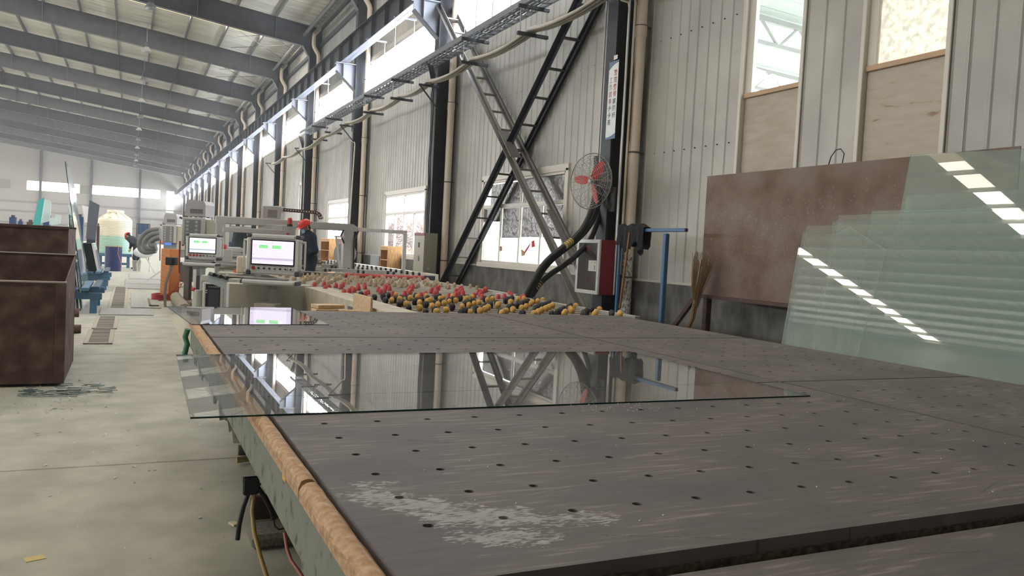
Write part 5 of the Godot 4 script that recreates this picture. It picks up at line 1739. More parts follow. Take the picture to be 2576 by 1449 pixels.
	for q in [[802, 538], [806, 544], [808, 551]]: route.append(A(q[0], q[1], 18.3))
	for i in route.size() - 1:
		var lk := obj("link", MB.new().bar(route[i], route[i + 1], 0.1, 0.075), M("chain_brown", C(74, 46, 44), 0.5), dc)
		var mid: Vector3 = (route[i] + route[i + 1]) / 2
		obj("rivet", MB.new().cyl(mid - RZ * -0.02, mid + RZ * 0.06, 0.013, -1, 8), M("paper"), lk)
	# tubes and dark stacks between the consoles
	var tb := facing("roll_stack", "bank of pale steel rollers between the two consoles", "rollers", 590, 655, 16.2)
	for i in 7:
		obj("roller", MB.new().cyl(v3(-0.3, 0.13 - 0.075 * i, -0.05 * (i % 2)), v3(1.6, 0.09 - 0.075 * i, -0.05 * (i % 2) - 0.6), 0.02, -1, 10), [bmat("bar_steel"), M("bed_dark"), M("white_paint")][i % 3], tb)
	obj("bed", MB.new().bbox(-0.4, -1.2, -0.8, 1.5, -0.42, -0.1, 0.01), M("mach_dark"), tb)
	obj("cover", MB.new().bbox(-0.42, 0.17, -0.3, 0.1, 0.25, -0.1, 0.008), M("mach_light"), tb)
	var gb := facing("grey_box", "plain grey box mounted beside the bluish control console", "box", 562, 641, 14.6)
	obj("box", MB.new().bbox(-0.13, -0.11, -0.12, 0.13, 0.1, 0.0, 0.006), grey, gb)
	var rm := facing("red_motor", "small red motor behind the handle of the far console", "motor", 558, 621, 14.9)
	obj("motor", MB.new().cyl(v3(-0.04, 0.0, 0), v3(0.05, -0.005, 0.0), 0.06, -1, 14).cyl(v3(0.05, 0, 0), v3(0.08, 0, 0), 0.045, -1, 14), M("beacon_red"), rm)
	var dk := facing("backboard", "grey board standing on blue bins beyond the lower gantry beam", "board", 580, 595, 30.0)
	obj("board", MB.new().bbox(-0.35, -0.25, -0.03, 0.75, 0.4, 0.0, 0.01), M("board_grey", C(142, 144, 144), 0.6), dk)
	obj("bin", MB.new().bbox(-0.6, -0.75, 0.05, -0.2, -0.1, 0.4, 0.02), M("blue_paint"), dk)
	obj("bin", MB.new().bbox(-0.15, -0.75, 0.05, 0.2, -0.2, 0.4, 0.02), M("blue_deep", C(44, 72, 104), 0.5), dk)
	var gs := facing("glass_stack", "upright stack of greenish glass panes beyond the gantry", "glass stack", 604, 610, 27.0)
	for i in 6:
		obj("pane", MB.new().bar(v3(-0.12 + 0.07 * i, -0.75, 0), v3(-0.02 + 0.07 * i, 0.35, -0.1), 0.012, 0.5), [M("stack_dark", C(44, 56, 60), 0.25), M("stack_green", C(132, 160, 152), 0.2)][i % 2], gs)
	# machinery under and behind the consoles
	var dm := facing("drive_unit", "dark drive unit with brown pipes behind the console post", "machine", 640, 742, 11.6)
	obj("frame", MB.new().bbox(-0.28, -0.55, -0.6, -0.02, -0.06, -0.1, 0.01), M("mach_dark"), dm)
	obj("brown_box", MB.new().bbox(-0.13, -0.14, -0.05, 0.06, 0.19, 0.05, 0.008), worn(M("stained_box", C(150, 126, 98), 0.7), noise_tex(0.03, grey(0.55), grey(1.0)), v3(1.5, 1.5, 1.5)), dm)
	obj("gear_motor", MB.new().cyl(v3(-0.2, -0.24, 0.06), v3(0.1, -0.26, 0.06), 0.09, -1, 18), M("panel_black"), dm)
	for i in 14: obj("fin", MB.new().cyl(v3(-0.19 + 0.02 * i, -0.2415, 0.06), v3(-0.184 + 0.02 * i, -0.2415, 0.06), 0.098, -1, 18), M("button_black"), dm)
	obj("pipe", MB.new().cyl(v3(0.2, -0.5, 0.0), v3(0.2, 0.22, 0.0), 0.025, -1, 10).cyl(v3(0.27, -0.5, -0.02), v3(0.27, 0.14, -0.02), 0.04, -1, 10), M("pipe"), dm)
	obj("white_bracket", MB.new().tube([v3(-0.2, -0.12, 0.02), v3(-0.2, 0.12, 0.02), v3(-0.13, 0.12, 0.02)], 0.014, 6), M("white_paint"), dm)
	obj("hopper", MB.new().bbox(-0.28, 0.3, -0.3, -0.17, 0.55, 0.0, 0.02), M("cream"), dm)
	var sk := facing("side_skirt", "grey sheet steel skirt of the roller line behind the console", "panel", 715, 742, 11.8)
	obj("sheet", MB.new().bar(v3(-0.3, 0.06, -0.2), v3(0.26, -0.06, 0.25), 0.012, 0.24), M("pale_grey"), sk)
	# offcuts of board beside the roller table
	var st := thing("offcut_shelf", "low white shelf beside the roller table carrying wooden offcuts", "shelf", v3(1.85, 0, -7.6))
	obj("top", MB.new().bbox(-0.36, 0.83, -0.45, 0.3, 0.855, 0.4, 0.004), M("white_paint"), st)
	obj("leg", MB.new().box(-0.3, 0, -0.4, -0.25, 0.83, -0.35).box(0.2, 0, -0.4, 0.25, 0.83, -0.35), M("rail_grey"), st)
	var wo := worn(M("offcut", C(222, 190, 146), 0.55), noise_tex(0.02, grey(0.82), grey(1.0)), v3(2, 2, 2))
	var offs := [[1.72, 0.87, -7.66, 0.19, 0.026, 0.12, 0.3, "pale wooden offcut lowest in the stack beside the roller table"], [1.70, 0.901, -7.72, 0.22, 0.03, 0.16, 0.1, "split pale wooden offcut in the middle of the stack"], [1.74, 0.936, -7.78, 0.27, 0.036, 0.18, 0.2, "thick pale wooden offcut on top of the stack"], [1.93, 0.87, -7.62, 0.2, 0.026, 0.1, -0.35, "lower of two small wooden offcuts beside the stack"], [1.93, 0.9, -7.63, 0.21, 0.03, 0.11, -0.3, "upper of two small wooden offcuts beside the stack"]]
	for o in offs:
		var p := thing("wooden_offcut", o[7], "offcut", v3(o[0], o[1], o[2]), o[6], "wooden offcuts by the roller table")
		obj("board", MB.new().cbox(Vector3.ZERO, v3(o[3], o[4], o[5]), 0.003), wo, p)
	var up := thing("wooden_offcut", "upright wooden board leaning against the cream side beam", "offcut", v3(2.13, 0.95, -7.95), 0.0, "wooden offcuts by the roller table")
	obj("board", MB.new().bbox(-0.012, -0.1, -0.35, 0.012, 0.09, 0.32, 0.003), wo, up)
	# control cabinet
	var ec := thing("control_cabinet", "tall grey electrical control cabinet with a red strip beside the dark column", "cabinet", v3(6.3, 0, -18.55))
	obj("body", MB.new().bbox(0.0, 0, -0.4, 0.32, 1.9, 0.36, 0.008), M("cab_grey", C(150, 146, 130), 0.5), ec)
	obj("door", MB.new().bbox(-0.012, 0.06, -0.39, 0.0, 1.86, 0.35, 0.004), M("cab_light", C(170, 164, 146), 0.5), ec)
	obj("top_strip", MB.new().bbox(-0.016, 1.83, -0.4, 0.0, 1.9, 0.36, 0.004), M("strip_red", C(132, 54, 56), 0.5), ec)
	obj("meter", MB.new().bbox(-0.022, 1.55, -0.06, -0.012, 1.67, 0.02, 0.003), M("ink"), ec)
	obj("isolator", MB.new().bbox(-0.03, 1.22, -0.1, -0.012, 1.34, 0.02, 0.004), M("key_grey"), ec)
	obj("lock", MB.new().cyl(v3(0.1, 1.05, 0.36), v3(0.1, 1.05, 0.39), 0.03, -1, 10).bbox(0.06, 1.02, 0.36, 0.14, 1.07, 0.372, 0.003), M("zinc"), ec)
	wood_shelf("low pine shelf with small parts beside the control cabinet", v3(6.75, 0, -22.4), -PI / 2, 0.7, 1.54, 0.4, 4, 2)
	wood_shelf("taller pine shelf against the wall beyond the red hose box", v3(6.75, 0, -30.2), -PI / 2, 1.4, 1.7, 0.4, 4, 2)
	var bw := facing("blower_fan", "round grey blower casing behind the gantry post", "machine", 868, 638, 19.5, -0.2)
	obj("casing", MB.new().cyl(v3(0, 0, -0.16), v3(0, 0, 0.0), 0.27, -1, 28), M("mach_light"), bw)
	obj("ring", MB.new().cyl(v3(0, 0, 0.0), v3(0, 0, 0.02), 0.2, 0.17, 24), grey, bw)
	obj("intake", MB.new().cyl(v3(0, 0, 0.02), v3(0, 0, 0.03), 0.09, -1, 18), M("grille_brown"), bw)
	obj("stand", MB.new().bbox(-0.25, -1.0, -0.16, 0.25, -0.22, 0.0, 0.01), M("mach_low"), bw)
	var rb := thing("red_hose_box", "second dark red hose box on the column beyond the shelf", "cabinet", v3(6.25, 0.75, -26.2))
	obj("body", MB.new().bbox(-0.1, 0, -0.35, 0.2, 0.95, 0.3, 0.006), M("cab_red"), rb)
	obj("support", MB.new().bbox(-0.05, -0.75, -0.3, 0.15, 0, 0.2, 0.006), M("dark_steel"), rb)
	tag(obj("grey_board", MB.new().bbox(6.6, 0, -24.0, 6.64, 1.25, -23.2), M("board_grey")), "small grey board standing left of the low pine shelf", "board")
	# door in the fourth bay and the sign over it
	var dd := setting("door_1", "tall open doorway in the wall behind the worker")
	obj("door_frame", MB.new().bbox(6.96, 0, -38.05, 7.1, 4.2, -37.9, 0.01).bbox(6.96, 0, -36.4, 7.1, 4.2, -36.25, 0.01).bbox(6.96, 4.1, -38.05, 7.1, 4.25, -36.25, 0.01), M("frame_white"), dd)
	obj("door_leaf", MB.new().bbox(7.0, 0, -38.0, 7.06, 4.1, -36.9, 0.01), M("frame_white"), dd)
	var es := thing("exit_sign", "small green exit sign over the tall doorway", "sign", v3(6.93, 4.75, -37.1))
	obj("box", MB.new().bbox(0, 0, -0.22, 0.05, 0.3, 0.22, 0.006), M("sign_green", C(64, 128, 92), 0.4), es)
	obj("figure", MB.new().bar(v3(-0.002, 0.08, 0.05), v3(-0.002, 0.2, 0.0), 0.003, 0.04, v3(0, 0, 1)).bar(v3(-0.002, 0.06, -0.1), v3(-0.002, 0.14, 0.0), 0.003, 0.03, v3(0, 0, 1)).cyl(v3(-0.004, 0.235, -0.01), v3(0.0, 0.235, -0.01), 0.028, -1, 10), M("paper"), es)
	# water pipes by the third column
	var wp := thing("water_pipe", "thin white water pipes on the dark column behind the gantry arm", "pipe", Vector3.ZERO)
	obj("pipe", MB.new().tube([v3(6.42, 5.2, -26.3), v3(6.42, 4.9, -26.28), v3(6.5, 4.85, -26.2), v3(6.52, 4.8, -26.2), v3(6.42, 0.3, -26.2)], 0.022, 8), M("cream"), wp)
	obj("pipe", MB.new().tube([v3(6.35, 1.7, -26.0), v3(6.35, 1.35, -26.0), v3(6.4, 1.33, -26.0), v3(6.7, 1.32, -25.8), v3(6.7, 0.4, -25.8)], 0.014, 8), M("zinc"), wp)

func bmat(k: String) -> Material: return mats[k]

func slab4(o: Node3D, p: Array, thick: Vector3, face: Material, edge: Material) -> void:
	# a sheet through four corners, its thickness given as a vector
	var q := []
	for a in p: q.append(a + thick)
	var mb := MB.new()
	mb.quad(p[0], p[1], p[2], p[3], -thick)
	mb.quad(q[0], q[1], q[2], q[3], thick)
	obj("face", mb, face, o)
	var eb := MB.new()
	var mid: Vector3 = (p[0] + p[1] + p[2] + p[3]) / 4
	for i in 4:
		var j := (i + 1) % 4
		eb.quad(p[i], p[j], q[j], q[i], (p[i] + p[j]) / 2 - mid)
	obj("edge", eb, edge, o)

func build_left() -> void:
	var rust := worn(M("rust_bin", C(122, 104, 96), 0.75), noise_tex(0.005, C(130, 112, 104), C(255, 248, 244), FastNoiseLite.TYPE_SIMPLEX_SMOOTH, 1024, false, 7, C(196, 176, 168), 0.5), v3(0.7, 0.7, 0.7))
	var lip := M("bin_lip", C(176, 168, 160), 0.6)
	# open steel bins for broken glass
	var b1 := thing("scrap_bin", "near rusty steel bin with a low front for broken glass", "bin", v3(-1.5, 0, -9.75))
	obj("front", MB.new().box(-1.0, 0.03, 0.73, 0.945, 1.02, 0.745), rust, b1)
	obj("front_lip", MB.new().bbox(-1.0, 1.015, 0.722, 0.95, 1.033, 0.756, 0.004), lip, b1)
	obj("back", MB.new().box(-1.0, 0.03, -0.75, 0.945, 1.255, -0.735), rust, b1)
	obj("back_lip", MB.new().bbox(-1.0, 1.25, -0.757, 0.95, 1.265, -0.725, 0.004), lip, b1)
	for x in [-1.0, 0.93]:
		var sd := MB.new()
		sd.quad(v3(x, 0.03, 0.74), v3(x, 0.03, -0.74), v3(x, 1.25, -0.74), v3(x, 1.02, 0.74), v3(-1, 0, 0))
		sd.quad(v3(x + 0.012, 0.03, 0.74), v3(x + 0.012, 0.03, -0.74), v3(x + 0.012, 1.25, -0.74), v3(x + 0.012, 1.02, 0.74), v3(1, 0, 0))
		sd.quad(v3(x, 1.25, -0.74), v3(x + 0.012, 1.25, -0.74), v3(x + 0.012, 1.02, 0.74), v3(x, 1.02, 0.74), v3(0, 1, 0))
		obj("side", sd, rust, b1)
	obj("corner_strip", MB.new().bbox(0.86, 0.03, 0.745, 0.95, 1.01, 0.757, 0.004), rust, b1)
	obj("floor_plate", MB.new().box(-1.0, 0.03, -0.74, 0.94, 0.05, 0.74), rust, b1)
	obj("skid", MB.new().box(-0.9, 0, -0.7, -0.75, 0.03, 0.7).box(0.6, 0, -0.7, 0.75, 0.03, 0.7), M("dark_steel"), b1)
	var b2 := thing("scrap_bin", "taller dark rusty bin standing behind the near one", "bin", v3(-1.56, 0, -11.4))
	obj("wall", MB.new().box(-1.0, 0.03, 0.68, 0.91, 1.55, 0.695), rust, b2)
	obj("wall", MB.new().box(-1.0, 0.03, -0.695, 0.91, 1.55, -0.68), rust, b2)
	obj("wall", MB.new().box(-1.0, 0.03, -0.68, -0.985, 1.55, 0.68), rust, b2)
	obj("wall", MB.new().box(0.895, 0.03, -0.68, 0.91, 1.55, 0.68), rust, b2)
	obj("rim", MB.new().bbox(-1.0, 1.54, 0.67, 0.915, 1.575, 0.705, 0.004).bbox(-1.0, 1.54, -0.705, 0.915, 1.575, -0.67, 0.004), rust, b2)
	obj("skid", MB.new().box(-0.9, 0, -0.65, -0.75, 0.03, 0.65).box(0.6, 0, -0.65, 0.75, 0.03, 0.65), M("dark_steel"), b2)
	# fork ends of a glass truck
	var fk := thing("fork_bars", "two rusty round steel bars sticking out behind the near bin", "bars", v3(0, 0, -14.0))
	obj("bar", MB.new().cyl(v3(-1.6, 0.27, 0), v3(-0.68, 0.27, 0), 0.065, -1, 16), rust, fk)
	obj("bar", MB.new().cyl(v3(-1.6, 0.065, 0.35), v3(-0.63, 0.065, 0.35), 0.065, -1, 16), rust, fk)
	obj("strut", MB.new().box(-0.95, 0, -0.05, -0.88, 0.22, 0.05), M("dark_steel"), fk)
	# glass leaning on the blue rack
	var gp := pane("float_glass", C(214, 232, 226), 0.025)
	var milky := pane("milky_glass", C(206, 222, 216), 0.45, 0.05)
	var tall := thing("glass_sheet", "very tall narrow glass strip towering over the rack behind the bins", "glass sheet", Vector3.ZERO)
	slab4(tall, [onZ(163, 406, -17.2), onZ(181, 434, -21.0), onZ(221, 705, -21.0), onZ(208, 745, -17.2)], v3(0.012, 0, 0), milky, M("glass_edge"))
	var looks := [[0, "glass_edge"], [1, "pale_edge"], [0, "stack_dark"], [1, "paper"], [0, "glass_edge"], [1, "pale_edge"], [0, "stack_dark"], [1, "pale_edge"]]
	for i in 8:
		var x := 169.0 + 2.2 * i
		var xb := 176.0 + 4.6 * i
		var yt: float = [575, 560, 540, 548, 566, 590, 605, 640][i]
		var gl := thing("glass_sheet", "%s sheet from the left in the glass pack leaning behind the bins" % ORD[i], "glass sheet", Vector3.ZERO, 0.0, "glass pack behind the bins")
		var zf := -19.5 - 0.1 * i
		var nt := onZ(x, yt, -17.4)
		var nb := onZ(xb, 776, -17.4)
		slab4(gl, [nt, nt + v3(0, 0, zf + 17.4), nb + v3(0, 0, zf + 17.4), nb], v3(0.016, 0, 0), [pane("green_glass", C(120, 160, 146), 0.5, 0.05), milky][looks[i][0]], bmat(looks[i][1]) if mats.has(looks[i][1]) else M("paper"))
	var wrap := thing("tape_wrap", "white plastic wrapping tape around the glass pack behind the bins", "tape", Vector3.ZERO)
	obj("band", MB.new().bar(onZ(170, 655, -17.25), onZ(189, 630, -17.25), 0.004, 0.1).bar(onZ(170, 668, -17.24), onZ(190, 650, -17.24), 0.004, 0.12), M("paper"), wrap)
	for r in [[-17.9, 0, "near blue steel rack under the leaning glass behind the bins"], [-24.6, 1, "farther blue steel rack under the dark glass pack"]]:
		var rk := thing("blue_rack", r[2], "rack", v3(-0.85, 0, r[0]), 0.0, "blue glass racks")
		var bl := M("blue_rack", C(74, 112, 138), 0.5)
		for s in [-1, 1]:
			obj("leg", MB.new().bbox(0.2, 0, 0.9 * s - 0.06, 0.32, 0.3, 0.9 * s + 0.06, 0.005), bl, rk)
			obj("leg", MB.new().bbox(-0.62, 0, 0.9 * s - 0.06, -0.5, 0.3, 0.9 * s + 0.06, 0.005), bl, rk)
			obj("cross_bar", MB.new().bbox(-0.62, 0.26, 0.9 * s - 0.07, 0.4, 0.38, 0.9 * s + 0.07, 0.005), bl, rk)
		for i in 4:
			obj("rail", MB.new().bbox(-0.3 + 0.18 * i, 0.38 + 0.025 * i, -1.2, -0.18 + 0.18 * i, 0.44 + 0.025 * i, 1.2, 0.005), [bl, M("blue_deep")][i % 2], rk)
	for i in 9:
		var dp := thing("glass_block", "%s dark green sheet from the left in the small upright pack on the blue rack" % ORD[i], "glass sheet", Vector3.ZERO, 0.0, "dark green glass pack")
		var q := i * 0.03
		var a := v3(-1.13 + q, 1.2, -24.0)
		var b := v3(-0.97 + q, 0.43, -24.0)
		slab4(dp, [a, a + v3(0, 0, -1.6), b + v3(0, 0, -1.6), b], v3(0.024, 0, 0), M("dark_green_glass", C(18, 44, 40), 0.12) if i < 7 else milky, M("dark_green_edge", C(14, 40, 38), 0.2) if i < 7 else M("paper"))
	# far stacks and panes among the racks
	var fars := [
		[[82, 566], [102, 566], [113, 497], [96, 503], -30.0, "pane_teal", "upright teal glass pane standing above the far left bin"],
		[[103, 562], [126, 556], [129, 507], [112, 500], -31.0, "milky_glass", "pale glass pane beside the teal one above the bin"],
		[[139, 566], [152, 562], [153, 542], [139, 537], -30.5, "milky_glass", "small pale broken pane right of the blue rack posts"],
		[[124, 566], [139, 566], [140, 548], [124, 548], -32.0, "milky_glass", "low pale pane between the blue posts above the bin"],
		[[216, 600], [240, 604], [251, 516], [225, 503], -27.0, "pane_dark", "dark grey glass pane leaning behind the tall strip"],
		[[213, 560], [219, 560], [222, 520], [206, 516], -27.5, "paper", "white triangular glass offcut left of the dark grey pane"],
		[[168, 560], [176, 600], [178, 545], [172, 515], -23.0, "milky_glass", "thin pale pane edge rising left of the tall glass strip"]]
	var fm := {"pane_teal": pane("pane_teal", C(70, 178, 170), 0.75, 0.1), "milky_glass": milky, "pane_dark": M("pane_dark", C(92, 96, 104), 0.15), "paper": M("paper")}
	for f in fars:
		var o := thing("glass_offcut", f[6], "glass pane", Vector3.ZERO, 0.0)
		var p := []
		for i in 4: p.append(onZ(f[i][0], f[i][1], f[4]))
		slab4(o, p, v3(0, 0, -0.03), fm[f[5]], M("pale_edge"))
	var posts := [[118, 541, 13, -33.0, "blue rack post with a dark cap above the bin, near the teal pane"], [32, 546, 12, -36.0, "blue rack post with a dark cap farthest left above the bin"], [51, 556, 8, -38.0, "short blue rack post beside the leftmost one"], [76, 558, 12, -36.0, "dusky low rack post left of the teal pane"], [201, 545, 13, -29.0, "tall navy rack post right of the tall glass strip"], [230, 560, 16, -28.0, "dark navy double post of the rack in front of the dark pane"], [247, 568, 5, -28.0, "brown rack post at the right of the navy posts"]]
	for i in posts.size():
		var q2 = posts[i]
		var top := onZ(q2[0], q2[1], q2[3])
		var w: float = q2[2] * -q2[3] / 2030.0 * 1.08
		var po := thing("rack_post", q2[4], "post", v3(top.x, 0, top.z), 0.0, "far rack posts")
		obj("post", MB.new().bbox(-w / 2, 0, -0.3, w / 2, top.y, 0.0, 0.01), [M("navy", C(40, 62, 98), 0.5), M("navy"), M("navy"), M("rack_brown"), M("navy"), M("navy_dark", C(38, 48, 62), 0.5), M("rack_brown")][i], po)
		obj("cap", MB.new().bbox(-w / 4, top.y, -0.25, w / 4, top.y + 0.08, -0.05, 0.01), M("ink"), po)
	# blue drum, water tank, bucket, white bag
	var dr := thing("drum", "dark blue steel drum with an orange hose on the aisle", "drum", v3(-0.58, 0, -35.3))
	var bd := MB.new()
	bd.lathe([Vector2(0, 0), Vector2(0.3, 0), Vector2(0.3, 0.3), Vector2(0.31, 0.31), Vector2(0.3, 0.32), Vector2(0.3, 0.62), Vector2(0.31, 0.63), Vector2(0.3, 0.64), Vector2(0.3, 0.95), Vector2(0.285, 0.96), Vector2(0.28, 0.93), Vector2(0, 0.93)], 24)
	obj("barrel", bd, M("drum_blue", C(34, 50, 96), 0.35), dr)
	obj("rim", MB.new().cyl(v3(0, 0.94, 0), v3(0, 0.97, 0), 0.306, -1, 24), M("rim_brown", C(140, 110, 80), 0.6), dr)
	tag(obj("orange_hose", MB.new().tube([v3(-0.45, 0.99, -35.0), v3(-0.4, 0.95, -34.96), v3(-0.42, 0.7, -34.96), v3(-0.33, 0.45, -34.96), v3(-0.28, 0.2, -34.95), v3(-0.3, 0.02, -34.8)], 0.012, 6), M("hose_orange", C(196, 112, 92), 0.5)), "thin orange hose hanging down the blue drum", "hose")
	var tk := thing("water_tank", "large translucent white plastic water tank half filled with green water", "tank", v3(-0.61, 0.6, -39.2))
	var sh := []
	for i in 14:
		sh.append(Vector2(0.68, 0.75 + 0.05 * i))
		sh.append(Vector2(0.665, 0.775 + 0.05 * i))
	sh.append_array([Vector2(0.66, 1.48), Vector2(0.3, 1.72), Vector2(0.3, 1.75)])
	obj("shell", MB.new().lathe(sh, 28), M("tank_white", C(232, 224, 200), 0.35), tk)
	var lo := [Vector2(0, 0), Vector2(0.66, 0)]
	for i in 15:
		lo.append(Vector2(0.68, 0.02 + 0.05 * i))
		lo.append(Vector2(0.665, 0.045 + 0.05 * i))
	obj("filled_part", MB.new().lathe(lo, 28), M("tank_wet", C(178, 214, 194), 0.35), tk)
	for i in 10:
		var a2 := TAU * i / 10.0
		obj("roof_rib", MB.new().bar(v3(cos(a2) * 0.6, 1.53, sin(a2) * 0.6), v3(cos(a2) * 0.28, 1.745, sin(a2) * 0.28), 0.1, 0.05), M("tank_white"), tk)
	obj("lid", MB.new().lathe([Vector2(0.3, 1.75), Vector2(0.34, 1.76), Vector2(0.34, 1.84), Vector2(0.3, 1.87), Vector2(0, 1.88)], 24), M("tank_white"), tk)
	var ts := thing("tank_stand", "blue steel stand carrying the white water tank", "stand", v3(-0.61, 0, -39.2))
	for sx in [-1, 1]:
		for sz in [-1, 1]:
			obj("leg", MB.new().bbox(0.55 * sx - 0.06, 0, 0.55 * sz - 0.06, 0.55 * sx + 0.06, 0.5, 0.55 * sz + 0.06, 0.006), M("blue_rack"), ts)
	obj("top_frame", MB.new().bbox(-0.7, 0.48, -0.7, 0.7, 0.6, 0.7, 0.01), M("blue_rack"), ts)
	obj("low_rail", MB.new().bbox(-0.62, 0.12, 0.52, 0.62, 0.22, 0.6, 0.006), M("blue_rack"), ts)
	var bk := thing("bucket", "grey plastic bucket below the white foam bag", "bucket", v3(0.26, 0, -36.0))
	obj("pail", MB.new().lathe([Vector2(0, 0), Vector2(0.14, 0), Vector2(0.17, 0.4), Vector2(0.18, 0.41), Vector2(0.165, 0.42), Vector2(0.15, 0.38), Vector2(0, 0.38)], 18), M("bucket_grey", C(170, 168, 160), 0.5), bk)
	var bg := thing("foam_bag", "round white plastic bag on thin white legs by the suction ducts", "bag", v3(0.5, 0.78, -35.6))
	var bag := MB.new()
	bag.ball(Vector3.ZERO, v3(0.36, 0.24, 0.3), 16, 10)
	bag.ball(v3(0.12, 0.03, 0.05), v3(0.26, 0.2, 0.24), 14, 8)
	bag.ball(v3(-0.14, -0.02, 0.06), v3(0.24, 0.18, 0.22), 14, 8)
	obj("bag", bag, M("bag_white", C(232, 234, 238), 0.5), bg)
	for s in [-0.15, 0.15]:
		obj("leg", MB.new().tube([v3(s * 0.6, -0.2, 0.1), v3(s * 1.6, -0.45, 0.15), v3(s * 1.4, -0.78, 0.15)], 0.018, 6), M("white_paint"), bg)
	# floor drains with steel covers
	for i in 3:
		var z0: float = [-12.3, -14.2, -17.9][i]
		var z1: float = [-14.1, -16.3, -25.0][i]
		var xm: float = [-0.36, -0.33, -0.2][i]
		var fd := thing("floor_drain", ["nearest floor drain cover strip with dark slats beside the bins", "second floor drain cover strip before the loose cover plate", "long floor drain cover strip beyond the loose cover plate"][i], "drain", v3(xm, 0, 0), 0.0, "floor drains")
		for s in [-1, 1]:
			obj("curb", MB.new().bbox(0.15 * s - 0.03, 0, z1, 0.15 * s + 0.03, 0.014, z0, 0.004), M("curb", C(172, 164, 150), 0.8), fd)
		obj("end_strip", MB.new().bbox(-0.18, 0, z0 - 0.06, 0.18, 0.02, z0, 0.004), M("curb"), fd)
		var zz := z0 - 0.1
		while zz > z1:
			obj("slat", MB.new().bbox(-0.115, 0, zz - 0.13, 0.115, 0.01 + rng.randf() * 0.006, zz, 0.002), M("slat_%d" % (int(-zz * 7) % 3), [C(112, 106, 96), C(98, 92, 84), C(124, 118, 108)][int(-zz * 7) % 3], 0.7), fd)
			zz -= 0.145
	var cp := thing("cover_plate", "loose steel cover plate laid across the floor drain", "plate", v3(-0.02, 0.015, -17.15))
	cp.rotation.x = 0.025
	obj("plate", MB.new().bbox(-0.46, 0.0, -0.55, 0.46, 0.015, 0.55, 0.004), worn(M("plate_floor", C(182, 182, 176), 0.5), noise_tex(0.02, grey(0.75), grey(1.0)), v3(0.8, 0.8, 0.8)), cp)
	var plates := [[0.05, 0.62, -18.2, -22.6, "long grey floor plate beside the drain strip"], [-0.1, 0.95, -24.4, -26.6, "first of the far cover plates across the aisle"], [-0.1, 1.0, -26.7, -29.3, "second of the far cover plates across the aisle"], [0.0, 0.95, -29.6, -33.0, "raised cover plate near the blue drum"]]
	for p3 in plates:
		var fp := thing("floor_plate", p3[4], "plate", Vector3.ZERO)
		obj("plate", MB.new().bbox(p3[0], 0, p3[3], p3[1], 0.022, p3[2], 0.004), bmat("plate_floor"), fp)
	var wf := thing("batten_tray", "small brown wooden frame lying open on the floor by the red hose", "frame", v3(0.42, 0, -18.8))
	obj("batten", MB.new().bbox(-0.02, 0, -1.6, 0.02, 0.05, 0.3, 0.004), M("batten", C(120, 104, 84), 0.7), wf)
	obj("batten", MB.new().bbox(-0.02, 0, 0.26, 0.16, 0.05, 0.3, 0.004), M("batten"), wf)
	obj("card", MB.new().box(0.03, 0.0, -0.55, 0.16, 0.012, 0.2), M("card", C(214, 204, 172), 0.7), wf)
	var rh := thing("red_hose_coil", "red spiral air hose coiled on the floor beside the dusty duct", "hose", v3(0.66, 0, -20.5))
	for i in 5:
		var ring := []
		for s in 21:
			ring.append(v3(cos(TAU * s / 20.0) * 0.17, 0.03 + 0.028 * i + 0.008 * sin(s), sin(TAU * s / 20.0) * 0.17))
		obj("coil", MB.new().tube(ring, 0.017, 6), M("hose_red", C(186, 64, 60), 0.45), rh)
	var helix := []
	for s in 150:
		var f := s / 149.0
		helix.append(v3(0.1 + 0.55 * f + 0.045 * cos(s * 0.55), 0.1 + 0.95 * f * f + 0.045 * sin(s * 0.55), 0.1 + 0.2 * f))
	obj("spiral", MB.new().tube(helix, 0.009, 5), M("hose_red"), rh)
	obj("loose_loop", MB.new().tube([v3(-0.05, 0.012, 0.1), v3(-0.5, 0.012, 0.2), v3(-0.62, 0.012, -0.2), v3(-0.3, 0.012, -0.9), v3(0.1, 0.012, -0.5)], 0.008, 5), M("hose_red"), rh)
	# dusty duct on the floor along the machines
	for i in 2:
		var pd := thing("floor_duct", ["near length of dusty round duct lying along the machine line", "far length of dusty round duct lying along the machine line"][i], "duct", Vector3.ZERO, 0.0, "dusty floor ducts")
		var za: float = [-16.6, -20.6][i]
		var zb: float = [-19.9, -25.4][i]
		obj("duct", MB.new().cyl(v3(0.98, 0.12, za), v3(0.98, 0.12, zb), 0.12, -1, 16), worn(M("dusty_duct", C(172, 162, 142), 0.85), noise_tex(0.02, grey(0.8), grey(1.0)), v3(1, 1, 1)), pd)
	tag(obj("floor_curb", MB.new().prism([Vector2(0.72, 0), Vector2(0.86, 0.07), Vector2(1.3, 0.07), Vector2(1.3, 0)], -16.5, -12.0), M("curb2", C(178, 172, 154), 0.85)), "low dusty concrete curb under the corner of the glass table", "curb")
	var gr := thing("floor_grating", "brown slatted floor grating beside the machine cabinet", "grating", v3(1.22, 0.02, -19.6))
	for i in 7:
		obj("slat", MB.new().bbox(-0.2 + 0.075 * i, 0, -1.1, -0.15 + 0.075 * i, 0.02, 1.1, 0.003), M("grating", C(108, 92, 68), 0.7), gr)
		obj("edge", MB.new().box(-0.15 + 0.075 * i, 0.0, -1.1, -0.138 + 0.075 * i, 0.026, 1.1), M("grating_pale", C(178, 166, 140), 0.6), gr)
	tag(obj("prop_bar", MB.new().bar(onY(372, 706, 0.0) + v3(0, 0.03, 0), A(424, 668, 27.0), 0.05, 0.05), M("white_paint")), "white diagonal prop bar between the floor and the machines", "bar")
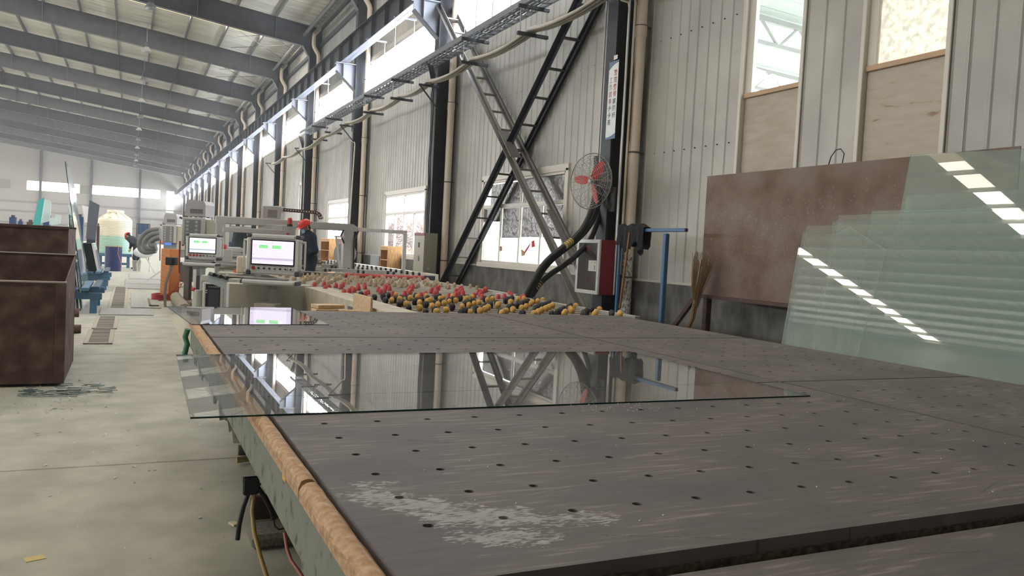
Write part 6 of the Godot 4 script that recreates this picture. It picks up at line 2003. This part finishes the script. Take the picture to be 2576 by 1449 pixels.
	# things at the near corner of the table
	tag(obj("green_strap", MB.new().tube([v3(0.40, 0.86, -6.36), v3(0.385, 0.8, -6.37), v3(0.4, 0.75, -6.36), v3(0.385, 0.68, -6.35), v3(0.395, 0.62, -6.36)], 0.022, 6), M("strap_green", C(84, 148, 112), 0.5)), "torn green strap hanging at the far corner of the glass table", "strap")
	var d := 3.75
	var cl := thing("hose_clamp", "black two handled clamp hanging below the table apron", "clamp", Vector3.ZERO)
	obj("head", MB.new().bbox(-0.03, -0.04, -0.02, 0.04, 0.04, 0.02, 0.006), M("hose_black"), cl)
	cl.position = A(628, 1222, d)
	obj("jaw", MB.new().bar(v3(-0.03, 0.03, 0), v3(0.07, 0.03, 0.0), 0.03, 0.02), M("ink"), cl)
	obj("handle", MB.new().tube([v3(0.0, -0.02, 0), v3(-0.025, -0.1, 0.0), v3(-0.04, -0.18, 0), v3(-0.045, -0.25, 0.0)], 0.011, 8), M("hose_black"), cl)
	obj("handle", MB.new().tube([v3(0.03, -0.0, 0), v3(0.07, -0.06, 0.0), v3(0.1, -0.12, 0), v3(0.115, -0.17, 0.0)], 0.011, 8), M("hose_black"), cl)
	obj("cable", MB.new().tube([v3(0.115, -0.17, 0), v3(0.12, -0.2, 0), v3(0.14, -0.22, 0.0), v3(0.17, -0.225, -0.02)], 0.004, 6), M("ink"), cl)
	var h1 := []
	for q in [[652, 1216, 3.8], [640, 1240, 3.76], [634, 1285, 3.72], [640, 1340, 3.68], [655, 1400, 3.62], [672, 1455, 3.58], [690, 1520, 3.52]]: h1.append(A(q[0], q[1], q[2]))
	tag(obj("air_hose", MB.new().tube(h1, 0.0105, 8), M("hose_amber", C(178, 152, 96), 0.35)), "translucent amber air hose hanging down beside the black clamp", "hose")
	var h2 := []
	for q in [[716, 1340, 3.6], [722, 1380, 3.56], [732, 1410, 3.52], [748, 1432, 3.48], [770, 1465, 3.44]]: h2.append(A(q[0], q[1], q[2]))
	tag(obj("air_hose", MB.new().tube(h2, 0.008, 8), M("hose_pink", C(178, 112, 96), 0.4)), "thin reddish air hose under the near end of the apron", "hose")
	var blk := thing("concrete_block", "small rough concrete block with a brown plate under the table edge", "block", v3(0.68, 0, -4.2))
	obj("block", MB.new().bbox(-0.09, 0, -0.14, 0.14, 0.075, 0.12, 0.02), worn(M("block", C(150, 144, 128), 0.9), noise_tex(0.03, grey(0.6), grey(1.0)), v3(3, 3, 3)), blk)
	obj("plate", MB.new().bbox(-0.07, 0.075, -0.16, 0.1, 0.2, -0.12, 0.004), M("rack_brown"), blk)
	tag(obj("castor_wheel", MB.new().cyl(v3(0.74, 0.035, -5.98), v3(0.8, 0.035, -5.98), 0.035, -1, 16), M("wheel_grey", C(112, 108, 98), 0.7)), "dusty grey wheel under the middle of the table", "wheel")
	tag(obj("brass_pipe", MB.new().cyl(v3(0.7, 0.03, -5.72), v3(0.95, 0.04, -5.76), 0.022, -1, 12), M("brass", C(186, 168, 120), 0.35, 0.6)), "short brass pipe end on the floor beside the grey wheel", "pipe")

func build_floor_bits() -> void:
	# glass crumbs and chips: too many to count
	var cr := MB.new()
	var spots := [[-0.5, -9.0, 0.32, 150], [-0.4, -8.3, 0.55, 60], [0.1, -8.0, 0.8, 60], [-0.9, -8.2, 0.5, 70], [0.2, -5.0, 0.7, 26], [-0.3, -6.2, 0.6, 26], [0.3, -10.5, 0.7, 40]]
	for s in spots:
		for i in s[3]:
			var a := rng.randf() * TAU
			var r: float = s[2] * sqrt(rng.randf())
			var c := v3(s[0] + cos(a) * r, 0.004, s[1] + sin(a) * r * 1.6)
			var e := rng.randf_range(0.004, 0.014)
			var b := rng.randf() * TAU
			var p := []
			for q in 3: p.append(c + v3(cos(b + q * 2.1) * e, rng.randf_range(0.0, 0.006), sin(b + q * 2.1) * e * 1.5))
			cr.tri(p[0], p[1], p[2], Vector3.UP)
			cr.tri(p[0] - v3(0, 0.004, 0), p[1] - v3(0, 0.004, 0), p[2] - v3(0, 0.004, 0), Vector3.DOWN)
	tag(obj("glass_crumbs", cr, M("crumb", C(206, 216, 212), 0.2)), "glass crumbs and chips scattered over the floor by the bins", "glass shards").set_meta("kind", "stuff")
	var sl := MB.new()
	for i in 70:
		var c2 := v3(-0.5 + rng.randf_range(-0.35, 0.4), 0.006 + rng.randf() * 0.02, -8.85 + rng.randf_range(-0.15, 0.45))
		var a2 := rng.randf_range(-0.4, 0.4)
		var l2 := rng.randf_range(0.04, 0.16)
		sl.bar(c2 - v3(cos(a2), 0, sin(a2)) * l2 / 2, c2 + v3(cos(a2), rng.randf_range(-0.05, 0.1), sin(a2)) * l2 / 2, 0.012, 0.004)
	tag(obj("glass_slivers", sl, M("sliver", C(92, 116, 112), 0.15)), "heap of dark glass slivers at the foot of the near bin", "glass shards").set_meta("kind", "stuff")
	var ch := thing("tape_scrap", "small strip of yellow tape on the floor at the lower left", "scrap", v3(-0.36, 0.0, -4.29), 0.3)
	obj("strip", MB.new().bbox(-0.045, 0, -0.03, 0.04, 0.003, 0.03, 0.001), M("scrap_yellow", C(206, 184, 122), 0.6), ch)
	var c3 := thing("chip", "little pale chip of board on the floor beside the amber hose", "chip", v3(0.55, 0.0, -4.5), 0.4)
	obj("chip", MB.new().bbox(-0.018, 0, -0.03, 0.018, 0.012, 0.03, 0.002), M("card"), c3)
	var tb := MB.new()
	for i in 90:
		var f := rng.randf()
		var c4 := onY(1440 + 200 * f + rng.randf_range(-40, 40), 1016 + 22 * rng.randf(), TY) + v3(0, 0.003, 0)
		var e2 := rng.randf_range(0.001, 0.0035)
		tb.cbox(c4, v3(e2, e2, e2 * 1.4))
	for i in 40:
		var c5 := v3(rng.randf_range(0.5, 3.0), TY + 0.002, rng.randf_range(-3.0, -1.4))
		tb.cbox(c5, v3(0.003, 0.003, 0.004))
	tag(obj("table_crumbs", tb, M("crumb")), "fine glass crumbs sparkling on the dark table before the big sheet", "glass shards").set_meta("kind", "stuff")

# one skin over tapered bones: distances joined with a smooth minimum, meshed as surface nets
func skin(bones: Array, cell: float, grow := 0.0, sharp := 34.0) -> MB:
	var lo := Vector3(1e9, 1e9, 1e9)
	var hi := -lo
	for b in bones:
		var m := maxf(b[2], b[3]) + grow + 0.05
		for e in 2:
			lo = lo.min(b[e] - Vector3(m, m, m))
			hi = hi.max(b[e] + Vector3(m, m, m))
	var nx := int((hi.x - lo.x) / cell) + 2
	var ny := int((hi.y - lo.y) / cell) + 2
	var nz := int((hi.z - lo.z) / cell) + 2
	var acc := PackedFloat32Array()
	acc.resize(nx * ny * nz)
	for b in bones:
		var p0: Vector3 = b[0]
		var p1: Vector3 = b[1]
		var r0: float = b[2] + grow
		var r1: float = b[3] + grow
		var sq: Vector3 = b[4] if b.size() > 4 else Vector3.ONE
		var m := maxf(r0, r1) * maxf(1.0, maxf(sq.x, maxf(sq.y, sq.z))) + 0.07
		var a := ((p0.min(p1) - lo - Vector3(m, m, m)) / cell).floor().max(Vector3.ZERO)
		var z := ((p0.max(p1) - lo + Vector3(m, m, m)) / cell).ceil().min(Vector3(nx - 1, ny - 1, nz - 1))
		var d := (p1 - p0) / sq
		var dd := maxf(d.length_squared(), 1e-9)
		for i in range(int(a.x), int(z.x) + 1):
			for j in range(int(a.y), int(z.y) + 1):
				for k in range(int(a.z), int(z.z) + 1):
					var w := (lo + Vector3(i, j, k) * cell - p0) / sq
					var t := clampf(w.dot(d) / dd, 0.0, 1.0)
					var dist := (w - d * t).length() - lerpf(r0, r1, t)
					acc[(i * ny + j) * nz + k] += exp(-sharp * dist)
	# field < 0 inside: -log(acc)/sharp; inside where acc > 1
	var at := {}
	var out := MB.new()
	var val := func(q: int) -> float:
		return -log(maxf(acc[q], 1e-12)) / sharp
	for i in nx - 1:
		for j in ny - 1:
			for k in nz - 1:
				var base := (i * ny + j) * nz + k
				var ins := 0
				for q in 8:
					if acc[base + (q & 1) * ny * nz + ((q >> 1) & 1) * nz + (q >> 2)] > 1.0: ins += 1
				if ins == 0 or ins == 8: continue
				var sum := Vector3.ZERO
				var cnt := 0
				for e in [[0, 1], [2, 3], [4, 5], [6, 7], [0, 2], [1, 3], [4, 6], [5, 7], [0, 4], [1, 5], [2, 6], [3, 7]]:
					var qa: int = e[0]
					var qb: int = e[1]
					var va: float = val.call(base + (qa & 1) * ny * nz + ((qa >> 1) & 1) * nz + (qa >> 2))
					var vb: float = val.call(base + (qb & 1) * ny * nz + ((qb >> 1) & 1) * nz + (qb >> 2))
					if (va < 0.0) == (vb < 0.0): continue
					var f := va / (va - vb)
					sum += Vector3(qa & 1, (qa >> 1) & 1, qa >> 2).lerp(Vector3(qb & 1, (qb >> 1) & 1, qb >> 2), f)
					cnt += 1
				at[base] = lo + (Vector3(i, j, k) + sum / cnt) * cell
	var grads := {}
	for q in at:
		var k2: int = q % nz
		var j2: int = (q / nz) % ny
		var i2: int = q / (nz * ny)
		var g := Vector3.ZERO
		var sx := ny * nz
		if i2 > 0 and j2 > 0 and k2 > 0 and i2 < nx - 2 and j2 < ny - 2 and k2 < nz - 2:
			g = Vector3(val.call(q + sx) + val.call(q + sx + nz + 1) - val.call(q) - val.call(q + nz + 1), val.call(q + nz) + val.call(q + sx + nz + 1) - val.call(q) - val.call(q + sx + 1), val.call(q + 1) + val.call(q + sx + nz + 1) - val.call(q) - val.call(q + sx + nz))
		grads[q] = g.normalized() if g.length_squared() > 0.0 else Vector3.UP
	for q in at:
		var st := [ny * nz, nz, 1]
		for ax in 3:
			var b1: int = st[(ax + 1) % 3]
			var b2: int = st[(ax + 2) % 3]
			var s: int = st[ax]
			if (acc[q] > 1.0) == (acc[q + s] > 1.0): continue
			if not (at.has(q - b1) and at.has(q - b2) and at.has(q - b1 - b2)): continue
			var o := Vector3.ZERO
			o[ax] = 1.0 if acc[q] > 1.0 else -1.0
			out.tri(at[q], at[q - b1], at[q - b1 - b2], o, grads[q], grads[q - b1], grads[q - b1 - b2])
			out.tri(at[q], at[q - b1 - b2], at[q - b2], o, grads[q], grads[q - b1 - b2], grads[q - b2])
	return out

func join(a: MB, b: MB) -> MB:
	a.v.append_array(b.v)
	a.n.append_array(b.n)
	a.u.append_array(b.u)
	return a

func person(label: String, at: Vector3, turn: float, bend: float, suit: Color, mask: bool) -> void:
	var t := thing("person", label, "person", at, turn)
	# y up, z forward, x to the person's left
	var sp := func(p: Vector3) -> Vector3:   # bend the upper body forward about the hips
		var h := v3(0, 0.95, 0)
		var f := clampf((p.y - 0.9) / 0.3, 0.0, 1.0)
		return h + (p - h).rotated(Vector3.RIGHT, bend * f)
	var pel := v3(0, 0.95, -0.01)
	var chest: Vector3 = sp.call(v3(0, 1.25, 0.0))
	var neck: Vector3 = sp.call(v3(0, 1.46, 0.02))
	var hc: Vector3 = sp.call(v3(0, 1.585, 0.05))
	var tors := [[pel, sp.call(v3(0, 1.1, 0)), 0.135, 0.13, v3(1.15, 1, 0.85)], [sp.call(v3(0, 1.1, 0)), chest, 0.13, 0.145, v3(1.15, 1, 0.85)], [sp.call(v3(-0.12, 1.37, 0)), sp.call(v3(0.12, 1.37, 0)), 0.085, 0.085], [chest, sp.call(v3(0, 1.38, 0.0)), 0.14, 0.1, v3(1.15, 1, 0.85)]]
	var arms := []
	var hands := []
	for s in [-1.0, 1.0]:
		var sh: Vector3 = sp.call(v3(0.185 * s, 1.385, 0.0))
		var el: Vector3 = sp.call(v3(0.25 * s, 1.11, 0.0)) + v3(0, 0, 0.0)
		var wr: Vector3 = el + v3(-0.05 * s, -0.1, 0.22)
		if bend > 0.6: wr = el + v3(-0.04 * s, -0.2, 0.1)
		arms.append([sh, el, 0.062, 0.047])
		arms.append([el, wr, 0.047, 0.034])
		var fd := (wr - el).normalized()
		var sd := v3(s, 0, 0)
		hands.append([wr, wr + fd * 0.075, 0.03, 0.032, v3(1.0, 0.9, 1.0)])
		for q in 4:
			var kn := wr + fd * 0.095 + sd * (0.036 - 0.024 * q)
			var ln: float = [0.036, 0.043, 0.046, 0.04][q]
			hands.append([wr + fd * 0.06 + sd * (0.03 - 0.02 * q), kn, 0.011, 0.0105])
			hands.append([kn, kn + fd * ln * 0.8 + v3(0, -0.02, 0), 0.0105, 0.0095])
			hands.append([kn + fd * ln * 0.8 + v3(0, -0.02, 0), kn + fd * ln * 0.9 + v3(0, -0.052, 0), 0.0095, 0.0085])
		hands.append([wr + fd * 0.03 - sd * 0.02, wr + fd * 0.06 - sd * 0.055 + v3(0, -0.012, 0), 0.0135, 0.0115])
		hands.append([wr + fd * 0.06 - sd * 0.055 + v3(0, -0.012, 0), wr + fd * 0.095 - sd * 0.058 + v3(0, -0.03, 0), 0.0115, 0.0095])
	var legs := []
	for s in [-1.0, 1.0]:
		var hip := v3(0.095 * s, 0.9, -0.01)
		var kn2 := v3(0.11 * s, 0.49, 0.03)
		var an := v3(0.115 * s, 0.09, -0.02)
		legs.append([hip, kn2, 0.09, 0.06])
		legs.append([kn2, an, 0.058, 0.042])
	var feet := []
	for s in [-1.0, 1.0]:
		feet.append([v3(0.115 * s, 0.05, -0.04), v3(0.125 * s, 0.04, 0.14), 0.045, 0.036, v3(1, 0.9, 1)])
	# head with a face: cranium, jaw, nose, brow, ears
	var fwd: Vector3 = Vector3.BACK.rotated(Vector3.RIGHT, bend + 0.38)
	var upv: Vector3 = Vector3.UP.rotated(Vector3.RIGHT, bend + 0.38)
	var hd := [[hc + upv * 0.035 - fwd * 0.02, hc + upv * 0.03 + fwd * 0.025, 0.078, 0.07, v3(0.92, 1, 1)], [hc - upv * 0.03 + fwd * 0.02, hc - upv * 0.085 + fwd * 0.055, 0.058, 0.034], [hc + upv * 0.015 + fwd * 0.088, hc - upv * 0.028 + fwd * 0.105, 0.009, 0.015], [hc + upv * 0.03 + fwd * 0.075 - v3(0.03, 0, 0), hc + upv * 0.03 + fwd * 0.075 + v3(0.03, 0, 0), 0.014, 0.014], [hc - upv * 0.052 + fwd * 0.075 - v3(0.016, 0, 0), hc - upv * 0.052 + fwd * 0.075 + v3(0.016, 0, 0), 0.01, 0.01]]
	for s in [-1.0, 1.0]:
		hd.append([hc + v3(0.073 * s, 0, 0) + upv * 0.015 - fwd * 0.01, hc + v3(0.07 * s, 0, 0) - upv * 0.03 - fwd * 0.005, 0.014, 0.01])
	hd.append([neck - upv * 0.04, hc - upv * 0.05 - fwd * 0.015, 0.055, 0.052])
	var body := skin(tors + arms + legs, 0.02, -0.01)
	join(body, skin(hd, 0.006, 0.0, 120.0))
	join(body, skin(hands, 0.006, -0.002, 220.0))
	obj("body", body, M("skin", C(186, 140, 114), 0.5), t)
	var em := MB.new()
	for s in [-1.0, 1.0]:
		em.ball(hc + v3(0.031 * s, 0, 0) + upv * 0.01 + fwd * 0.077, v3(0.011, 0.006, 0.008), 8, 6)
	obj("eyes", em, M("eye_dark", C(40, 32, 30), 0.3), t)
	var key := "suit_%d" % int(suit.b * 255)
	var jk := tors + arms
	jk.append([neck - upv * 0.05, neck + upv * 0.015, 0.07, 0.062])
	var jm := skin(jk, 0.017, 0.014)
	obj("jacket", jm, worn(M(key, suit, 0.8), noise_tex(0.02, grey(0.7), grey(1.0)), v3(2, 2, 2)), t)
	obj("trousers", skin([[pel, pel + v3(0, 0.06, 0), 0.14, 0.135, v3(1.15, 1, 0.9)]] + legs, 0.02, 0.012), M("trousers", C(28, 34, 48), 0.8), t)
	obj("shoes", skin(feet, 0.014, 0.004, 60.0), M("hose_black"), t)
	obj("gloves", skin(hands, 0.0065, 0.003, 200.0), M("gloves", C(204, 190, 138), 0.8), t)
	obj("hair", skin([[hc + upv * 0.03 - fwd * 0.035, hc - upv * 0.045 - fwd * 0.05, 0.074, 0.05]], 0.008, 0.0, 80.0), M("hair", C(26, 22, 20), 0.6), t)
	var hat := Node3D.new()
	hat.name = "hard_hat"
	t.add_child(hat, true)
	hat.transform = Transform3D(Basis(Vector3.RIGHT, upv, Vector3.RIGHT.cross(upv)), hc + upv * 0.045 - fwd * 0.005)
	var hm := M("hat_red", C(214, 52, 46), 0.3)
	var dome := MB.new()
	dome.t = Transform3D(Basis.from_scale(v3(1.0, 1.0, 1.18)), Vector3.ZERO)
	dome.lathe([Vector2(0.12, 0.0), Vector2(0.119, 0.03), Vector2(0.108, 0.07), Vector2(0.085, 0.1), Vector2(0.05, 0.12), Vector2(0.0, 0.127)], 24)
	obj("dome", dome, hm, hat)
	var brim := MB.new()
	for q in 24:
		var a0 := TAU * q / 24.0
		var a1 := TAU * (q + 1) / 24.0
		var ex := func(a: float) -> float: return 0.012 + 0.045 * pow(maxf(0.0, sin(a)), 2.0)
		var i0 := v3(cos(a0) * 0.12, 0, sin(a0) * 0.142)
		var i1 := v3(cos(a1) * 0.12, 0, sin(a1) * 0.142)
		var o0: Vector3 = i0 + v3(cos(a0), -0.2, sin(a0)) * ex.call(a0)
		var o1: Vector3 = i1 + v3(cos(a1), -0.2, sin(a1)) * ex.call(a1)
		brim.quad(i0 + v3(0, 0.006, 0), i1 + v3(0, 0.006, 0), o1 + v3(0, 0.004, 0), o0 + v3(0, 0.004, 0), Vector3.UP)
		brim.quad(i0 - v3(0, 0.002, 0), i1 - v3(0, 0.002, 0), o1, o0, Vector3.DOWN)
		brim.quad(o0, o1, o1 + v3(0, 0.004, 0), o0 + v3(0, 0.004, 0), o0)
	obj("brim", brim, hm, hat)
	obj("ridge", MB.new().tube([v3(0, 0.05, 0.128), v3(0, 0.1, 0.085), v3(0, 0.128, 0.0), v3(0, 0.1, -0.085), v3(0, 0.05, -0.13)], 0.012, 6), hm, hat)
	if mask:
		var mk := skin([[hc - upv * 0.012 + fwd * 0.085, hc - upv * 0.07 + fwd * 0.075, 0.03, 0.036, v3(1.5, 1, 1)]], 0.007, 0.0, 120.0)
		obj("face_mask", mk, M("mask_blue", C(158, 204, 216), 0.7), t)
		obj("ear_loop", MB.new().tube([hc + v3(0.045, 0, 0) - upv * 0.01 + fwd * 0.075, hc + v3(0.078, 0, 0) + upv * 0.01, hc + v3(0.05, 0, 0) - upv * 0.07 + fwd * 0.06], 0.002, 4), M("mask_blue"), t)
		var pk: Vector3 = sp.call(v3(0.1, 1.27, 0.16))
		obj("chest_stripe", MB.new().bar(pk + v3(-0.05, 0.0, 0.0), pk + v3(0.06, -0.03, -0.02), 0.006, 0.008), M("paper"), t)

func build_people() -> void:
	var f := A(775, 668, 16.7)
	person("worker in a navy jacket, red hard hat and blue face mask at the roller line", v3(f.x + 0.02, 0.26, f.z), -PI / 2 + 0.25, 0.10, C(34, 42, 66), true)
	var wp := thing("work_step", "low steel step on which the worker in the navy jacket stands", "step", v3(f.x, 0, f.z))
	obj("tread", MB.new().bbox(-0.3, 0.21, -0.45, 0.3, 0.26, 0.45, 0.006), M("dark_steel"), wp)
	for s in [-1, 1]:
		obj("side", MB.new().box(-0.28, 0, s * 0.4 - 0.02, 0.28, 0.21, s * 0.4 + 0.02), M("dark_steel"), wp)
	var q := onY(344, 672, 0.0)
	person("stooping person in dark clothes and a red hard hat behind the white bag", v3(A(343, 600, 41.0).x, 0.0, -37.6), -2.3, 0.75, C(30, 34, 48), false)
	var cr := thing("clothes_rail", "blue work clothes hanging from a rail beyond the stooping person", "clothes", A(362, 566, 44.0))
	obj("rail", MB.new().cyl(v3(-0.35, 0.06, 0), v3(0.3, 0.06, 0), 0.02, -1, 8), M("dark_steel"), cr)
	for i in 5:
		obj("garment", MB.new().prism([Vector2(-0.3 + 0.11 * i, 0.05), Vector2(-0.2 + 0.11 * i, 0.05), Vector2(-0.19 + 0.11 * i, -0.5 - 0.05 * (i % 2)), Vector2(-0.31 + 0.11 * i, -0.52)], -0.15, 0.15), [M("navy"), M("blue_deep")][i % 2], cr)
	for s in [-0.34, 0.29]:
		obj("post", MB.new().box(s - 0.02, -A(362, 566, 44.0).y, -0.02, s + 0.02, 0.08, 0.02), M("dark_steel"), cr)
